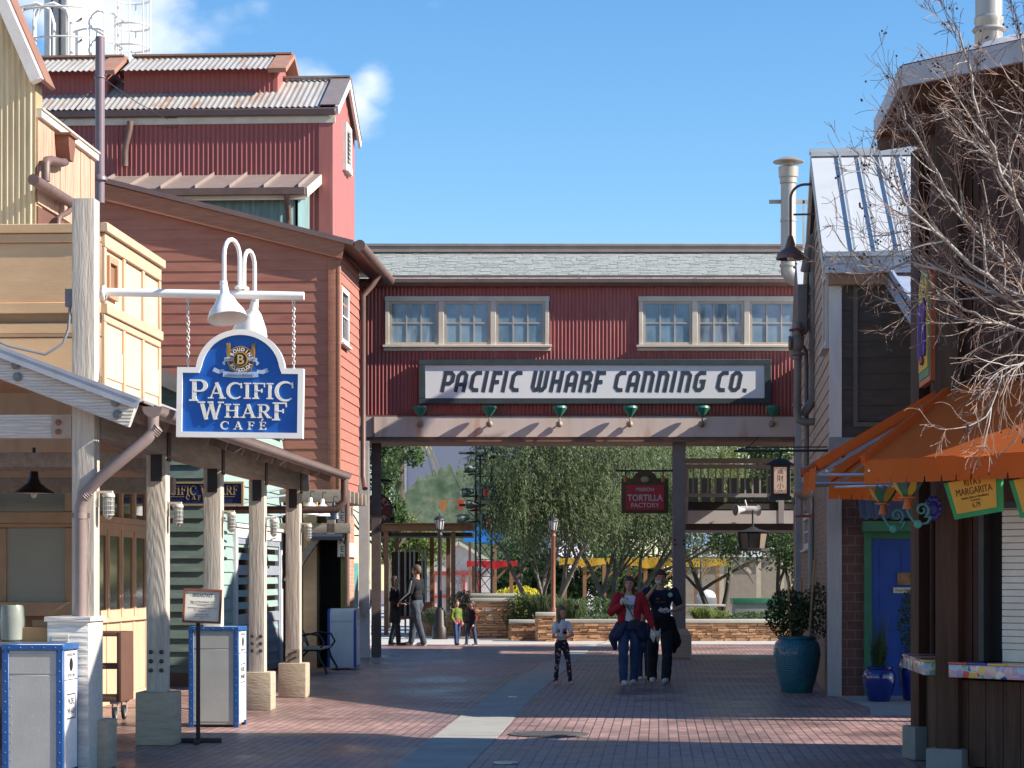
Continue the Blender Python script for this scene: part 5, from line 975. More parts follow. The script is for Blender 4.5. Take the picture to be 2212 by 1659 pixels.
# menu boards under the front-left awning
def menu(label, xc, lines, group='menu boards hung under the orange awning'):
    o = Kk.M @ (FM(1) @ Vector((xc, -.98, 2.40))); t = Thing('menu_board', label, 'menu board', tuple(o), Kk.o.rotation_euler.z+R(-45), group)
    RT = RY(R(-7)) @ RX(R(8)); w2, h2 = .27, .29
    m = MB(RT); m.add([(-w2, 0, 0), (w2, 0, 0), (w2-.06, 0, -h2), (-w2+.04, 0, -h2), (-w2, .03, 0), (w2, .03, 0), (w2-.06, .03, -h2), (-w2+.04, .03, -h2)], [(0,1,2,3)[::-1], (4,5,6,7), (0,4,5,1), (1,5,6,2), (2,6,7,3), (3,7,4,0)]); t.part('frame', m, mat('bright_green_frame', (.02, .28, .08), rough=.5))
    m = MB(RT); m.add([(-w2+.045, -.004, .0), (w2-.045, -.004, 0), (w2-.09, -.004, -h2+.04), (-w2+.075, -.004, -h2+.04)], [(3, 2, 1, 0)]); t.part('panel', m, mat('mustard_panel', (.60, .33, .035), (.52, .27, .03), rough=.5), smooth=0)
    m = MB(RT)
    for s_, sz, z in lines: text(m, s_, sz, -.0, z, -.005, .002, sx=.82)
    t.part('lettering', m, mat('brown_ink', (.14, .03, .015)), smooth=0); return t
menu("green framed mustard menu board reading margarita with its price", .03, (("RITA'S", .07, -.05), ("MARGARITA", .075, -.118), ("Lemon, Lime or Strawberry", .028, -.15), ("served frozen", .02, -.172), ("6.79", .055, -.222)))
menu('green framed mustard menu board cut off by the right edge', .64, (("", .07, -.1),))
# flower lamps with scroll arms on the near post
def flower_lamp(label, px, py, d, arm_to):
    c = W(px, py, d); t = Thing('flower_lamp', label, 'wall lamp', tuple(c), R(-30), 'flower shaped lamps on scroll arms')
    m = MB(); m.ell((0, 0, .02), (.055, .055, .075), 14, 10); t.part('globe', m, mat('grey_glass_globe', (.30, .28, .30), rough=.2))
    for k in range(8):
        a = R(45*k); m = MB(RZ(a)); m.add([(.035, -.012, -.06), (.035, .012, -.06), (.085, -.035, 0), (.085, .035, 0), (.115, -.028, .05), (.115, .028, .05), (.15, 0, .095)], [(0,1,3,2), (2,3,5,4), (4,5,6)])
        t.part('petal', m, mat('yellow_petal', (.55, .42, .06), (.4, .3, .05), rough=.4) if k % 2 else mat('green_petal', (.06, .20, .12), rough=.4))
    m = MB(); m.lathe([(.04, -.155), (.022, -.075), (.07, -.068), (.07, -.058)], 16); t.part('cup', m, mat('orange_cup', (.5, .16, .06), rough=.4))
    dx, dy, dz = arm_to; pts = [(0, 0, -.155), (.01, 0, -.19), (.05, 0, -.25), (.11, 0, -.28), (.17, 0, -.27), (dx, 0, -.22)]
    m = MB(); m.tube(pts, .011, 8); cs = []
    for i in range(22): th = -1.2+i*.42; rr = .062*(1-i/26); cs.append((dx-.075+rr*math.cos(th), 0, -.165+rr*math.sin(th)))
    m.tube([(dx, 0, -.22)]+cs, [.011]*12+[.008]*11, 6); m.lathe([(.02, 0), (.035, .012), (.02, .02)], 10, T(.1, -.02, -.28) @ RX(R(90))); t.part('scroll_arm', m, mat('teal_metal', (.06, .28, .24), (.05, .2, .18), rough=.4)); return t
flower_lamp('flower lamp nearest the post, yellow petals and teal scroll arm', 1960, 1058, 18.0, (.2, 0, 0))
flower_lamp('flower lamp on the far side, left of the other one', 1908, 1072, 18.9, (.2, 0, 0))
rp_ = W(2016, 1098, 18.05); m = MB()
for k in range(10): a = R(36*k); m.ell((.05*math.cos(a), 0, .075*math.sin(a)), (.028, .02, .03), 8, 6)
m.ell((0, -.01, 0), (.045, .03, .06), 10, 8)
solo('blue_rosette', 'blue glazed rosette on the kiosk post behind the lamp arms', 'ornament', m, mat('blue_glaze', (.03, .04, .26), rough=.25), loc=tuple(rp_))
def fit(mb, fn, xc, width):
    """draw with fn into a scratch mesh, then stretch in x to width about xc"""
    q = MB(); fn(q); xs = [v.x for v in q.v]; a, b = min(xs), max(xs); k = width/(b-a)
    mb.add([((v.x-(a+b)/2)*k+xc, v.y, v.z) for v in q.v], q.f); return mb
# ================================================ hanging café sign
Sg = Thing('cafe_sign', 'large blue and white arched café sign hanging on chains from a white pipe arm', 'sign', tuple(W(518, 946, 19.1)), R(-2))
S_ = FPX/19.1; WP = mat('white_gloss_paint', (.82, .80, .75), (.76, .74, .70), rough=.35, bump=.04, bsc=30); RL = RY(R(.9))
w2, h2, hs = .545, .60, .60; ax, ar = 0.0, .385
def outline(o):
    return [(-w2+o, o), (w2-o, o), (w2-o, hs-o), (ax+ar-o*.6, hs-o)]+arc(ax, hs-.03, ar-o, .36-o, 8, 172, 26)+[(ax-ar+o*.6, hs-o), (-w2+o, hs-o)]
m = MB(RL); m.prism(outline(.044), -.006, .05, 'y'); m2 = Sg.part('board', m, mat('royal_blue_paint', (.004, .105, .44), (.004, .09, .38), rough=.5, bump=.03), smooth=0)
m = MB(RL); a = outline(0); b = outline(.047); n = len(a); vs = [(x, -.035, z) for x, z in a]+[(x, -.035, z) for x, z in b]+[(x, .055, z) for x, z in a]+[(x, .0, z) for x, z in b]+[(x, .055, z) for x, z in b]
f = []
for i in range(n): j = (i+1) % n; f += [(i, j, j+n, i+n), (i, i+2*n, j+2*n, j), (i+n, j+n, j+3*n, i+3*n), (i+2*n, i+4*n, j+4*n, j+2*n)]
m.add(vs, f); Sg.part('frame', m, WP, smooth=30)
m = MB(RL)
fit(m, lambda q: serif_word(q, 'PACIFIC', 0, .335, .138, .022, 1.34, .05, 1, 1.2), .01, .90)
fit(m, lambda q: serif_word(q, 'WHARF', 0, .172, .118, .022, 1.3, .06, 1.05, 1.3), .02, .77)
fit(m, lambda q: serif_word(q, 'CAFE', 0, .072, .068, .016, 1, .5, 1.05), .03, .395)
m.ribbon([(.185, .148), (.205, .166)], [.008, .016], -.006, .014); Sg.part('lettering', m, mat('cream_lettering', (.78, .76, .68), (.72, .7, .62), rough=.4), smooth=0)
# crest: ring with words, initial, wheat ears and ribbons
cz = .672; GOLD = mat('gold_leaf', (.46, .28, .07), (.32, .18, .05), rough=.4, metal=.3); RIB = mat('ribbon_blue', (.42, .52, .66), (.34, .43, .58), rough=.5)
m = MB(RL); m.lathe([(.112, 0), (.112, .012)], 32, T(0, -.006, cz) @ RX(R(90))); Sg.part('crest_disc', m, mat('maroon_enamel', (.12, .025, .02), rough=.35))
m = MB(RL); m.lathe([(.117, 0), (.117, .016), (.108, .016), (.108, 0)], 32, T(0, -.006, cz) @ RX(R(90))); m.lathe([(.066, 0), (.066, .02), (.056, .022), (.056, 0)], 28, T(0, -.016, cz) @ RX(R(90))); Sg.part('crest_ring', m, GOLD)
m = MB(RL); text(m, 'B', .115, 0, cz-.04, -.03, .01, bold=.002); Sg.part('crest_initial', m, mat('pale_gold', (.62, .47, .2), rough=.35, metal=.3), smooth=0)
m = MB(RL)
for word, a0, a1, up in (('BOUDIN', 150, 30, 1), ('SOURDOUGH', 212, 328, -1)):
    for i, c in enumerate(word):
        a = R(a0+(a1-a0)*i/(len(word)-1)); M_ = T(.088*math.cos(a), 0, cz+.088*math.sin(a)) @ RY(-(a-math.pi/2) if up > 0 else -(a+math.pi/2))
        text(m, c, .042, 0, -.015, -.019, .004, M=M_, bold=.0012)
Sg.part('crest_lettering', m, WP, smooth=0)
for s_ in (-1, 1):
    m = MB(RL)
    for i in range(9):
        for t_ in (-1, 0, 1):
            M_ = T(s_*(.105+.012*t_+.0*i), -.02, cz+.02+i*.0135) @ RY(R(-18*t_))
            m.ell((0, 0, 0), (.0065, .006, .013), 6, 4, M=I4) if False else m.ell((s_*(.105+.0005*i)+.011*t_, -.018, cz+.01+i*.0142+abs(t_)*.006), (.006, .006, .011), 6, 5)
        m.tube([(s_*(.105+.0005*i), -.02, cz+.02+i*.014), (s_*(.105+.0005*i)+.018*(-1 if i % 2 else 1), -.02, cz+.045+i*.014)], .0012, 4)
    m.tube([(s_*.105, -.018, cz+.02), (s_*.09, -.018, cz-.10)], .003, 5); Sg.part('wheat_ear', m, GOLD)
    m = MB(RL); m.ribbon([(s_*.068, cz-.0), (s_*.10, cz+.004), (s_*.14, cz-.004)], .034, -.02, .008); m.ribbon([(s_*.128, cz-.008), (s_*.15, cz-.03), (s_*.135, cz-.045)], .018, -.016, .005); Sg.part('side_ribbon', m, RIB)
m = MB(RL); m.ribbon([(-.15, cz-.125), (-.05, cz-.133), (.05, cz-.133), (.15, cz-.125)], .048, -.012, .012); [m.ribbon([(s_*.14, cz-.10), (s_*.19, cz-.105), (s_*.235, cz-.085)], [.03, .034, .038], -.008, .008) for s_ in (-1, 1)]; Sg.part('lower_ribbon', m, RIB)
for s_, sz, x, z, y in (('FRENCH BREAD', .036, 0, cz-.145, -.026), ('SINCE', .022, -.105, cz-.006, -.03), ('1849', .022, .105, cz-.006, -.03)): m = MB(RL); text(m, s_, sz, x, z, y, .003, sx=.9); Sg.part('ribbon_lettering', m, mat('grey_blue_ink', (.14, .2, .32)), smooth=0)
zb_ = (946-632)/S_
m = MB(); m.tube([((216-518)/S_, 0, zb_+.01), ((658-518)/S_, -.02, zb_-.035)], .036, 20); m.lathe([(.07, 0), (.07, .015)], 18, T((222-518)/S_, 0, zb_) @ RY(R(90))); arm = Sg.part('pipe_arm', m, WP)
CH = mat('white_chain', (.62, .62, .6), rough=.4, metal=.2)
for px, yt, yb in ((406, 646, 796), (635, 652, 800)):
    x = (px-518)/S_; zt_ = (946-yt)/S_; z0 = (946-yb)/S_-.01; n = int((zt_-z0)/.032); m = MB()
    for i in range(n+1):
        c = Vector((x, 0, zt_-(i+.3)*(zt_-z0)/(n+.6))); M_ = T(*c) @ RZ(R(90*(i % 2)+20)); m.M = M_; m.tube([(.011*math.cos(t_), 0, .022*math.sin(t_)) for t_ in [2*math.pi*k/10 for k in range(11)]], .0045, 5, caps=False)
    m.M = I4; m.tube([(x+.018*math.cos(t_), 0, zt_+.02+.018*math.sin(t_)) for t_ in [2*math.pi*k/12 for k in range(13)]], .006, 6, caps=False); Sg.part('chain', m, CH)
def sign_lamp(label, px0, pxt, pyt, px1, py1, dy, r, tilt):
    t = Thing('sign_lamp', label, 'lamp', tuple(Sg.M @ Vector(((px0-518)/S_, 0, zb_))), R(-2), 'white gooseneck lamps over the café sign'); dx = (px1-px0)/S_; H_ = (638-pyt)/S_; zd = (638-py1)/S_
    m = MB(); pts = [(0, dy*.1, 0), (0, dy*.12, H_*.62)]; rr = dx/2
    for i in range(9): a = math.pi*i/8; pts.append((rr-rr*math.cos(a), dy*(.12+.88*(1-math.cos(a))/2), H_*.66+H_*.34*math.sin(a)))
    pts.append((dx, dy, zd)); m.tube(pts, .019, 12); m.lathe([(.045, 0), (.045, .02), (.028, .03)], 16, T(0, dy*.1, .025)); t.part('arm', m, WP)
    m = MB(T(dx, dy, zd) @ RX(R(tilt)) @ RY(R(-8 if dx < 0 else 12))); m.lathe([(.03, .06), (.034, .03), (.026, .02), (.034, .01), (.04, -.06), (.075, -.10), (.085, -.12), (.10, -.15), (r*.9, -.22), (r, -.27), (r+.006, -.285), (r*.97, -.28), (r*.8, -.2), (.05, -.1)], 32, cap=False); t.part('shade', m, WP); return t
sign_lamp('white bell lamp on a looped arm, the nearer left one above the café sign', 519, 507, 528, 493, 634, -.22, .165, -14)
sign_lamp('white bell lamp on a looped arm, the rear right one above the café sign', 526, 533, 543, 541, 652, .24, .15, 22)
# ================================================ bridge sign
Bs = Thing('canning_sign', 'long white sign with slanted dark lettering in a dark frame on the red bridge', 'sign', tuple(W(1285, 873, 45.24)), 0)
S_ = FPX/45.24; x0, x1, z1 = (905-1285)/S_, (1665-1285)/S_, (873-777)/S_; fw = .135
m = MB(); m.box(x0+fw, x1-fw, -.05, -.005, fw-.02, z1-fw+.02); Bs.part('panel', m, mat('off_white_panel', (.80, .79, .77), (.72, .71, .70), rough=.5, sc=.8, bump=.05), smooth=0)
m = MB(); m.box(x0, x1, -.09, 0, 0, fw-.02); m.box(x0, x1, -.09, 0, z1-fw+.02, z1); m.box(x0, x0+fw, -.088, 0, fw-.02, z1-fw+.02); m.box(x1-fw, x1, -.088, 0, fw-.02, z1-fw+.02); Bs.part('frame', m, mat('dark_green_grey', (.045, .065, .068), (.03, .042, .045), rough=.6, blotch=((.2, .2, .2), 9, .68)), bevel=.006)
c_ = .13
DG = {'P': (.52, [[(.1, 0), (.1, .9), (.1, .9)], [(.0, .9), (.38, .9), (.50, .78), (.50, .52), (.38, .40), (.1, .40)]]),
 'A': (.58, [[(.1, 0), (.1, .76), (.22, .9), (.36, .9), (.48, .78), (.48, 0)], [(.1, .36), (.48, .36)]]),
 'C': (.50, [[(.50, .9), (.24, .9), (.1, .76), (.1, .24), (.24, .1), (.48, .1)]]),
 'I': (.24, [[(.1, 0), (.1, 1)]]), 'F': (.44, [[(.1, 0), (.1, 1)], [(.1, .9), (.48, .9)], [(.1, .48), (.40, .48)]]),
 'W': (.80, [[(.1, 1), (.1, .24), (.2, .1), (.3, .1), (.40, .22), (.40, 1)], [(.40, .24), (.5, .1), (.6, .1), (.70, .24), (.70, 1)]]),
 'H': (.58, [[(.1, 0), (.1, 1)], [(.48, 0), (.48, 1)], [(.1, .5), (.48, .5)]]),
 'R': (.56, [[(.1, 0), (.1, .9)], [(.0, .9), (.38, .9), (.48, .8), (.48, .56), (.38, .46), (.1, .46)], [(.36, .46), (.5, .32), (.5, 0)]]),
 'N': (.58, [[(.1, 0), (.1, .9)], [(.0, .9), (.36, .9), (.48, .78), (.48, 0)]]),
 'G': (.58, [[(.52, .9), (.24, .9), (.1, .76), (.1, .24), (.22, .1), (.38, .1), (.48, .2), (.48, .5), (.30, .5)]]),
 'O': (.58, [[(.3, .9), (.22, .9), (.1, .78), (.1, .22), (.22, .1), (.36, .1), (.48, .22), (.48, .78), (.36, .9), (.3, .9)]]),
 '.': (.2, [[(.1, 0), (.1, .17)]]), ' ': (.26, [])}
def canning(q):
    x = 0; h = 1
    for ch in 'PACIFIC WHARF CANNING CO.':
        wd, st = DG[ch]
        for i, s_ in enumerate(st): q.ribbon([(x+p[0]+.22*p[1], p[1]) for p in s_], .185, 0, .003+.0012*i)
        x += wd+.14
q = MB(); canning(q); k_ = .434; xs = [v.x for v in q.v]; wd = (max(xs)-min(xs)); kx = (1613-951)/S_/wd; z0 = (873-847.5)/S_
m = MB(); m.add([((v.x-min(xs))*kx+(951-1285)/S_, v.y-.051, v.z*k_+z0) for v in q.v], q.f); Bs.part('lettering', m, mat('navy_black_letters', (.028, .04, .06), (.04, .055, .075), rough=.6, blotch=((.16, .18, .2), 14, .66)), smooth=0)
# green funnel lamps under it
FG = mat('green_enamel', (.035, .22, .16), (.03, .16, .12), rough=.35); first = None
for i, (px, lb) in enumerate(((908, 'leftmost'), (1057, 'second from the left'), (1208, 'third from the left'), (1360, 'third from the right'), (1515, 'second from the right'), (1667, 'rightmost'))):
    p = W(px, 916, 45.2); lab = 'green funnel lamp pointing up at the canning sign, %s of the six' % lb
    if first is None:
        first = Thing('funnel_lamp', lab, 'lamp', tuple(p), 0, 'green funnel lamps under the canning sign')
        m = MB(); m.lathe([(.025, .13), (.05, .16), (.145, .29), (.155, .31), (.14, .35), (.13, .345), (.14, .31)], 24, T(0, -.20, 0), cap=False); m.lathe([(.0, .335), (.13, .33)], 24, T(0, -.20, 0), cap=False); first.part('shade', m, FG)
        m = MB(); m.tube([(0, .06, 0), (0, -.13, -.02), (.0, -.18, -.0), (0, -.20, .05), (0, -.20, .14)], .018, 8); m.lathe([(.07, 0), (.05, .04), (.02, .07)], 14, T(0, 0, 0) @ RX(R(90))); first.part('bracket', m, mat('galv_bracket', (.4, .37, .33), (.25, .2, .16), rough=.5))
    else: dup(first, tuple(p), label=lab)
# ================================================ jelly jar lamps on the posts
first = None
for i, y in enumerate(PY):
    z = 2.36; loc = O.M @ Vector((.097, y-.02, z)); lab = 'caged glass lamp on the %s porch post' % ('tall signpost, nearest', 'second', 'third', 'fourth', 'last and farthest')[i]
    if i: dup(first, tuple(loc), label=lab); continue
    first = Thing('caged_lamp', lab, 'wall lamp', tuple(loc), YL, 'caged glass lamps on the porch posts'); c = (.105, 0)
    m = MB(); m.box(0, .14, -.025, .025, .0, .02); m.box(0, .012, -.03, .03, -.12, .03); m.lathe([(.052, -.035), (.055, -.02), (.045, 0)], 16, T(*c, .0)); first.part('bracket', m, TRIM)
    m = MB(); m.lathe([(.001, -.215), (.025, -.205), (.04, -.18), (.042, -.04)], 16, T(*c, 0), cap=False); first.part('jar', m, mat('clear_jar', (.42, .44, .42), (.12, .12, .11), rough=.08, sc=22, amt=1.5, spec=1, coat=1))
    m = MB()
    for k in range(8): a = R(45*k); m.tube([(c[0]+.047*math.cos(a), .047*math.sin(a), -.03), (c[0]+.047*math.cos(a), .047*math.sin(a), -.18), (c[0]+.02*math.cos(a), .02*math.sin(a), -.215), (c[0], 0, -.222)], .003, 4)
    for z_ in (-.07, -.11, -.15, -.185): m.tube([(c[0]+.049*math.cos(a), .049*math.sin(a), z_) for a in [2*math.pi*k/16 for k in range(17)]], .003, 4, caps=False)
    first.part('cage', m, mat('cream_cage', (.55, .52, .45), rough=.45))
# ================================================ litter bins
BL = mat('blue_frame_paint', (.018, .095, .29), (.014, .075, .24), rough=.4, bump=.05); BW = mat('cream_bin_panel', (.48, .47, .43), (.36, .35, .31), rough=.5, sc=2.2, bump=.08, amt=.9, blotch=((.72, .72, .7), 55, .66))
BWS = mat('white_bin_side', (.80, .80, .80), rough=.45)
RIV = mat('rivet', (.36, .38, .42), rough=.4, metal=.4)
def bin_(label, loc, w, dpt, h, yaw, name='litter_bin'):
    t = Thing(name, label, 'litter bin', loc, yaw, 'blue framed litter bins'); a = .055
    m = MB(); m.box(.02, w-.02, .012, dpt-.012, .03, h-.05); m.box(.05, w-.05, .008, .014, .06, h-.25); m.box(.05, w-.05, .008, .014, h-.24, h-.07); t.part('body', m, BW, bevel=.004)
    m = MB()
    for x in (0, w-a): m.box(x, x+a, 0, .02, 0, h-.045); m.box(x, x+a, dpt-.02, dpt, 0, h-.045)
    for x in (0, w-.02): m.box(x, x+.02, .02, a*.8, 0, h-.045); m.box(x, x+.02, dpt-a*.8, dpt-.02, 0, h-.045)
    m.box(-.005, w+.005, -.005, .03, h-.045, h+.0); m.box(-.005, w+.005, dpt-.03, dpt+.005, h-.045, h); m.box(-.005, .03, .03, dpt-.03, h-.045, h); m.box(w-.03, w+.005, .03, dpt-.03, h-.045, h); t.part('frame', m, BL, bevel=.003)
    m = MB(); m.box(.03, w-.03, .03, dpt-.03, h-.05, h-.008); t.part('lid', m, BWS)
    n = 13; m = MB()
    for x in (.027, w-.027):
        for k in range(n): m.ell((x, -.002, .04+k*(h-.09)/(n-1)), (.0045, .003, .0045), 6, 4)
    for x in (.075, w-.075):
        for k in range(n-2): m.ell((x, .008, .07+k*(h-.35)/(n-3)), (.005, .004, .005), 6, 4)
    for k in range(5): m.ell((.06+k*(w-.12)/4, -.007, h-.022), (.0045, .003, .0045), 6, 4)
    tag(t.part('rivet', m, RIV), kind='stuff')
    RM_ = T(w, 0) @ RZ(R(90))
    m = MB(RM_); m.box(.05, dpt-.05, -.004, .01, .06, h-.30); m.box(.05, dpt-.05, -.004, .01, h-.29, h-.06); t.part('door', m, BWS)
    m = MB(RM_); m.lathe([(.055, 0), (.055, .003)], 18, T(dpt/2, -.004, h-.17) @ RX(R(90))); t.part('slot', m, BLACK)
    m = MB(RM_); text(m, 'BOTTLES & CANS', .035, dpt/2, h-.10, -.005, .001, sx=.9); text(m, 'BOTTLES / CANS', .035, dpt/2, h-.27, -.005, .001, sx=.9); text(m, 'PACIFIC', .075, dpt/2, h-.50, -.005, .001, sx=.75); text(m, 'WHARF', .075, dpt/2, h-.58, -.005, .001, sx=.85)
    for z_ in (h-.42, h-.62): m.box(dpt/2-.14, dpt/2+.14, -.006, -.004, z_, z_+.01)
    for x in (dpt/2-.14, dpt/2+.13): m.box(x, x+.01, -.0065, -.0045, h-.61, h-.42)
    t.part('lettering', m, DKMETAL, smooth=0); return t
bin_('large blue framed litter bin at the bottom left corner beside the white pedestal', ((3-CX)/264, 18.2, 0), .505, .5, 1.09, YL)
bin_('blue framed litter bin in the sun behind the breakfast menu stand', ((407-CX)/197.6, 24.3, 0), .55, .5, 1.10, YL)
def bin3():
    t = Thing('litter_bin', 'grey blue litter bin with rounded top in the shade beside the bench', 'litter bin', ((708-CX)/122.4, 39.2, 0), YL, 'blue framed litter bins'); w, d, h = .5, .52, 1.08
    pr = [(0, .04), (d, .04), (d, h-.12), (d-.03, h-.03), (d-.12, h), (.12, h), (.03, h-.03), (0, h-.12)]
    m = MB(); m.prism([(x*.99+.003, z) for x, z in pr], .04, w-.04, 'x'); t.part('body', m, mat('grey_white_bin', (.50, .53, .58), (.44, .47, .52), rough=.45))
    m = MB(); [m.prism(pr, x, x+.045, 'x') for x in (-.004, w-.041)]; t.part('frame', m, mat('deep_blue_paint', (.015, .06, .32), rough=.4))
    m = MB(); m.box(.04, w-.04, -.006, .0, h-.22, h-.21); m.prism([(.06, .08), (d-.06, .08), (d-.06, h-.2), (.06, h-.2)], w+.004, w+.01, 'x'); t.part('door', m, MATS['grey_white_bin'])
    m = MB(); m.lathe([(.05, 0), (.05, .006)], 14, T(w+.004, d/2, h-.28) @ RY(R(90))); t.part('slot', m, BLACK)
bin3()
# ================================================ breakfast menu stand
d_ = 22.05; S_ = FPX/d_; Bk = Thing('menu_stand', 'breakfast menu in a rust brown frame on a dark pole with cross feet', 'menu stand', ((428-CX)/S_, d_, 0), R(4))
m = MB(); m.box(-.02, .02, -.02, .02, .0, 1.2); Bk.part('pole', m, mat('dark_brown_iron', (.035, .02, .02), rough=.5), bevel=.003)
m = MB(); m.bb(-.23, .23, -.03, .03, 0, .045, .006); m.bb(-.03, .03, -.28, .28, .0, .04, .006); Bk.part('foot', m, MATS['dark_brown_iron'])
fw, z0, z1 = .19, 1.185, 1.525
RK = RY(R(2.5)) @ RX(R(-4)); RK = T(.035, -.03, 1.18) @ RK @ T(0, 0, -1.18)
m = MB(RK); f_ = .022; m.box(-fw, fw, -.03, 0, z0, z0+f_); m.box(-fw, fw, -.03, 0, z1-f_, z1); m.box(-fw, -fw+f_, -.03, 0, z0+f_, z1-f_); m.box(fw-f_, fw, -.03, 0, z0+f_, z1-f_); m.box(-fw+.01, fw-.01, 0, .008, z0+.01, z1-.01); Bk.part('frame', m, mat('rust_brown_frame', (.22, .07, .04), (.16, .05, .03), rough=.5), bevel=.002)
m = MB(RK); m.box(-fw+f_, fw-f_, -.012, -.002, z0+f_, z1-f_); Bk.part('card', m, mat('ivory_card', (.66, .64, .56), (.6, .58, .52), rough=.6, bump=0), smooth=0)
m = MB(RK); text(m, '- BREAKFAST -', .05, 0, 1.445, -.0125, .0008, sx=.78, bold=.0008); text(m, 'Eggs on Bread Bowl  5.99', .023, 0, 1.39, -.0125, .0008); text(m, 'Sourdough Croissant Sandwich  5.49', .019, 0, 1.33, -.0125, .0008); text(m, 'Oatmeal  3.49', .023, 0, 1.265, -.0125, .0008); Bk.part('lettering', m, mat('grey_ink', (.10, .11, .13)), smooth=0)
m = MB(RK)
for z, s_ in ((1.372, 'scrambled eggs, bacon and cheese in a bowl'), (1.358, 'served with fruit'), (1.312, 'egg, ham and cheese on a roll'), (1.298, 'with potatoes'), (1.247, 'with brown sugar and raisins'), (1.233, 'and milk')): text(m, s_, .0135, 0, z, -.0125, .0008)
Bk.part('small_print', m, mat('red_ink', (.32, .06, .05)), smooth=0)
# ================================================ utility cart on casters
d_ = 25.1; S_ = FPX/d_; Ct = Thing('utility_cart', 'dark brown open shelved cart on grey casters behind the first porch post', 'cart', ((262-CX)/S_, d_, 0), YL)
m = MB(); a = .055; w = .5
m.bb(-a, 0, 0, .62, .23, 1.02, .012); m.bb(-w, -w+a, 0, .62, .23, 1.02, .012); m.bb(-w+a, -a, 0, .62, .97, 1.02, .01); m.bb(-w+a, -a, 0, .62, .23, .29, .01); m.bb(-w+a, -a, 0.02, .6, .60, .65, .01); Ct.part('body', m, mat('brown_plastic', (.13, .065, .045), (.10, .05, .035), rough=.55))
for x in (-w+.07, -.09):
    for y in (.08, .52):
        m = MB(); m.lathe([(.055, -.018), (.08, -.016), (.085, 0), (.08, .016), (.055, .018)], 20, T(x, y, .085) @ RY(R(90))); c = Ct.part('caster', m, mat('black_rubber', (.018, .018, .018), rough=.7))
        m = MB(); m.lathe([(.05, -.02), (.05, .02)], 16, T(x, y, .085) @ RY(R(90))); m.beam((x-.03, y, .085), (x-.03, y, .23), .008, .05, up=(0, 1, 0)); m.beam((x+.03, y, .085), (x+.03, y, .23), .008, .05, up=(0, 1, 0)); m.box(x-.05, x+.05, y-.05, y+.05, .205, .229); Ct.part('fork', m, mat('zinc', (.5, .5, .5), rough=.4, metal=.5), parent=c)
# ================================================ things on and by the café counter
d_ = 21.6; S_ = FPX/d_
cp = W(20, 1386, d_)
Cn = Thing('service_counter', 'low brown service counter inside the porch at the left edge', 'counter', (cp.x, d_, 0), YL); zc = cp.z
m = MB(); m.bb(-1.2, .6, -.1, .5, zc-.05, zc, .01); Cn.part('top', m, mat('worn_metal_top', (.25, .24, .23), rough=.35, metal=.5)); m = MB(); m.box(-1.15, .55, -.05, .45, 0, zc-.05); Cn.part('cabinet', m, mat('dark_cabinet', (.10, .06, .045)))
m = MB(); m.lathe([(.09, 0), (.115, .02), (.12, .2), (.11, .33), (.10, .355)], 24); p = W(25, 1384, d_); solo('steel_canister', 'grey green frosted canister on the service counter at the left edge', 'canister', m, mat('frosted_grey', (.24, .26, .23), (.3, .32, .28), rough=.3), loc=(p.x, p.y+.05, zc))
p = W(105, 1384, d_); m = MB(); m.bb(-.22, .24, -.1, .14, 0, .14, .01); m.bb(-.12, .12, -.06, .1, .14, .21, .01); solo('cardboard_box', 'tan cardboard box with a smaller one stacked on top on the counter', 'box', m, mat('cardboard', (.36, .23, .12), (.30, .19, .10), rough=.8), loc=(p.x-.05, p.y+.1, zc))
p = Cf.M @ Vector((-1.1, -.35, .0)); Pd = Thing('pendant_lamp', 'dark wide coned pendant lamp hanging inside the café porch', 'lamp', tuple(W(73, 1066, 23.2)), 0)
m = MB(); m.lathe([(.215, 0), (.21, .012), (.14, .055), (.07, .11), (.05, .16), (.045, .22), (.03, .25), (.022, .30), (.018, .48)], 28, cap=False); Pd.part('shade', m, mat('black_enamel', (.02, .016, .018), rough=.35)); m = MB(); m.lathe([(.205, .004), (.0, .03)], 24, cap=False); m.ell((0, 0, .0), (.035, .035, .05), 10, 8); Pd.part('reflector', m, mat('white_enamel', (.7, .7, .68), rough=.4))
# ================================================ bench facing the walkway
d_ = 37.5; S_ = FPX/d_; Be = Thing('park_bench', 'black iron bench with pale worn slats behind the last porch post', 'bench', ((640-CX)/S_, d_, 0), YL)
IR = mat('black_iron', (.015, .015, .017), rough=.4)
for y in (0, 1.35):
    m = MB(); m.tube([(.52, y, 0), (.50, y, .08), (.40, y, .25), (.36, y, .40), (.05, y, .40), (-.1, y, .25), (-.16, y, 0)], .02, 8); m.tube([(.02, y, .38), (-.08, y, .65), (-.18, y, .88), (-.22, y, .9)], .022, 8); m.tube([(.38, y, .40), (.47, y, .52), (.40, y, .65), (.2, y, .68), (-.06, y, .62)], .018, 8); Be.part('end_frame', m, IR)
for i in range(5): m = MB(); x = .02+i*.085; m.bb(x, x+.065, -.04, 1.4, .41, .435, .006); Be.part('slat', m, mat('grey_worn_slats', (.30, .28, .25), (.2, .18, .16)))
for i in range(4): m = MB(); u = i/3; x = -.02-.12*u; z = .52+.31*u; m.add([(x, -.04, z), (x, 1.4, z), (x-.03, 1.4, z+.075), (x-.03, -.04, z+.075), (x-.02, -.04, z-.008), (x-.02, 1.4, z-.008), (x-.05, 1.4, z+.067), (x-.05, -.04, z+.067)], [(0,1,2,3), (7,6,5,4), (0,4,5,1), (3,2,6,7), (0,3,7,4), (1,5,6,2)]); Be.part('slat', m, MATS['grey_worn_slats'])
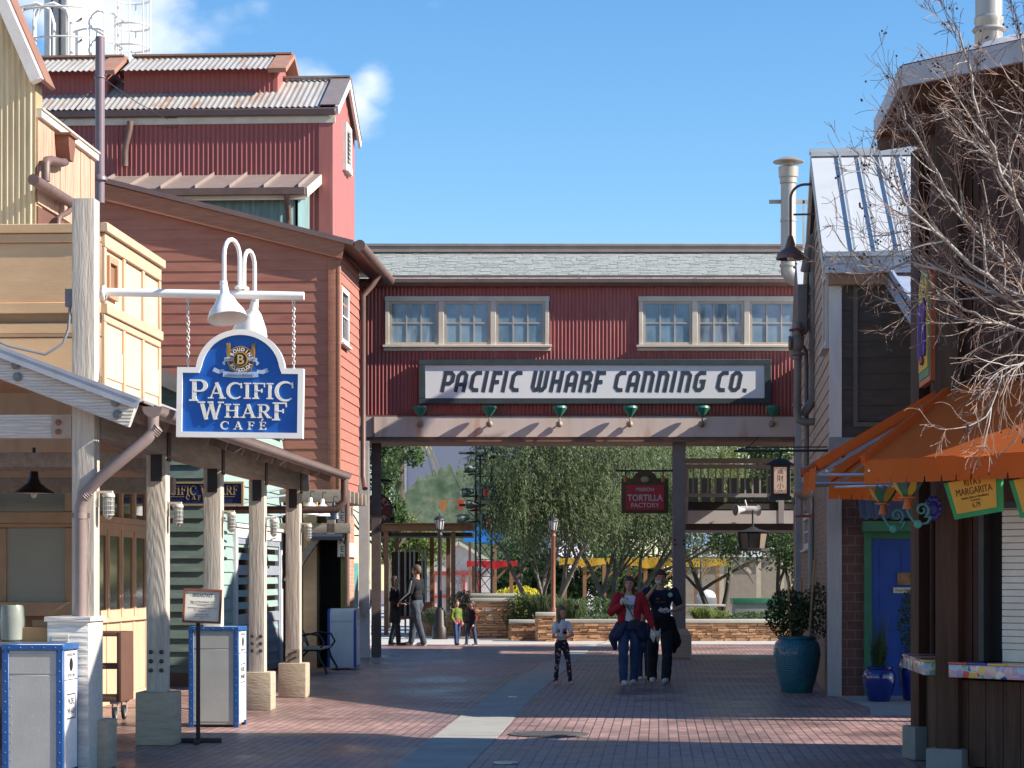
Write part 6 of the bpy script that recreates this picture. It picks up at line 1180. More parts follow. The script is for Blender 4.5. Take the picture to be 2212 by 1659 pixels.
# shaded lamps under the pergola
for px, py, d_, mt, lb in ((671, 1112, 37.0, WP, 'white bell lamp under the corner pergola, half hidden by the last post'), (697, 1115, 37.2, WP, 'white bell lamp under the corner pergola in full sunlight'), (721, 1122, 38.2, mat('navy_enamel', (.02, .03, .06), rough=.4), 'dark navy bell lamp under the corner pergola')):
    t = Thing('bell_lamp', lb, 'lamp', tuple(W(px, py, d_)), 0, 'bell lamps under the corner pergola'); r = .125
    m = MB(); m.lathe([(r+.008, 0), (r, .01), (r*.93, .09), (r*.72, .16), (.035, .21), (.03, .27), (.02, .29)], 24, cap=False); t.part('shade', m, mt); m = MB(); m.tube([(0, 0, .28), (0, 0, .36), (.0, .1, .40), (0, .7, .42)], .01, 6); t.part('arm', m, DKMETAL)
t = Thing('dark_awning', 'small dark blue shop awning above the black doorway', 'awning', tuple(W(716, 1166, 39.6)), YL); m = MB(); m.add([(-.38, 0, 0), (.2, 0, 0), (.2, -.0, .06), (-.38, 0, .06), (-.2, .45, .32), (.12, .45, .32), (-.38, .5, 0), (.2, .5, 0)], [(0,1,2,3), (3,2,5,4), (1,7,5,2), (0,3,4,6)]); t.part('canvas', m, mat('navy_canvas', (.02, .028, .05), rough=.8), smooth=0)
m = MB(); m.tube([(-.36, .02, .02), (.18, .02, .02)], .012, 6); t.part('frame', m, DKMETAL)
# blue conduits on the sunlit green wall
m = MB()
for (a, b) in (((490, 1098), (545, 1080)), ((575, 1063), (640, 1048)), ((575, 1075), (640, 1068)), ((575, 1110), (622, 1092)), ((575, 1120), (640, 1105))): m.tube([W(*a, 33.4), W(*b, 34.5)], .018, 6)
solo('conduit', 'thin blue grey conduits crossing the sunlit green wall below the porch roof', 'pipes', m, mat('blue_grey_conduit', (.3, .36, .4), rough=.5))
m = MB(); p = W(735, 1308, 41.2); m.lathe([(.05, -.9), (.05, 0), (.16, .02), (.18, .08), (.15, .16), (.08, .22), (.03, .24)], 20); m.prism([(.02, .2), (.1, .19), (.16, .27), (.09, .25)], -.03, .03, 'y'); solo('brown_urn', 'round brown pelican shaped urn behind the shaded litter bin', 'ornament', m, mat('dark_olive_glaze', (.09, .065, .02), rough=.3), loc=tuple(p))
# ================================================ planters on the right
def leaves(mb, c, r, n, size, up=.3, M=None, hollow=.35, seed=1, asp=.4):
    rn = random.Random(seed)
    for _ in range(n):
        while True:
            p = Vector((rn.uniform(-1, 1), rn.uniform(-1, 1), rn.uniform(-1, 1)))
            if hollow < p.length < 1: break
        p = Vector((c[0]+p.x*r[0], c[1]+p.y*r[1], c[2]+p.z*r[2])); s = size*rn.uniform(.6, 1.35)
        d = Vector((rn.gauss(0, 1), rn.gauss(0, 1), rn.gauss(up, 1))).normalized(); q = d.orthogonal().normalized(); q = (Matrix.Rotation(rn.uniform(0, 6.28), 3, d) @ q)*s*asp*.5; mb.v += [p-d*s*.5, p+q, p+d*s*.5, p-q]; k = len(mb.v); mb.f.append((k-4, k-3, k-2, k-1))
    return mb
def leafmat(name, c1, c2, rough=.6, tl=.3):
    m = mat(name, c1, c2, rough=rough, sc=1.6, amt=1.0, bump=0, spec=.3); t = m.node_tree; b = t.nodes['Principled BSDF']; tr = t.nodes.new('ShaderNodeBsdfTranslucent'); tr.inputs[0].default_value = (*[min(1, x*1.8) for x in c1], 1); ms = t.nodes.new('ShaderNodeMixShader'); ms.inputs[0].default_value = tl
    t.links.new(b.outputs[0], ms.inputs[1]); t.links.new(tr.outputs[0], ms.inputs[2]); t.links.new(ms.outputs[0], t.nodes['Material Output'].inputs[0]); return m
LF1 = leafmat('dark_green_leaf', (.035, .075, .02), (.02, .045, .015)); LF2 = leafmat('olive_leaf', (.10, .13, .06), (.055, .08, .035)); MOSS = mat('moss', (.08, .11, .02), (.05, .07, .02), rough=.95, sc=20, bump=.6)
def pot(name, label, px, pyb, r, h, mt, prof=None, group=None):
    g_ = G(px, pyb); t = Thing(name, label, 'planter', (g_.x, g_.y+r*.7, 0), 0, group)
    m = MB(); m.lathe([(r*p, h*z) for p, z in prof], 40, cap=False); m.lathe([(0.001, 0), (r*prof[0][0], 0)], 40, cap=False); t.part('pot', m, mt)
    m = MB(); m.lathe([(0.001, h*.95), (r*.5, h*.955), (r*.78, h*.93)], 24, cap=False); leaves(m, (0, 0, h*.95), (r*.75, r*.75, .02), 300, .03, seed=3); t.part('moss', m, MOSS, smooth=0); return t
PF = [(.62, 0), (.66, .02), (.80, .22), (.93, .45), (1.0, .66), (.99, .78), (.92, .88), (.80, .93), (.78, .945), (.84, .955), (.85, .99), (.80, 1.0), (.74, .98), (.72, .9)]
tm = mat('teal_glaze', (.012, .13, .18), (.01, .085, .14), rough=.28, sc=3, bump=0, coat=.5, blotch=((.02, .22, .17), 1.5, .55)); t_ = tm.node_tree; b_ = t_.nodes['Principled BSDF']; vo = t_.nodes.new('ShaderNodeTexVoronoi'); vo.inputs['Scale'].default_value = 34; vo.inputs['Randomness'].default_value = .3; tcn = t_.nodes.new('ShaderNodeTexCoord'); t_.links.new(tcn.outputs['Object'], vo.inputs[0]); bn = t_.nodes.new('ShaderNodeBump'); bn.inputs['Strength'].default_value = .9; bn.inputs['Distance'].default_value = .012; t_.links.new(vo.outputs['Distance'], bn.inputs['Height']); t_.links.new(bn.outputs[0], b_.inputs['Normal'])
Tp = pot('teal_planter', 'big dimpled teal glazed pot with a shrub and bamboo stakes', 1726, 1497, .335, .80, tm, PF)
m = MB(); leaves(m, (-.12, .05, 1.12), (.34, .3, .36), 2200, .06, seed=5); leaves(m, (.3, .1, 1.15), (.24, .22, .42), 1000, .055, seed=6); Tp.part('foliage', m, LF1, smooth=0)
for a, b in (((-.10, -.1, .75), (-.14, -.12, 1.66)), ((.16, -.08, .75), (.24, -.12, 1.88)), ((.08, .06, .75), (.07, .08, 1.6)), ((-.02, .1, .8), (-.06, .1, 1.35))):
    m = MB(); a, b = Vector(a), Vector(b); pts = []; rr = []
    for k in range(6): u = k/5; pts += [a.lerp(b, u*.98+.0), a.lerp(b, u*.98+.01), a.lerp(b, u*.98+.02)]; rr += [.017, .021, .017]
    m.tube(pts, rr, 10); Tp.part('bamboo_stake', m, mat('bamboo', (.42, .26, .11), (.33, .19, .08), rough=.5))
cob = mat('cobalt_glaze', (.008, .02, .18), (.006, .014, .11), rough=.15, sc=4, bump=.05, coat=.8)
P1 = pot('blue_planter', 'squat cobalt blue pot of spiky grass by the green door frame', 1903, 1517, .215, .46, cob, PF, 'cobalt blue pots by the blue door')
m = MB(); rn = random.Random(4)
for k in range(90):
    a = rn.uniform(0, 6.28); q = rn.uniform(.02, .13); h = rn.uniform(.35, .85); p0 = Vector((q*math.cos(a)*.6, q*math.sin(a)*.6, .42)); p1 = Vector((q*math.cos(a)*1.3, q*math.sin(a)*1.3, .42+h)); s_ = Vector((-math.sin(a), math.cos(a), 0))*.006; m.v += [p0-s_, p0+s_, p1+s_*.3, p1-s_*.3]; n = len(m.v); m.f.append((n-4, n-3, n-2, n-1))
leaves(m, (0, 0, .62), (.12, .12, .2), 500, .04, seed=9); P1.part('foliage', m, LF1, smooth=0)
P2 = pot('blue_planter', 'taller cobalt blue pot with a leafy shrub half hidden behind the kiosk post', 1978, 1515, .21, .60, cob, PF, 'cobalt blue pots by the blue door')
m = MB(); leaves(m, (-.02, 0, 1.05), (.20, .2, .45), 900, .055, seed=10); m.tube([(0, 0, .5), (-.02, 0, 1.3)], .012, 6); P2.part('foliage', m, LF1, smooth=0)
g_ = G(1881, 1500); m = MB(); m.tube([(0, 0, 0), (0, 0, .78), (0, .01, .82)], .03, 12); m.ell((0, 0, .80), (.03, .03, .03), 10, 8); solo('blue_bollard', 'slim blue pipe post between the door and the squat blue pot', 'post', m, mat('mid_blue_paint', (.03, .07, .35), rough=.4), loc=(g_.x, g_.y+.3, 0))
# ================================================ people
SKIN = mat('skin', (.50, .27, .19), (.44, .23, .16), rough=.55, sc=6, bump=.03)
rnf = random.Random(3)
def fuse(name, mb, m, parent, vox, sm=4, crease=0):
    me = bpy.data.meshes.new(name); me.from_pydata([tuple(v) for v in mb.v], [], mb.f); me.update(); o = bpy.data.objects.new(name, me); COL.objects.link(o)
    r = o.modifiers.new('r', 'REMESH'); r.mode = 'VOXEL'; r.voxel_size = vox; s = o.modifiers.new('s', 'SMOOTH'); s.iterations = sm; s.factor = .5
    dg = bpy.context.evaluated_depsgraph_get(); e = bpy.data.meshes.new_from_object(o.evaluated_get(dg)); o.modifiers.clear(); o.data = e; bpy.data.meshes.remove(me); e.name = name
    if crease:
        off = Vector((rnf.uniform(0, 50), rnf.uniform(0, 50), 0)); dv = []
        for v in e.vertices:
            c = v.co; q = Vector((c.x*7, c.y*7, c.z*4+c.x*5)); dv.append(mnoise.noise(q*1.5+off))
        for v, k in zip(e.vertices, dv): v.co = v.co+v.normal*(crease*(abs(k)*-1.1+.22)+.0055)
    e.materials.clear(); e.materials.append(m); e.shade_smooth(); o.parent = parent; return o
def cap(mb, p0, r0, p1, r1, n=12):
    p0, p1 = Vector(p0), Vector(p1); mb.tube([p0, p0.lerp(p1, .5), p1], [r0, (r0+r1)/2, r1], n); mb.ell(p0, (r0,)*3, n, 8); mb.ell(p1, (r1,)*3, n, 8)
def hand(mb, wr, d, up, s, grip=0):
    """palm, four unequal fingers and a thumb from the side of the palm"""
    d = Vector(d).normalized(); up = Vector(up); side = d.cross(up).normalized(); nrm = side.cross(d).normalized(); wr = Vector(wr)
    for k in range(4): cap(mb, wr+side*s*(.012*(k-1.5)), s*.011, wr+d*s*.085+side*s*(.022*(k-1.5)), s*.0125, 8)
    for k, L in enumerate((.066, .078, .072, .056)):
        b = wr+d*s*.088+side*s*(.022*(k-1.5)); c = b+(d*(1-grip*.5)-nrm*(.25+grip*.7)).normalized()*s*L*.5; e = c+(d*(.9-grip*1.1)-nrm*(.45+grip*.6)).normalized()*s*L*.5; cap(mb, b, s*.0095, c, s*.009, 7); cap(mb, c, s*.009, e, s*.0075, 7)
    b = wr+d*s*.025-side*s*.03; c = b+(d*.6-side*.8-nrm*.3).normalized()*s*.04; e = c+(d*.9-side*.15-nrm*.4).normalized()*s*.032; cap(mb, b, s*.013, c, s*.011, 7); cap(mb, c, s*.011, e, s*.009, 7)
def person(label, px, d_, h, yaw, arms, legs=((-.06, -.01), (.06, .01)), head=0, tilt=0, hair=None, top=None, pants=None, shoes=None, vox=.0095, long=False, coat=None, sleeves=True, build_=1.0, group=None, neckline=None, short=False, flare=1.0, child=False):
    t = Thing('person', label, 'person', ((px-CX)*d_/FPX, d_, 0), yaw, group); q = h; bw = build_*(1.0 if not child else 1.08); hs = 1.0 if not child else 1.22
    hz_ = .925 if not child else .905; HC_ = Vector((0, -.005, hz_))*q; sw = (.108 if not child else .10)*bw; sh = (.815 if not child else .78)
    def P(*v): return Vector(v)*q
    b = MB(); L = []
    for (fx, fy), s_ in zip(legs, (-1, 1)):
        hip = P(s_*.05*bw, 0, .50); an = P(fx, fy, .045); kn = (hip+an)/2+P(s_*.004, -.018, .02); L.append((hip, kn, an)); cap(b, hip, .048*q*bw, kn, .032*q*bw); cap(b, kn, .031*q*bw, an, .021*q*bw); cap(b, an, .02*q, an+P(s_*.008, -.045, -.022), .016*q)
    b.ell(P(0, 0, .535), (.078*q*bw, .056*q*bw, .06*q)); b.ell(P(0, 0, .62), (.066*q*bw, .048*q*bw, .08*q)); b.ell(P(0, 0, .725), (.082*q*bw, .054*q*bw, .095*q)); b.ell(P(0, .004, sh-.02), (sw*q*.95, .04*q, .03*q))
    cap(b, P(0, .004, sh-.01), .034*q*bw, HC_+P(0, .008, -.035), .029*q)
    HM = T(*HC_) @ RZ(head) @ RX(tilt); hr = (.047*q*hs, .056*q*hs, .062*q*hs)
    b.ell(HM @ Vector((0, .006*q, .006*q)), hr, 16, 12); b.ell(HM @ Vector((0, -.014*q, -.024*q*hs)), (.033*q*hs, .036*q*hs, .038*q*hs), 14, 10); b.ell(HM @ Vector((0, -.052*q*hs, -.010*q)), (.0075*q, .012*q, .014*q), 8, 6)
    for s_ in (-1, 1): b.ell(HM @ Vector((s_*.044*q*hs, .006*q, -.006*q)), (.006*q, .011*q, .016*q), 8, 6)
    A = []
    for (el, wr, hd, gr), s_ in zip(arms, (-1, 1)):
        shp = P(s_*sw, 0, sh-.012); el = P(*el); wr = P(*wr); A.append((shp, el, wr)); cap(b, shp, .026*q*bw, el, .021*q*bw); cap(b, el, .021*q*bw, wr, .0145*q); hand(b, wr, hd, (0, 0, 1) if abs(hd[2]) < .8 else (s_*1, 0, 0), q*.60 if not child else q*.62, gr)
    fuse('body', b, SKIN, t.o, vox)
    f = MB(HM)
    for s_ in (-1, 1): f = MB(HM); f.ell((s_*.017*q*hs, -.0475*q*hs, .006*q), (.0062*q, .004*q, .0036*q), 8, 6); t.part('eye', f, mat('eye_dark', (.03, .02, .015), rough=.2)); f = MB(HM); f.ell((s_*.017*q*hs, -.0465*q*hs, .0165*q), (.0095*q, .004*q, .0018*q), 8, 6); t.part('eyebrow', f, hair[0])
    f = MB(HM); f.ell((0, -.0475*q*hs, -.031*q*hs), (.013*q, .004*q, .0032*q), 10, 6); t.part('mouth', f, mat('lips', (.36, .11, .09), rough=.4))
    # hair
    hm, style = hair; g = MB(HM); g.ell((0, .009*q*hs, .018*q*hs), (.0500*q*hs, .058*q*hs, .061*q*hs), 16, 12)
    if style == 'short': g.ell((0, .020*q*hs, .004*q), (.0490*q*hs, .048*q*hs, .055*q*hs), 14, 10)
    if style in ('bob', 'long', 'shoulder'):
        dn = {'bob': -.06, 'shoulder': -.062, 'long': -.24}[style]
        for s_ in (-1, 1): cap(g, (s_*.036*q*hs, .008*q, .02*q), .018*q*hs, (s_*.044*q*hs, .004*q, dn*q), .014*q*hs); cap(g, (s_*.02*q*hs, .035*q, .02*q), .025*q*hs, (s_*.024*q*hs, .034*q, dn*q), .018*q*hs)
        cap(g, (0, .036*q, 0), .026*q*hs, (0, .038*q, dn*q*1.03), .018*q*hs)
    # cut the face free by keeping hair behind the brow line
    o = fuse('hair', g, hm, t.o, vox*.8, 2); bm = bmesh.new(); bm.from_mesh(o.data); inv = HM.inverted(); kill = []
    for v in bm.verts:
        l = inv @ v.co
        if l.y < -.030*q*hs and l.z < .026*q*hs and abs(l.x) < .033*q*hs: kill.append(v)
    bmesh.ops.delete(bm, geom=kill, context='VERTS'); bm.to_mesh(o.data); bm.free()
    # trousers
    if pants:
        g = MB(); g.ell(P(0, 0, .535), (.084*q*bw, .062*q*bw, .058*q))
        for hip, kn, an in L: cap(g, hip, .054*q*bw, kn, .040*q*bw*flare); cap(g, kn, .039*q*bw*flare, an+P(0, 0, -.006), .033*q*bw*flare)
        fuse('trousers', g, pants, t.o, vox*1.2, 2, .022 if not child else .008)
    if top:
        g = MB(); g.ell(P(0, 0, .60), (.080*q*bw, .060*q*bw, .075*q)); g.ell(P(0, 0, .65), (.078*q*bw, .058*q*bw, .09*q)); g.ell(P(0, 0, .73), (.091*q*bw, .063*q*bw, .095*q)); g.ell(P(0, .004, sh-.024), (sw*q*.98, .047*q, .034*q))
        for shp, el, wr in A:
            if short: cap(g, shp, .034*q*bw, shp.lerp(el, .62), .033*q*bw)
            else: cap(g, shp, .033*q*bw, el, .029*q*bw); cap(g, el, .029*q*bw, el.lerp(wr, .9), .024*q)
        fuse('top', g, top, t.o, vox*1.2, 2, .016 if not child else .007)
    if coat:
        g = MB(); cm, zl = coat
        g.ell(P(0, 0, .73), (.096*q*bw, .068*q*bw, .098*q)); g.ell(P(0, .004, sh-.024), (sw*q*1.0, .052*q, .037*q)); g.lathe([(.05*q, zl*q), (.105*q*bw, zl*q), (.088*q*bw, .6*q), (.09*q*bw, .72*q), (.05*q, .8*q)], 20, Matrix.Diagonal((1, .75, 1, 1)))
        for shp, el, wr in A: cap(g, shp, .036*q*bw, el, .031*q*bw); cap(g, el, .031*q*bw, el.lerp(wr, .92), .026*q)
        fuse('coat', g, cm, t.o, vox*1.4, 2, .02)
    for (hip, kn, an), s_ in zip(L, (-1, 1)):
        g = MB(T(an.x, an.y, 0) @ RZ(-s_*.15)); g.ell((0, -.035*q, .022*q), (.029*q, .078*q, .025*q), 12, 8); g.ell((0, .012*q, .03*q), (.022*q, .026*q, .03*q), 10, 8); sh_ = t.part('shoe', g, shoes); g = MB(T(an.x, an.y, 0) @ RZ(-s_*.15)); g.ell((0, -.035*q, .006*q), (.030*q, .080*q, .007*q), 12, 6); t.part('sole', g, mat('white_rubber', (.62, .6, .58)), parent=sh_)
    return t, A, L
HB = mat('brown_hair', (.085, .04, .02), (.05, .024, .014), rough=.5, sc=20, stretch=(4, 4, .5), bump=.4); HL = mat('light_brown_hair', (.17, .09, .04), (.10, .05, .025), rough=.5, sc=20, stretch=(4, 4, .5), bump=.4); HG = mat('grey_brown_hair', (.10, .065, .04), (.06, .04, .028), rough=.6)
JEAN = mat('blue_denim', (.035, .065, .15), (.022, .04, .10), rough=.85, sc=5, bump=.35, bsc=20); DJEAN = mat('dark_trousers', (.016, .018, .028), (.01, .011, .018), rough=.85, bump=.3, bsc=15); GJEAN = mat('grey_denim', (.055, .067, .09), (.035, .043, .06), rough=.85, bump=.3, bsc=15)
WSH = mat('white_trainer', (.6, .6, .62), (.4, .4, .42), rough=.5, sc=20); DSH = mat('dark_shoe', (.03, .025, .025), rough=.5); CLW = mat('white_cotton', (.66, .65, .68), (.58, .57, .6), rough=.9, sc=8, bump=.3, bsc=15)
RED = mat('red_knit', (.38, .018, .03), (.28, .012, .022), rough=.95, sc=8, bump=.6, bsc=60); NAVY = mat('navy_jersey', (.014, .018, .04), (.009, .012, .026), rough=.9, bump=.3, bsc=15); NVJ = mat('navy_jacket', (.014, .025, .085), (.009, .016, .055), rough=.7, bump=.5, bsc=10); BLKW = mat('black_wool', (.009, .009, .011), (.005, .005, .007), rough=.95, bump=.3, bsc=30)
LEG = mat('patterned_leggings', (.02, .018, .03), (.012, .012, .02), rough=.8, sc=5, bump=.1); t_ = LEG.node_tree; vo = t_.nodes.new('ShaderNodeTexVoronoi'); vo.inputs['Scale'].default_value = 17; tcn = t_.nodes.new('ShaderNodeTexCoord'); t_.links.new(tcn.outputs['Object'], vo.inputs[0]); lt = t_.nodes.new('ShaderNodeMath'); lt.operation = 'LESS_THAN'; lt.inputs[1].default_value = .34; t_.links.new(vo.outputs['Distance'], lt.inputs[0]); mx = t_.nodes.new('ShaderNodeMixRGB'); mx.inputs[1].default_value = (.018, .016, .028, 1); mx.inputs[2].default_value = (.42, .22, .24, 1); t_.links.new(lt.outputs[0], mx.inputs[0]); t_.links.new(mx.outputs[0], t_.nodes['Principled BSDF'].inputs['Base Color'])
def wrap(name, label, loc, kind):
    m = MB(); rn = random.Random(hash(kind) % 99 if False else len(name)+kind)
    for k in range(5): a = rn.uniform(0, 6.28); m.add([(0, 0, 0), (.05*math.cos(a), .03*math.sin(a), .05), (.07*math.cos(a+.7), .04*math.sin(a+.7), -.02), (.03*math.cos(a+1), .02*math.sin(a), -.07)], [(0, 1, 2, 3)])
    m.ell((0, 0, 0), (.045, .025, .028), 10, 6); return solo(name, label, 'food', m, mat('white_paper', (.68, .66, .62), (.55, .5, .42), rough=.8), loc=loc)
# the girl
t, A, L = person('little girl with long hair in a white t-shirt and flowered dark leggings', 1213, 33.9, 1.21, R(28), (((-.13, -.02, .60), (-.02, -.135, .60), (1, -.3, .15), .4), ((.135, -.05, .62), (.05, -.15, .625), (-.5, -.7, .2), .4)), ((-.06, .05), (.085, -.07)), R(25), 0, (HL, 'long'), CLW, LEG, mat('pink_grey_shoe', (.45, .10, .16), (.4, .36, .36), sc=12), .008, child=True, short=True, build_=.82, flare=.82)
m = MB(); m.ell((.01, -.082, .83), (.035, .012, .03), 10, 6); t.part('shirt_print', m, mat('pink_print', (.45, .10, .14))); m = MB(); m.add([(-.03, -.094, .775), (.045, -.092, .775), (.045, -.096, .81), (-.03, -.098, .81)], [(0, 1, 2, 3)]); t.part('shirt_print', m, NAVY)
# the woman in red
t, A, L = person('woman in an open red cardigan and jeans, navy jacket tied at her waist', 1359, 33.9, 1.66, R(4), (((-.165, -.03, .665), (-.085, -.12, .735), (.35, -.3, .8), .6), ((.165, 0, .66), (.215, -.06, .535), (.3, -.35, -.85), .2)), ((-.066, -.10), (.05, .07)), R(-12), 0, (HB, 'shoulder'), CLW, JEAN, WSH, .009, build_=.98, flare=1.12, short=True)
q = 1.66; g = MB()
for s_, (shp, el, wr) in zip((-1, 1), A):
    cap(g, shp, .044*q, el, .037*q); cap(g, el, .036*q, el.lerp(wr, .9), .026*q); g.ell(Vector((s_*.066*q, .004*q, .70*q)), (.048*q, .074*q, .135*q)); g.ell(Vector((s_*.07*q, .0, .60*q)), (.038*q, .068*q, .07*q))
g.ell((0, .035*q, .70*q), (.094*q, .048*q, .13*q)); g.ell((0, .02*q, .795*q), (.1*q, .04*q, .03*q)); fuse('cardigan', g, RED, t.o, .013, 2, .02)
g = MB(); text(g, 'Lego', .11, 0, .705*q, -.108, .003, shear=.3); t.part('shirt_lettering', g, BLKW)
g = MB(); g.tube([(-.09*q, -.02*q, .81*q), (-.03*q, -.078*q, .73*q), (.03*q, -.078*q, .62*q), (.05*q, -.07*q, .55*q)], .008, 6); g.bb(.0, .17, -.15, -.09, .84, .99, .02); t.part('shoulder_bag', g, mat('black_bag', (.01, .01, .014), rough=.5))
g = MB(); g.lathe([(.11*q, .50*q), (.108*q, .54*q), (.10*q, .575*q), (.09*q, .58*q)], 20, Matrix.Diagonal((1, .78, 1, 1)))
for s_ in (-1, 1): cap(g, (s_*.09*q, -.02*q, .56*q), .03*q, (s_*.145*q, .0, .44*q), .042*q); cap(g, (s_*.145*q, 0, .44*q), .04*q, (s_*.135*q, 0, .33*q), .018*q); cap(g, (s_*.05*q, -.06*q, .55*q), .03*q, (s_*.11*q, -.05*q, .45*q), .035*q)
fuse('tied_jacket', g, NVJ, t.o, .015, 2, .04)
wp = t.M @ Vector((-.075*q, -.155*q, .775*q)); wrap('wrapped_food', 'white wrapped bite held at the chest of the woman in red', tuple(wp), 1); wp = t.M @ Vector((.235*q, -.09*q, .465*q)); o = wrap('paper_tray', 'crumpled white paper in the lowered hand of the woman in red', tuple(wp), 2); o.scale = (1.5, 1.5, 1.9)
# the man
t, A, L = person('man in a navy t-shirt with a round badge, lifting food to his mouth', 1427, 34.6, 1.76, R(-4), (((-.155, -.07, .70), (-.065, -.10, .825), (.55, -.1, .8), .7), ((.175, .0, .655), (.10, -.14, .635), (-.75, -.6, 0), .15)), ((-.075, .07), (.05, -.09)), R(4), R(6), (mat('cropped_hair', (.06, .035, .022), rough=.8), 'short'), NAVY, DJEAN, WSH, .0095, short=True, build_=1.12, flare=1.1)
q = 1.76; g = MB(); g.lathe([(.115*q, .46*q), (.115*q, .53*q), (.10*q, .57*q)], 20, Matrix.Diagonal((1, .78, 1, 1))); cap(g, (.09*q, 0, .55*q), .035*q, (.135*q, .01*q, .36*q), .045*q); cap(g, (.135*q, .01*q, .36*q), .045*q, (.125*q, .0, .28*q), .02*q); fuse('tied_jacket', g, BLKW, t.o, .015, 2, .04)
g = MB(); g.lathe([(.035, 0), (.035, .004)], 20, T(.10*q*.6+.045, -.128, .775*q) @ RX(R(90))); t.part('badge', g, mat('badge_white', (.5, .55, .5), (.2, .35, .3), sc=30)); g = MB(); g.add([(-.07, -.128, .735*q), (-.02, -.13, .735*q), (-.02, -.13, .745*q), (-.07, -.128, .745*q)], [(0, 1, 2, 3)]); text(g, 'GO TEAM', .035, -.0, .705*q, -.133, .002); t.part('shirt_print', g, mat('gold_print', (.35, .2, .04)))
wp = t.M @ Vector((-.015*q, -.125*q, .885*q)); o = wrap('food_bite', 'small white wrapped bite at the mouth of the man', tuple(wp), 3); o.scale = (.7,)*3; wp = t.M @ Vector((.035*q, -.19*q, .645*q)); o = wrap('napkin', 'white napkin lying on the open hand of the man', tuple(wp), 4); o.scale = (1.5, 1.4, .7)
person('small child in jeans mostly hidden behind the woman in red', 1390, 35.6, 1.12, R(0), (((-.12, 0, .6), (-.1, -.06, .48), (0, -.2, -1), .2), ((.12, 0, .6), (.1, -.06, .48), (0, -.2, -1), .2)), ((-.05, -.02), (.055, .03)), 0, 0, (HL, 'short'), NVJ, JEAN, WSH, .011, child=True, build_=.9)
# far group
t, A, L = person('woman with brown bob in a long black coat near the left column', 853, 53.0, 1.66, R(75), (((-.12, .02, .66), (-.10, -.12, .60), (0, -1, .1), .3), ((.12, .02, .66), (.07, -.13, .61), (0, -1, .1), .3)), ((-.04, -.07), (.05, .08)), R(8), 0, (HB, 'bob'), None, DJEAN, DSH, .014, coat=(BLKW, .33))
TJ = mat('black_track_jacket', (.005, .0055, .010), (.003, .0035, .007), rough=.85, bump=.2)
t, A, L = person('tall man in a black track jacket with white sleeve stripes, striding away', 900, 52.9, 1.93, R(-112), (((-.15, .0, .66), (-.17, -.12, .58), (0, -.5, -.85), .2), ((.15, -.02, .655), (.15, -.14, .555), (0, -.7, -.7), .3)), ((-.06, -.10), (.05, .12)), R(12), 0, (HG, 'short'), TJ, GJEAN, WSH, .015, build_=1.12)
q = 1.93
for off in (-.008, 0, .008):
    for (shp, el, wr), s_ in zip(A, (-1, 1)):
        if s_ == 1: m = MB(); nrm = Vector((.034*q*1.1, 0, 0)); m.tube([shp+nrm+Vector((0, off*q, 0)), el+nrm*.92+Vector((0, off*q, 0)), wr+nrm*.75+Vector((0, off*q, 0))], .006, 5); t.part('sleeve_stripe', m, CLW)
t, A, L = person('child in a green top and jeans with a pink jacket tied at the waist', 986, 53.3, 1.10, R(35), (((-.12, .02, .6), (-.09, -.08, .50), (.3, -.8, -.3), .3), ((.12, .02, .6), (.09, -.08, .50), (-.3, -.8, -.3), .3)), ((-.05, -.06), (.06, .06)), R(15), 0, (HB, 'short'), mat('olive_green_top', (.14, .19, .03), (.10, .14, .025), rough=.9), JEAN, DSH, .012, child=True, build_=.95)
m = MB(); q = 1.10; m.lathe([(.10*q, .47*q), (.105*q, .52*q), (.095*q, .56*q)], 16, Matrix.Diagonal((1, .8, 1, 1))); cap(m, (.09*q, -.03*q, .52*q), .028*q, (.11*q, -.03*q, .42*q), .03*q); fuse('tied_jacket', m, mat('raspberry', (.32, .03, .08)), t.o, .013, 2)
t, A, L = person('child in a dark coat walking beside the child in the green top', 1018, 52.9, 1.08, R(-40), (((-.125, .02, .6), (-.11, -.06, .5), (.2, -.8, -.5), .3), ((.125, .02, .6), (.11, -.04, .48), (0, -.5, -.8), .3)), ((-.07, -.08), (.07, .08)), R(-30), 0, (HB, 'short'), mat('dull_red_shirt', (.25, .03, .025), rough=.9), JEAN, DSH, .012, child=True, coat=(mat('black_anorak', (.012, .013, .02), rough=.7), .40), build_=.9)
person('person in a blue top half hidden between the two left bridge columns', 791, 51.5, 1.62, R(-60), (((-.13, .02, .64), (-.12, -.05, .52), (0, -.3, -1), .2), ((.13, .02, .64), (.12, -.05, .52), (0, -.3, -1), .2)), ((-.05, -.03), (.05, .03)), 0, 0, (HB, 'short'), NVJ, mat('pale_trousers', (.42, .42, .45), rough=.9), DSH, .015)
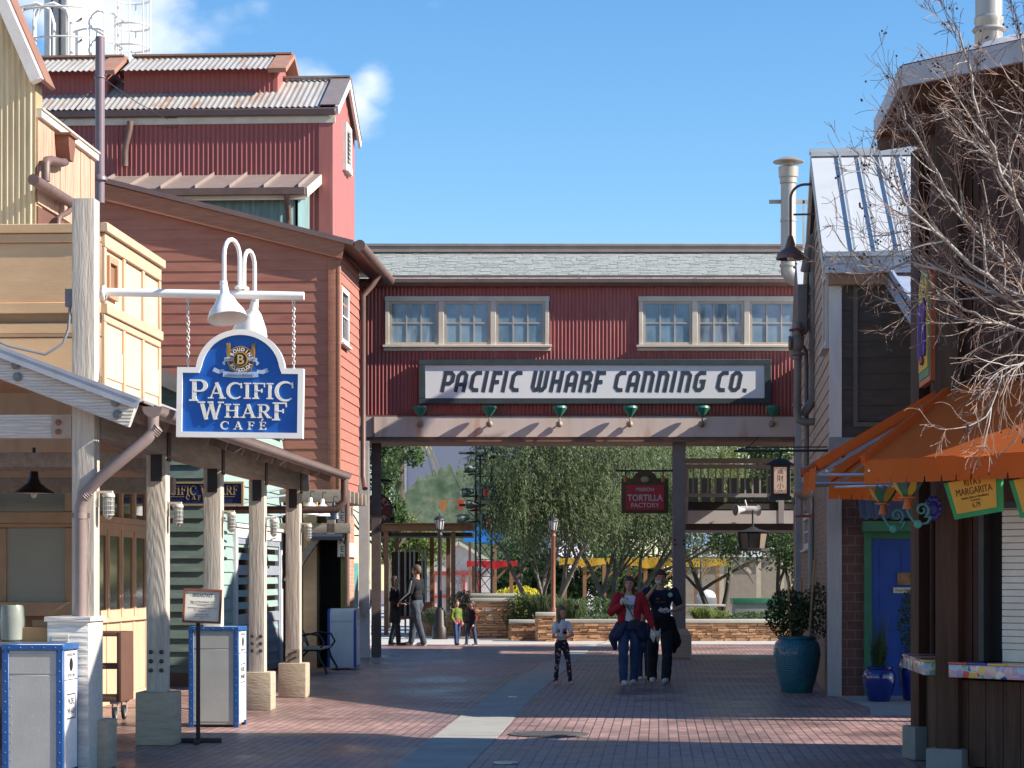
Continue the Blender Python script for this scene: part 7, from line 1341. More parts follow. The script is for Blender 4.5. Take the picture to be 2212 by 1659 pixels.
# ================================================ beyond the bridge
STONE = mat('warm_sandstone', (.60, .36, .20), (.33, .18, .10), rough=.85, sc=2.2, amt=1.0, bump=.5, bsc=14); CAP = mat('stone_cap', (.46, .44, .38), (.38, .36, .31), rough=.8, sc=3, bump=.3, bsc=20); MORT = mat('dark_joint', (.07, .045, .03), rough=.95)
def stones(mb, x0, x1, z0, z1, y=0, seed=1, M=None):
    rn = random.Random(seed); z = z0
    while z < z1-.02:
        h = min(rn.uniform(.035, .085), z1-z); x = x0-rn.uniform(0, .2)
        while x < x1:
            w = rn.uniform(.10, .38); a, b = max(x, x0), min(x+w, x1); o = rn.uniform(.0, .06); j = lambda: rn.uniform(-.012, .012)
            if b-a > .04:
                vs = [(a+j(), y-.02-o+j(), z+.006+j()*.5), (b-.01+j(), y-.02-o+j(), z+.006+j()*.5), (b-.01+j(), y-.02-o+j(), z+h-.006+j()*.5), (a+j(), y-.02-o+j(), z+h-.006+j()*.5), (a-.002, y+.04, z-.002), (b-.002, y+.04, z-.002), (b-.002, y+.04, z+h), (a-.002, y+.04, z+h)]
                mb.add(vs, [(0,1,2,3), (0,4,5,1), (1,5,6,2), (2,6,7,3), (3,7,4,0)])
            x += w
        z += h
    return mb
def wall(label, pxa, pxb, yt, yb, dep, nm='stone_wall', seed=1, thick=.5):
    d_ = FPX*HC/(yb-HY); S_ = FPX/d_; t = Thing(nm, label, 'wall', ((pxa-CX)/S_, d_, 0), 0); w = (pxb-pxa)/S_; h = (yb-yt)/S_
    m = MB(); m.box(0.02, w-.02, .02, thick, 0, h-.09); t.part('core', m, MORT, smooth=0); m = MB(); stones(m, 0, w, 0, h-.09, 0, seed)
    m.M = T(w, 0) @ RZ(R(90)); stones(m, 0, thick, 0, h-.09, 0, seed+50); m.M = T(0, thick) @ RZ(R(-90)); stones(m, 0, thick, 0, h-.09, 0, seed+60); t.part('stone_face', m, STONE, smooth=0)
    m = MB(); m.bb(-.06, w+.06, -.09, thick+.04, h-.09, h, .015); t.part('cap', m, CAP); return t
wall('long low sandstone planter wall with pale cap, sunlit behind the family', 1196, 1722, 1338, 1385, .5, seed=2)
wall('low sandstone wall between the square pillar and the fountain block', 1104, 1166, 1339, 1383.5, .5, seed=3)
wall('square sandstone pillar at the left end of the long planter wall', 1162, 1198, 1323, 1386, .5, seed=4, nm='stone_pillar', thick=.55)
Fw = wall('tall sandstone fountain block with stepped cap behind the two children', 1020, 1107, 1292, 1380, .6, seed=5, nm='fountain_block', thick=.7)
m = MB(); m.bb(-.0, 1.15, .4, 1.0, .98, 1.12, .02); m.bb(-.06, 1.25, .35, 1.1, 1.12, 1.19, .02); Fw.part('upper_step', m, CAP)
m = MB(); m.lathe([(.03, 0), (.12, .06), (.14, .1), (.12, .1)], 16, T(.42, -.14, .68)); m.tube([(.42, 0, .7), (.3, -.12, .74), (.28, -.15, .80)], .02, 8); m.box(.36, .5, -.04, 0, .52, .62); Fw.part('drinking_fountain', m, mat('steel', (.6, .6, .6), rough=.25, metal=.8))
wall('low curved end sandstone wall left of the two children', 917, 1022, 1321, 1375, .5, seed=6)
# planted bed behind the wall
SOIL = mat('bed_soil', (.06, .05, .03), rough=.95)
b = MB(); b.prism([(1.3, 57.1), (9, 57.1), (9, 66), (.51, 66), (.51, 57.6)], 0, .35, 'z'); b.prism([(-2.3, 62.4), (.5, 59.5), (.5, 66), (-2.3, 66)], 0, .5, 'z'); struct('planting_bed', b, SOIL, smooth=0)
# ---- trees
BARK = mat('pale_grey_bark', (.24, .21, .18), (.09, .075, .06), rough=.85, sc=4, stretch=(1, 1, .4), bump=.6, bsc=12); BARKD = mat('dark_bark', (.09, .07, .055), (.05, .04, .03), rough=.9, bump=.5, bsc=12)
def branch(mb, p, d, L, r, depth, rn, tips, spread=.6, n=6, curve=.25, sub=3):
    pts = [p]; rs = [r]; q = p.copy(); dd = d.normalized(); k = 5
    for i in range(k):
        dd = (dd+Vector((rn.gauss(0, 1), rn.gauss(0, 1), rn.gauss(0, .7)))*curve*.35).normalized(); q = q+dd*L/k; pts.append(q.copy()); rs.append(r*(1-.5*(i+1)/k))
    mb.tube(pts, rs, n, caps=False); tips.append(q.copy())
    if depth > 0:
        for i in range(sub):
            a = rn.randint(2, k); nd = (dd+Vector((rn.gauss(0, 1), rn.gauss(0, 1), rn.gauss(.1, .7)))*spread).normalized(); branch(mb, pts[a], nd, L*rn.uniform(.55, .8), rs[a]*.72, depth-1, rn, tips, spread, max(4, n-1), curve, sub)
def tree(label, loc, trunks, crown, nleaf, size, lm, bark, name='olive_tree', seed=1, group=None, up=-.6, asp=.28, tr=.095):
    rn = random.Random(seed); t = Thing(name, label, 'tree', loc, 0, group); m = MB(); tips = []
    for (dx, dy, L, lean) in trunks: branch(m, Vector((dx*.15, dy*.15, 0)), Vector((dx, dy, lean)), L, tr, 2, rn, tips, .55, 9)
    t.part('trunk', m, bark, smooth=60); m = MB()
    for (c, r, k) in crown:
        n = int(nleaf*k)
        if name == 'olive_tree':      # hanging leafy strands, open between
            for _ in range(n//15):
                while True:
                    v = Vector((rn.uniform(-1, 1), rn.uniform(-1, 1), rn.uniform(-1, 1)))
                    if v.length < 1: break
                p = Vector((c[0]+v.x*r[0]*1.08, c[1]+v.y*r[1], c[2]+v.z*r[2]+.3)); dx, dy = rn.gauss(0, .22), rn.gauss(0, .22); L_s = rn.uniform(.5, 1.15); ns = 14
                for q in range(ns):
                    u = q/ns; pp = p+Vector((dx*L_s*(1-(1-u)**2), dy*L_s*u, -L_s*u*u*.9+.12*math.sin(3*u))); s_ = size*rn.uniform(.5, 1.1); dd = Vector((rn.gauss(0, .7), rn.gauss(0, .7), -1)).normalized(); an_ = rn.uniform(0, 6.28); sd_ = Vector((math.cos(an_), math.sin(an_), rn.uniform(-.3, .3)))*(s_*.16)
                    m.v += [pp, pp+dd*s_*.5+sd_, pp+dd*s_, pp+dd*s_*.5-sd_]; k_ = len(m.v); m.f.append((k_-4, k_-3, k_-2, k_-1))
            continue
        for j in range(7): # clumps inside the lobe
            v = Vector((rn.gauss(0, .5), rn.gauss(0, .5), rn.gauss(0, .5))); cc = (c[0]+v.x*r[0], c[1]+v.y*r[1], c[2]+v.z*r[2]); leaves(m, cc, (r[0]*.5, r[1]*.5, r[2]*.42), n//9, size, up, seed=rn.randint(0, 9999), hollow=.0, asp=asp)
        leaves(m, c, r, n//5, size, up, seed=rn.randint(0, 9999), hollow=.5, asp=asp)
    t.part('crown', m, lm, smooth=0); return t
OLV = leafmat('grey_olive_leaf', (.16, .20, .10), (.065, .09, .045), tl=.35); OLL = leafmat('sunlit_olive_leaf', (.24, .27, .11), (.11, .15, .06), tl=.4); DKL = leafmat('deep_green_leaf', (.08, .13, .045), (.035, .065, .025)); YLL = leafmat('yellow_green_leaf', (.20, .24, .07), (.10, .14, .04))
def gp2(px, d_): return ((px-CX)*d_/FPX, d_, 0)
tree('pale barked olive tree forking behind the pillar, its crown filling the middle of the opening', gp2(1172, 60.5), [(-.4, .1, 2.5, 1.4), (.35, .1, 2.9, 1.4), (.1, .5, 2.6, 1.3)], [((-.5, 0, 4.6), (1.45, 1.5, 1.5), 1), ((1.1, .2, 4.9), (1.8, 1.5, 1.7), 1), ((.2, .4, 6.4), (1.9, 1.6, 1.4), .8), ((-.6, -.5, 3.3), (1.1, .9, 1.0), .7), ((1.2, -.5, 3.3), (1.3, .8, .9), .6)], 19000, .115, OLV, BARK, seed=11)
tree('olive tree with several smooth trunks behind the man in the dark t-shirt', gp2(1330, 62), [(-.25, 0, 3.0, 1.5), (.45, .1, 3.2, 1.3), (0, .4, 3, 1.4)], [((-.8, 0, 4.9), (1.6, 1.5, 1.6), 1), ((1.0, .2, 4.9), (1.7, 1.5, 1.6), 1), ((.1, .4, 6.6), (2.2, 1.6, 1.4), .8), ((.7, -.6, 3.2), (1.4, .9, .9), .7), ((-.9, -.5, 3.2), (1.2, .8, .9), .5)], 19000, .115, OLV, BARK, seed=12)
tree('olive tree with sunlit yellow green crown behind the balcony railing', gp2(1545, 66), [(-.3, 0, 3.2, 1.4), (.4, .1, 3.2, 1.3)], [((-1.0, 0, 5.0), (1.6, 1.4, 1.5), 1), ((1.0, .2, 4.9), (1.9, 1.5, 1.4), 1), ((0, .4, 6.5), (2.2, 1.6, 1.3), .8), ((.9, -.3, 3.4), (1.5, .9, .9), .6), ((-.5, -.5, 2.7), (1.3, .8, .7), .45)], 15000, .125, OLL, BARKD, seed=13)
tree('bushy dark tree low beside the brick corner at the right of the opening', gp2(1690, 61), [(-.1, 0, 2.2, 1.5), (.3, .1, 2.2, 1.5)], [((-.1, 0, 3.0), (1.3, 1.2, 1.3), 1), ((.2, .1, 4.6), (1.2, 1.2, 1.2), .8)], 7000, .13, DKL, BARKD, seed=14, name='bushy_tree', up=0, asp=.45)
tree('broad leaved tree beside the left bridge column', gp2(838, 70), [(0, 0, 3.4, 1.6)], [((-.1, 0, 4.6), (.55, .8, 1.1), 1), ((.1, .1, 5.8), (.7, .9, .9), .8), ((.0, 0, 3.4), (.45, .5, .7), .4)], 2600, .17, DKL, BARKD, seed=15, name='broadleaf_tree', up=.2, asp=.5)
bt = tree('dense leafy tree in the row closing the view behind the canopies', (0, 96, 0), [(0, 0, 3, 1.6)], [((0, 0, 3.2), (2.9, 1.8, 2.4), 1), ((.8, 0, 5.4), (2.4, 1.8, 1.9), .8), ((-1.0, .5, 1.4), (2.4, 1.5, 1.2), .6)], 9000, .24, DKL, BARKD, seed=16, name='background_tree', group='trees closing the view', up=0, asp=.5)
bt.o.location = (2.4, 97, 0); bt.o['label'] = 'dense leafy background tree, leftmost of the row seen behind the olive trunks'
for i, (x, lb) in enumerate(((6.2, 'dense leafy background tree in the row, behind the yellow canopies'), (9.6, 'dense leafy background tree in the row, behind the garden house'), (13.2, 'dense leafy background tree in the row, behind the brick corner'))): dup(bt, (x, 96+(i % 3)*2.5, 0), yaw=i*1.3, label=lb)
tree('yellow green bushy tree behind the pergola', gp2(890, 78), [(0, 0, 2, 1.5)], [((0, 0, 2.4), (1.3, .9, .9), 1), ((.2, 0, 3.0), (.9, .8, .6), .5)], 4200, .16, YLL, BARKD, seed=19, name='bushy_tree', up=0, asp=.45)
# leafless grey tree behind the pergola
rn = random.Random(31); Bt = Thing('leafless_tree', 'tangled grey leafless tree between the pergola and the red canopy', 'tree', gp2(1010, 72), 0); m = MB(); tips = []
for k in range(4): a = k*1.6; branch(m, Vector((0, 0, 0)), Vector((math.cos(a)*.6, math.sin(a)*.3, 1)), 1.15, .06, 4, rn, tips, .95, 5, .9, 3)
Bt.part('trunk', m, mat('silver_bark', (.42, .39, .37), (.3, .28, .27), rough=.8), smooth=60)
# palm
Pm = Thing('palm_tree', 'palm with yellowing drooping fronds just under the beam at the upper left', 'tree', gp2(862, 84), 0); m = MB(); m.tube([(0, 0, 0), (.05, 0, 4), (0, 0, 7.1)], [.24, .2, .19], 12); Pm.part('trunk', m, BARKD)
m = MB(); rn = random.Random(5)
for k in range(26):
    a = 6.283*k/26+rn.uniform(-.1, .1); L = rn.uniform(1.5, 2.2); dr = rn.uniform(.5, 1.6); pv = None
    for j in range(13):
        u = j/12; p = Vector((math.cos(a)*L*u*(1-.25*u), math.sin(a)*L*u*(1-.25*u), 7.2+.7*u-dr*1.6*u*u*1.0)); 
        if pv is not None:
            m.tube([pv, p], .015, 3, caps=False)
            for s_ in (-1, 1):
                sd_ = Vector((-math.sin(a)*s_, math.cos(a)*s_, -.6)); q = p+sd_*.32*math.sin(math.pi*min(1, u+.12)); k0 = len(m.v); m.v += [pv, p, q]; m.f.append((k0, k0+1, k0+2))
        pv = p
Pm.part('fronds', m, leafmat('dry_palm', (.30, .24, .08), (.16, .16, .06)), smooth=0)
# ---- far buildings and painted hill
Fb = Thing('far_building', 'plain building, front tinted lilac for shade and side white for sun, far behind trees', 'building', gp2(880, 125), R(-20)); m = MB(); m.box(0, 9, 0, 6, 0, 12.6); Fb.part('wall', m, mat('shade_lilac_render', (.42, .40, .46), (.38, .37, .42), rough=.7)); m = MB(); m.box(-.9, -.02, -.1, 5.8, 0, 13.2); m.box(-1.0, 9.1, -.16, -.001, 5.2, 5.5); Fb.part('side_wall', m, mat('sunlit_white_render', (.75, .73, .72), rough=.7))  # shade painted into the lilac front, sunlight into the white side
Hm = Thing('painted_hill', 'hill shaped backdrop with scalloped mossy green top behind the lattice tower', 'backdrop', gp2(960, 105), 0); S_ = FPX/105
def hx(px): return (px-960)/S_
m = MB(); top = [(840, 1135), (858, 1100), (872, 1070), (885, 1052)]
cs = [(898, 1034), (912, 1030), (928, 1020), (945, 1014), (962, 1008), (982, 1016), (1004, 1000), (1030, 1004), (1056, 990), (1084, 996), (1110, 985), (1150, 984)]
pts = []
for a, b in top: pts.append((hx(a), HC+(1245-b)/S_))
for (a, b), (c, d) in zip(cs, cs[1:]):
    pts += [(hx(a), HC+(1245-b-8)/S_*1), (hx(a+(c-a)*.3), HC+(1245-b+5)/S_), (hx(a+(c-a)*.6), HC+(1245-b+5)/S_)]
pts += [(hx(1160), 1), (hx(840), 1)]
m.prism(pts, 0, .5, 'y'); m.M = I4; Hm.part('panel', m, mat('mottled_hill_green', (.24, .28, .17), (.08, .12, .06), rough=.9, sc=2.6, amt=.5, bump=.3, blotch=((.05, .09, .05), .6, .5)), smooth=0)
# ---- timber pergola
PW = mat('orange_brown_timber', (.26, .14, .075), (.18, .09, .05), rough=.7, sc=3, stretch=(1, 5, 5), bump=.3)
d_ = 62; S_ = FPX/d_; Pv = Thing('garden_pergola', 'brown timber shelter with flat roof and dark screens beyond the left column', 'pergola', gp2(925, d_), 0); X = lambda px: (px-925)/S_; Z = lambda py: HC+(1245-py)/S_
m = MB(); m.box(X(790), X(1026), -.1, .05, Z(1147), Z(1134)); m.box(X(790), X(1026), -.2, 3.2, Z(1133), Z(1130)); Pv.part('roof_beam', m, PW)
m = MB(); m.box(X(795), X(1020), .1, 3, Z(1158), Z(1150)); Pv.part('ceiling', m, mat('dark_ceiling', (.04, .03, .025)))
for px, y in ((834, 0), (979, 0), (846, 2.8), (925, 2.8), (962, 2.8)): m = MB(); m.box(X(px)-.06, X(px)+.06, y, y+.12, 0, Z(1148)); Pv.part('post', m, PW)
m = MB(); m.box(X(836), X(895), 2.4, 2.45, Z(1340), Z(1190)); m.box(X(895), X(915), 2.3, 2.4, .0, Z(1210)); Pv.part('screen', m, mat('maroon_screen', (.055, .025, .022), stretch=(8, 1, 1)))
for px in (853, 867, 878, 887, 905, 912): m = MB(); m.tube([(X(px), 2.3, 0), (X(px), 2.3, Z(1185))], .03, 6); Pv.part('pole', m, mat('pale_pole', (.35, .36, .34)))
m = MB(); m.bb(X(846), X(880), 1.8, 2.2, Z(1340), Z(1334), .01); m.bb(X(893), X(930), 1.4, 2.2, .2, Z(1302), .03); Pv.part('bench_box', m, mat('orange_red_box', (.35, .12, .05)))
# ---- lamp posts
def lamp_post(label, px, d_, ytop, col, base=True):
    S_ = FPX/d_; t = Thing('lamp_post', label, 'lamp post', gp2(px, d_), 0, 'lantern lamp posts'); zt = HC+(1245-ytop)/S_; lz = zt-.36
    m = MB(); m.lathe([(.20, 0), (.20, .3), (.15, .36), (.13, .75), (.09, .8), (.06, .85), (.055, lz-.15), (.08, lz-.12), (.05, lz-.05), (.09, lz)], 16); t.part('pole', m, col)
    m = MB(); m.lathe([(.085, lz+.02), (.125, lz+.27)], 8); t.part('lantern_glass', m, mat('milky_lantern', (.55, .56, .55), rough=.3))
    m = MB(); m.lathe([(.16, lz+.27), (.15, lz+.3), (.09, lz+.36), (.03, lz+.38), (.01, lz+.46)], 8); m.lathe([(.1, lz), (.1, lz+.03)], 8)
    for k in range(8): a = R(45*k); m.beam((.088*math.cos(a), .088*math.sin(a), lz+.01), (.13*math.cos(a), .13*math.sin(a), lz+.28), .018, .018)
    t.part('lantern_frame', m, DKMETAL)
lamp_post('black lantern lamp post in front of the brown pergola', 950, 58.2, 1116, mat('black_post', (.03, .02, .018), rough=.5))
lamp_post('rust brown lantern lamp post rising behind the little girl', 1195, 57.6, 1118, mat('rust_post', (.25, .10, .05), (.17, .065, .035), rough=.55))
# ---- green lattice tower with floodlights
d_ = 60.0; S_ = FPX/d_; Lt = Thing('light_tower', 'green lattice tower hung with boxy stage floodlights', 'tower', gp2(1042, d_), R(15)); GT = mat('green_tower_paint', (.018, .045, .035), (.012, .03, .024), rough=.5); Z = lambda py: HC+(1245-py)/S_
m = MB(); c3 = [(-.22, -.13), (.22, -.13), (0, .25)]
for x, y in c3: m.tube([(x, y, 0), (x, y, 6.4)], .03, 6)
z = .3
while z < 6.3:
    for i in range(3): a, b_ = c3[i], c3[(i+1) % 3]; m.tube([(*a, z), (*b_, z)], .014, 4); m.tube([(*a, z), (*b_, z+.45)], .012, 4)
    z += .45
Lt.part('mast', m, GT)
for px, py, kind in ((1000, 1062, 1), (1042, 1065, 2), (1010, 1092, 0), (1048, 1128, 2), (990, 1118, 3), (1006, 1015, 0), (1058, 985, 0), (1030, 975, 1)):
    x = (px-1042)/S_; m = MB(); z = Z(py)
    if kind == 2: m.bb(x-.2, x+.2, -.45, -.2, z-.2, z+.2, .02)
    else: m.lathe([(.07, 0), (.09, .12), (.12, .16), (.12, .34)], 14, T(x+.2, -.3, z) @ RY(R(-90-(10 if kind else -5))))
    m.tube([(0, 0, z-.1), (x, -.25, z-.15)], .025, 6); fl = Lt.part('floodlight', m, GT)
    m = MB(); m.box(x-.09, x+.05, -.47, -.455, z-.1, z+.1) if kind == 2 else m.lathe([(.0, .345), (.11, .345)], 14, T(x+.2, -.3, z) @ RY(R(-90)), cap=False); Lt.part('lens', m, mat('red_gel', (.22, .04, .03), rough=.4) if kind in (2, 3) else mat('orange_gel', (.25, .11, .06), rough=.4), parent=fl)
for z in (Z(1092), Z(980)): m = MB(); m.tube([(-.7, -.2, z), (.6, -.2, z)], .035, 8); Lt.part('cross_bar', m, DKMETAL)
# ---- canopies on posts
def canopy(label, pa, pb, yt, yb, d_, col, name='canopy'):
    S_ = FPX/d_; t = Thing(name, label, 'canopy', gp2((pa+pb)/2, d_), 0, 'coloured garden canopies'); w = (pb-pa)/S_/2; z1 = HC+(1245-yt)/S_; z0 = HC+(1245-yb)/S_
    m = MB(); n = 12; v = []
    for j in range(5):
        for i in range(n+1): u = i/n; v.append((-w+2*w*u, -1.2+.6*j, (z1 if j > 0 else z1-.03)-.05*math.sin(math.pi*u*3)**2-(.0 if j else .02)))
    m.add(v, [(j*(n+1)+i, j*(n+1)+i+1, (j+1)*(n+1)+i+1, (j+1)*(n+1)+i) for j in range(4) for i in range(n)]); v = []
    for i in range(n+1): u = i/n; v += [(-w+2*w*u, -1.2, z1-.02), (-w+2*w*u, -1.24-.03*math.sin(u*19), z0+.05*math.sin(u*9))]
    m.add(v, [(2*i, 2*i+1, 2*i+3, 2*i+2) for i in range(n)]); t.part('fabric', m, col, smooth=60)
    for x in (-w*.75, 0, w*.75): m = MB(); m.box(x-.06, x+.06, -.5, -.38, 0, z1-.05); m.beam((x, -.44, z0-.5), (x+.5, -.44, z0), .06, .06); t.part('post', m, PW)
YF = leafmat('yellow_canvas', (.48, .30, .03), (.36, .21, .02), tl=.3); RF = leafmat('red_canvas', (.42, .02, .025), (.32, .015, .02), tl=.25)
canopy('small red fabric canopy left of the olive tree', 1010, 1118, 1211, 1226, 72, RF); canopy('yellow fabric canopy with a blue corner behind the lamp post', 1206, 1318, 1205, 1222, 76, YF)
canopy('middle yellow fabric canopy above the woman', 1345, 1440, 1204, 1225, 73, YF); canopy('widest yellow fabric canopy crossing behind the grey column', 1440, 1562, 1206, 1225, 71, YF)
# blue roof piece, gables and stalls beyond
t = Thing('blue_slide_roof', 'bright blue plastic roof showing through the leafless branches', 'roof', gp2(1045, 86), 0); m = MB(); m.prism([(-.8, 3.0), (.6, 2.9), (.75, 3.35), (-.1, 3.75), (-.7, 3.5)], 0, 1, 'y'); t.part('shell', m, mat('sky_blue_plastic', (.02, .22, .65), rough=.4)); m = MB(); m.box(-.6, -.5, .4, .5, 0, 3); m.box(.4, .5, .4, .5, 0, 3); t.part('leg', m, PW)
t = Thing('white_gabled_hut', 'pale hut with red framed front behind the leafless tree', 'hut', gp2(985, 88), 0); m = MB(); m.prism([(-1.3, 0), (1.5, 0), (1.5, 2.1), (.1, 2.9), (-1.3, 2.1)], 0, 3, 'y'); t.part('wall', m, mat('pink_white', (.62, .56, .54))); m = MB()
for x in (-.9, -.3, .3, .9): m.box(x-.06, x+.06, -.08, -.01, 0, 1.7)
m.box(-1, 1, -.09, -.01, 1.7, 1.85); m.box(-1, 1, -.07, -.01, .8, .9); t.part('red_frame', m, mat('red_paint', (.42, .04, .03))); m = MB(); m.beam((-1.5, -.1, 2.05), (.1, -.1, 2.98), .2, .12); m.beam((1.7, -.1, 2.05), (.1, -.1, 2.98), .2, .12); t.part('verge', m, TRIM)
t = Thing('garden_house', 'white and blue house with balustrade seen under the balcony', 'house', gp2(1590, 84), 0); S_ = FPX/84; X = lambda px: (px-1590)/S_; Z = lambda py: HC+(1245-py)/S_
m = MB(); m.box(X(1480), X(1720), 1.5, 4, 0, Z(1185)); t.part('wall', m, mat('tan_render', (.28, .235, .18), (.22, .18, .14))); m = MB(); m.add([(X(1478), 1.2, Z(1185)), (X(1724), 1.2, Z(1185)), (X(1724), 5, Z(1120)), (X(1478), 5, Z(1120))], [(0, 1, 2, 3)]); t.part('roof', m, mat('pale_blue_roof', (.30, .42, .60), (.25, .36, .52), rough=.5))
m = MB(); m.box(X(1490), X(1655), 0, .1, Z(1182), Z(1178)); m.box(X(1490), X(1655), 0, .1, Z(1203), Z(1199)); x = X(1492)
while x < X(1653): m.box(x, x+.05, .02, .08, Z(1199), Z(1182)); x += .12
t.part('balustrade', m, mat('white_rail', (.75, .74, .74))); m = MB()
for px in (1512, 1560, 1640, 1690): m.box(X(px)-.09, X(px)+.09, .2, .38, 0, Z(1200))
m.beam((X(1600), .3, Z(1215)), (X(1625), .3, Z(1238)), .12, .12); t.part('porch_post', m, mat('tan_post', (.45, .36, .25)))
t = Thing('green_stall', 'grey stall with dark green top behind the planting at the right', 'stall', gp2(1640, 68), 0); S_ = FPX/68; m = MB(); m.bb(-.75, .75, 0, .9, .0, HC+(1245-1305)/S_, .02); t.part('cabinet', m, mat('grey_cabinet', (.22, .23, .21))); m = MB(); m.bb(-.8, .8, -.05, .95, HC+(1245-1305)/S_, HC+(1245-1292)/S_, .02); t.part('top', m, GREEN)
t = Thing('covered_grill', 'white hooded grill standing under the canopy', 'grill', gp2(1527, 69), 0); m = MB(); m.bb(-.3, .3, 0, .5, .5, 1.0, .03); m.box(-.25, -.2, .1, .15, 0, .5); m.box(.2, .25, .1, .15, 0, .5); t.part('body', m, mat('grey_enamel', (.3, .3, .32))); m = MB(); m.ell((0, .25, 1.02), (.3, .26, .22), 16, 10); t.part('hood', m, mat('white_hood', (.75, .76, .8), rough=.25))
t = Thing('picnic_table', 'pale topped table beside the grill behind the grasses', 'table', gp2(1500, 64), 0); m = MB(); m.bb(-.6, .9, 0, .7, .78, .84, .01); t.part('top', m, mat('pale_top', (.5, .48, .44))); m = MB(); m.box(-.5, -.42, .1, .6, 0, .78); m.box(.7, .78, .1, .6, 0, .78); t.part('leg', m, PW)
t = Thing('slatted_bench', 'red brown slatted bench between the trees, seen over the fountain block', 'bench', gp2(1090, 66), R(10)); m = MB(); [m.bb(-.7, .7, .3, .34, z, z+.1, .01) for z in (.62, .78, .94)]; m.bb(-.7, .7, -.1, .3, .42, .47, .01); t.part('seat', m, mat('red_brown_slat', (.30, .12, .07))); m = MB(); [m.box(x, x+.08, 0, .3, 0, .42) for x in (-.6, .52)]; t.part('leg', m, PW)
# pennants
for i, (px, py, d_, c) in enumerate(((957, 1094, 66, 0), (995, 1092, 66, 1), (1026, 1098, 66, 2), (1145, 1120, 74, 1), (1160, 1108, 74, 0), (1105, 1110, 74, 1))):
    S_ = FPX/d_; m = MB(); w = .09; h = .34; m.prism([(-w, 0), (w, 0), (w*1.05, -h*.6), (0, -h), (-w*1.05, -h*.6)], 0, .015, 'y'); m.tube([(-.6, .01, .04), (.6, .01, -.02)], .008, 4)
    solo('pennant', ('orange pennant hung nearest the white lamp arm', 'red orange pennant over the pergola roof', 'scarlet pennant by the lattice tower', 'red pennant among the leaves right of the tower', 'orange pennant among the leaves beside the rust lamp post', 'small red pennant left of the other leafy ones')[i], 'pennant', m, (mat('orange_cloth', (.6, .22, .06)), mat('red_cloth', (.55, .08, .04)), mat('scarlet_cloth', (.55, .03, .03)))[c], loc=tuple(W(px, py-12, d_)), group='pennants strung beyond the bridge')
# round red sign on the left column
d_ = 46.6; S_ = FPX/d_; Rs = Thing('round_sign', 'round dark red sign with cream lettering and white star behind the left column', 'sign', tuple(W(815, 1100, d_)), 0)
m = MB(); m.lathe([(.31, 0), (.31, .05)], 40, T(0, .05, 0) @ RX(R(90))); Rs.part('disc', m, mat('brick_red_enamel', (.24, .02, .015), rough=.4)); m = MB(); m.lathe([(.325, -.01), (.325, .07), (.30, .07), (.30, -.01)], 40, T(0, .05, 0) @ RX(R(90))); Rs.part('rim', m, DKMETAL)
m = MB()
for word, a0, a1, up in (('BAKERY', 160, 28, 1), ('TOUR', 232, 312, -1)):
    for i, c in enumerate(word):
        a = R(a0+(a1-a0)*i/(len(word)-1)); M_ = T(.225*math.cos(a), 0, .225*math.sin(a)) @ RY(-(a-math.pi/2) if up > 0 else -(a+math.pi/2)); text(m, c, .14, 0, -.05, -.002, .004, M=M_, bold=.003)
Rs.part('lettering', m, mat('cream_letters', (.62, .5, .3)), smooth=0); m = MB(); m.prism([((.13 if k % 2 == 0 else .055)*math.sin(R(36*k)), (.13 if k % 2 == 0 else .055)*math.cos(R(36*k))) for k in range(10)], -.012, 0, 'y'); Rs.part('star', m, TRIM)
m = MB(); m.tube([(-.4, .02, .62), (.3, .02, .60)], .025, 8); m.tube([(-.15, .02, .3), (-.15, .02, .6)], .01, 6); m.tube([(.15, .02, .3), (.15, .02, .6)], .01, 6); Rs.part('bracket', m, DKMETAL)
# tortilla factory sign on a bar from the grey column
d_ = 45.6; S_ = FPX/d_; Ts = Thing('factory_sign', 'carved dark framed red sign with silver lettering hung from the grey column', 'sign', tuple(W(1393, 1110, d_)), 0); X = lambda px: (px-1393)/S_; Z = lambda py: (1110-py)/S_
m = MB(); m.bb(X(1342), X(1444), -.03, .05, Z(1109), Z(1033), .02); m.prism([(X(1368), Z(1034))]+[(.24*math.cos(a)-.0, Z(1034)+.17*math.sin(a)) for a in [R(180-20*k) for k in range(10)]]+[(X(1418), Z(1034))], -.03, .05, 'y'); Ts.part('carved_frame', m, mat('dark_carved_wood', (.06, .03, .018), (.10, .07, .02), rough=.6, sc=14, amt=1.3, bump=.8, bsc=22))
m = MB(); m.box(X(1352), X(1434), -.045, -.031, Z(1102), Z(1048)); Ts.part('panel', m, mat('crimson_panel', (.42, .012, .025), rough=.4)); m = MB(); text(m, 'MISSION', .10, 0, Z(1061), -.046, .003, sx=1.0, bold=.002); text(m, 'TORTILLA', .185, 0, Z(1082), -.046, .003, sx=.86, bold=.004); text(m, 'FACTORY', .13, 0, Z(1096), -.046, .003, sx=1.0, bold=.002); Ts.part('lettering', m, mat('silver_grey_letters', (.5, .5, .46)), smooth=0)
m = MB(); m.ell((0, -.05, Z(1036)), (.09, .03, .07), 12, 8); Ts.part('medallion', m, mat('gold_medallion', (.4, .3, .12), (.25, .3, .2)))
m = MB(); m.tube([(X(1330), 0, Z(1017)), (X(1460), 0, Z(1017))], .02, 8); [m.tube([(X(p), 0, Z(1040)), (X(p), 0, Z(1008))], .014, 6) for p in (1351, 1432)]; Ts.part('bar', m, DKMETAL)
for p in (1351, 1432): m = MB(); m.lathe([(.02, -.1), (.05, -.09), (.055, -.0), (.03, .03)], 8, T(X(p), 0, Z(1032))); Ts.part('side_lantern', m, mat('amber_lantern', (.45, .2, .03), rough=.3))
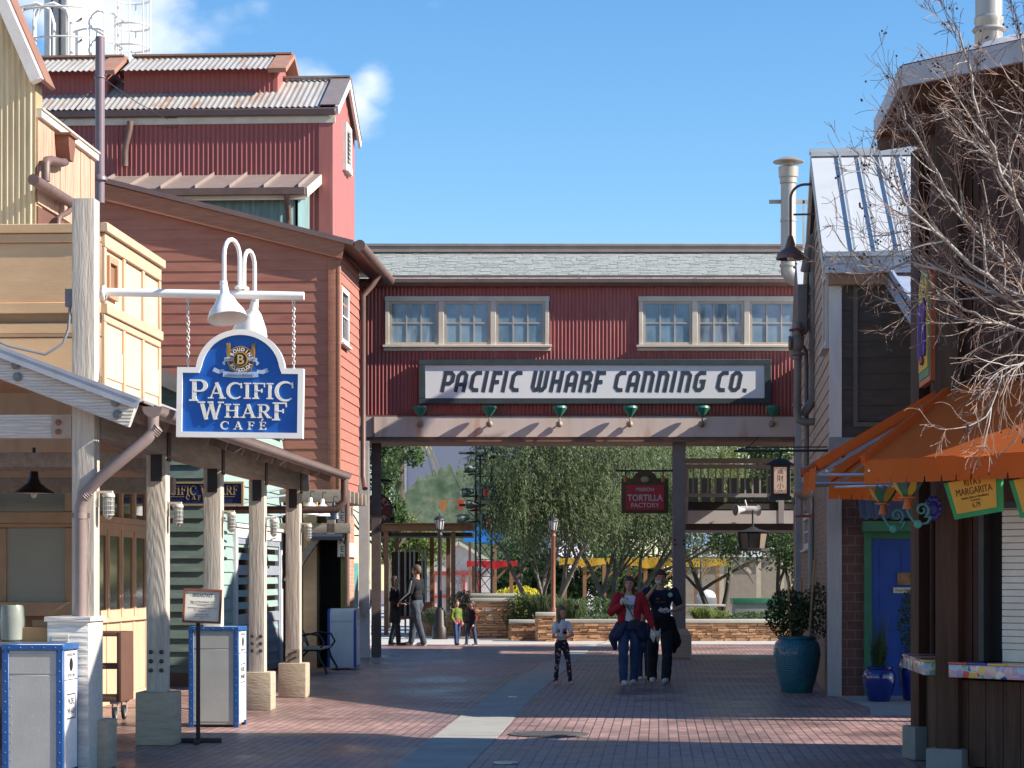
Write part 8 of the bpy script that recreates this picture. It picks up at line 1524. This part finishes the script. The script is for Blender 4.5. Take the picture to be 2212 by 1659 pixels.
# ---- shrubs and grasses in the bed
def shrub(label, px, d_, r, h, n, lm, sz=.09, z0=.3, seed=1, name='shrub', cat='shrub'):
    t = Thing(name, label, cat, gp2(px, d_), 0); m = MB(); leaves(m, (0, 0, z0+h*.5), (r, r*.7, h*.62), n, sz, .3, seed=seed, hollow=.2, asp=.5); t.part('foliage', m, lm, smooth=0); m = MB(); [m.tube([(0, 0, 0), (math.cos(a)*r*.5, math.sin(a)*r*.4, z0+h*.7)], .015, 4) for a in (0, 1.5, 3, 4.5)]; t.part('stem', m, BARKD)
shrub('clipped long hedge below the olive branches', 1290, 61, 1.6, .75, 5200, DKL, .08, .25, 21, 'hedge', 'hedge'); shrub('glossy broad leaved shrub just over the wall cap behind the woman', 1300, 58.2, .75, .35, 1500, LF2, .1, .28, 22)
shrub('dark hedge between pillar and lamp post', 1215, 59.6, .7, .8, 2400, DKL, .08, .2, 23, 'hedge', 'hedge'); shrub('low dark shrub at the right end of the wall', 1650, 58.5, 1.1, .45, 2400, DKL, .08, .25, 24); shrub('dark shrub beside the fountain block', 1130, 58.6, .55, .95, 2000, DKL, .08, .2, 25); shrub('small green bush above the left wall', 938, 58.5, .35, .4, 800, LF2, .07, .4, 26); shrub('bush rising over the fountain block', 1003, 60.5, .45, .6, 1000, LF2, .08, .6, 27)
shrub('bright yellow flowering bush far behind the tree trunks', 1120, 84, 1.0, .9, 1800, leafmat('yellow_bloom', (.60, .48, .03), (.3, .3, .03)), .13, .3, 28)
def grass(label, px, d_, r, h, n, lm, seed):
    t = Thing('grass_clump', label, 'grass', gp2(px, d_), 0, 'tall grass clumps in the bed'); m = MB(); rn = random.Random(seed)
    for _ in range(n):
        a = rn.uniform(0, 6.28); q = rn.uniform(.2, 1); p0 = Vector((math.cos(a)*.1, math.sin(a)*.08, .25)); p1 = Vector((math.cos(a)*r*q*.6, math.sin(a)*r*q*.5, .25+h*rn.uniform(.6, 1))); p2 = Vector((math.cos(a)*r*q, math.sin(a)*r*q*.8, .25+h*rn.uniform(.45, 1.05))); s_ = Vector((-math.sin(a), math.cos(a), .2))*.011; k = len(m.v); m.v += [p0-s_, p0+s_, p1+s_, p1-s_, p2]; m.f += [(k, k+1, k+2, k+3), (k+3, k+2, k+4)]
    t.part('blades', m, lm, smooth=0)
grass('tall dark grass clump left of the rust lamp post', 1172, 58.4, .7, .95, 420, LF2, 1); grass('arching grass clump over the wall left of the woman', 1232, 58.3, .7, .8, 420, LF2, 2); grass('sunlit grass clump right of the grey column', 1518, 58.2, .6, .6, 520, YLL, 3); grass('smaller sunlit grass clump farther right of the column', 1556, 58.6, .45, .5, 300, YLL, 4)
# ================================================ white tank and railings above the barn
Tk = Thing('white_tank', 'tall white silo with railed platform and caged ladder above the red barn', 'silo', tuple(W(160, 128, 53)-Vector((0, 0, 1.2))), 0); S_ = FPX/53; WT = mat('white_tank_paint', (.74, .73, .70), (.60, .57, .53), rough=.5, sc=2, stretch=(3, 3, .4), blotch=((.4, .32, .26), 2, .66))
m = MB(); m.lathe([(.70, 0), (.70, .9), (.74, .92), (.70, .98), (.70, 3.8)], 24); m.box(-.05, .0, -.74, -.6, 0, 3.8); Tk.part('shell', m, WT)
m = MB(); [m.box(-.4+.02*k, -.36+.02*k, -.73, -.68, 0, 3.8) for k in (0, 9)]; [m.ell((.3, -.66, z), (.03, .05, .03), 6, 4) for z in (1.5, 2.0, 2.6, 3.1)]; Tk.part('trim', m, DKMETAL)
m = MB()
def ring(c, r, z, a0=0, a1=360, t=.025): m.tube([(c[0]+r*math.cos(R(a0+(a1-a0)*i/24)), c[1]+r*math.sin(R(a0+(a1-a0)*i/24)), z) for i in range(25)], t, 6, caps=False)
for z in (2.15, 1.45, .9): ring((-.1, 0), 1.25, z, 180, 400, .022)
for k in range(12): a = R(180+20*k); m.tube([(-.1+1.25*math.cos(a), 1.25*math.sin(a), .2), (-.1+1.25*math.cos(a), 1.25*math.sin(a), 2.15)], .018, 5)
Tk.part('railing', m, WT); m = MB(); cc = (1.45, -.3)
for z in (2.55, 1.9, 1.4, .9): ring(cc, .42, z)
for k in range(8): a = R(45*k); m.tube([(cc[0]+.42*math.cos(a), cc[1]+.42*math.sin(a), -1.0 if k in (4, 5) else .3), (cc[0]+.42*math.cos(a), cc[1]+.42*math.sin(a), 2.55)], .018, 5)
Tk.part('ladder_cage', m, WT); m = MB()
for x0 in (-1.15, -.75): m.tube([(x0, -.9, -.1), (x0, -.9, 1.9), (x0+.12, -.9, 2.2), (x0+.45, -.9, 2.3), (x0+.75, -.9, 2.15), (x0+.85, -.9, 1.8), (x0+.85, -.9, -.1)], .05, 10)
Tk.part('vent_loop', m, WT); m = MB(); m.lathe([(.9, -.6), (.9, -.1), (.5, .15)], 20); m.lathe([(.45, -1.2), (.45, 0), (.3, .15)], 16, T(1.2, -.4, -.2)); Tk.part('drum', m, WT)
m = MB(); m.box(-1.1, -1.0, -.1, .1, -11, .1); m.box(.5, .6, -.1, .1, -11, .1); Tk.part('leg', m, WT)
# ================================================ bare tree at the right, trunk outside the frame
rn = random.Random(77); d_ = 14.3; Tr = Thing('bare_tree', 'sunlit bare branched tree with small dark berries reaching in from the right', 'tree', (4.45, d_, 0), 0)
m = MB(); ends = []; tw = MB()
def limb(mb, p, d, L, r, dep, pull, droop):
    k = 7; pts = [p.copy()]; rs = [r]; q = p.copy(); dd = d.normalized()
    for i in range(k):
        dd = (dd+Vector((rn.gauss(0, .09), rn.gauss(0, .09), rn.gauss(0, .09)))+pull*.10).normalized(); q = q+dd*L/k; pts.append(q.copy()); rs.append(max(.0019, r*(1-.6*(i+1)/k)))
    (mb if dep > 1 else tw).tube(pts, rs, 7 if r > .02 else (5 if r > .008 else 3), caps=False)
    if dep == 0: ends.append((pts[-1], pts[-3])); return
    for i in range({4: 6, 3: 7, 2: 5, 1: 3}[dep]):
        a = rn.randint(1 if dep < 4 else 2, k); nd = (dd*.8+Vector((rn.gauss(-.08, .38), rn.gauss(0, .38), rn.gauss(.1-.25*droop, .42)))).normalized(); pl = Vector((0, 0, -1.3 if rn.random() < .25+.5*droop else .6)); limb(mb, pts[a], nd, L*rn.uniform(.40, .66), rs[a]*.62, dep-1, pl, droop)
def pxp(px, py, dy=0): p = W(px+(80 if py < 1000 else 30), py, d_+dy); return p-Vector((4.45, d_, 0))
MAIN = (([(2380, 1010), (2300, 800), (2212, 590), (2112, 440), (2062, 320), (2022, 200), (1992, 70)], .034, 0), ([(2300, 800), (2212, 655), (2090, 565), (2000, 470), (1925, 350), (1872, 230)], .028, .25),
 ([(2300, 830), (2212, 700), (2090, 620), (1960, 520), (1880, 440), (1800, 335)], .028, -.2), ([(2300, 860), (2212, 735), (2110, 655), (2000, 600), (1890, 565), (1805, 590)], .026, .1), ([(2300, 800), (2225, 560), (2170, 400), (2150, 250), (2120, 60)], .028, -.3),
 ([(2320, 900), (2212, 740), (2120, 712), (2050, 690), (1960, 640), (1850, 655)], .022, .35), ([(2320, 880), (2240, 780), (2150, 770), (2090, 800), (2050, 900)], .018, -.35), ([(2260, 640), (2190, 480), (2120, 380), (2040, 330), (1950, 230)], .020, .4))
q_ = pxp(2380, 1010); m.tube([Vector((0, 0, 0)), Vector((.03, .02, .5)), Vector((-.06, 0, 1.1)), Vector((-.3, 0, 1.7)), q_, pxp(2300, 800)], [.13, .10, .088, .075, .055, .04], 10)
for e_, p2 in (((2380, 1010), (2300, 830)), ((2380, 1010), (2300, 860)), ((2380, 1010), (2320, 900)), ((2300, 800), (2260, 640))): m.tube([pxp(*e_), pxp(*p2)], [.036, .026], 7)
for pl, r0, dy in MAIN:
    P_ = []
    for i in range(len(pl)-1):
        a_, b_ = pxp(*pl[i], dy*i/3), pxp(*pl[i+1], dy*(i+1)/3)
        for k in range(4): P_.append(a_.lerp(b_, k/4)+Vector((rn.gauss(0, .008), rn.gauss(0, .01), rn.gauss(0, .008))))
    P_.append(pxp(*pl[-1], dy*(len(pl)-1)/3)); n = len(P_); m.tube(P_, [max(.0045, r0*.72*(1-.8*i/n)) for i in range(n)], 7, caps=False)
    for i in range(4, n):
        for _ in range(2 if i % 3 == 0 else 1):
            dd = (P_[min(n-1, i+1)]-P_[i-1]).normalized(); low = P_[i].z < 3.3
            nd = (dd*.7+Vector((rn.gauss(-.12, .45), rn.gauss(0, .35), rn.gauss(-.35 if low else .15, .45)))).normalized(); limb(m, P_[i], nd, rn.uniform(.20, .50), max(.0045, r0*(1-.8*i/n)*.45), 2, Vector((0, 0, -1.2 if low and rn.random() < .6 else .5)), .8 if low else .1)
Tr.part('twigs', tw, mat('brown_twig_bark', (.24, .16, .125), (.14, .085, .065), rough=.7), smooth=60)
Tr.part('trunk', m, mat('sunlit_pale_bark', (.46, .42, .38), (.18, .145, .12), rough=.8, sc=6, bump=.5, bsc=30, amt=.9), smooth=60)
m = MB()
for p, q in ends:
    if rn.random() < .10:
        for k in range(rn.randint(1, 4)): c = p.lerp(q, rn.random())+Vector((rn.uniform(-.03, .03), rn.uniform(-.03, .03), -rn.uniform(.01, .05))); m.ell(c, (.0075, .0075, .0085), 6, 4)
tag(Tr.part('berries', m, mat('dark_berry', (.03, .018, .02), rough=.5)), kind='stuff')
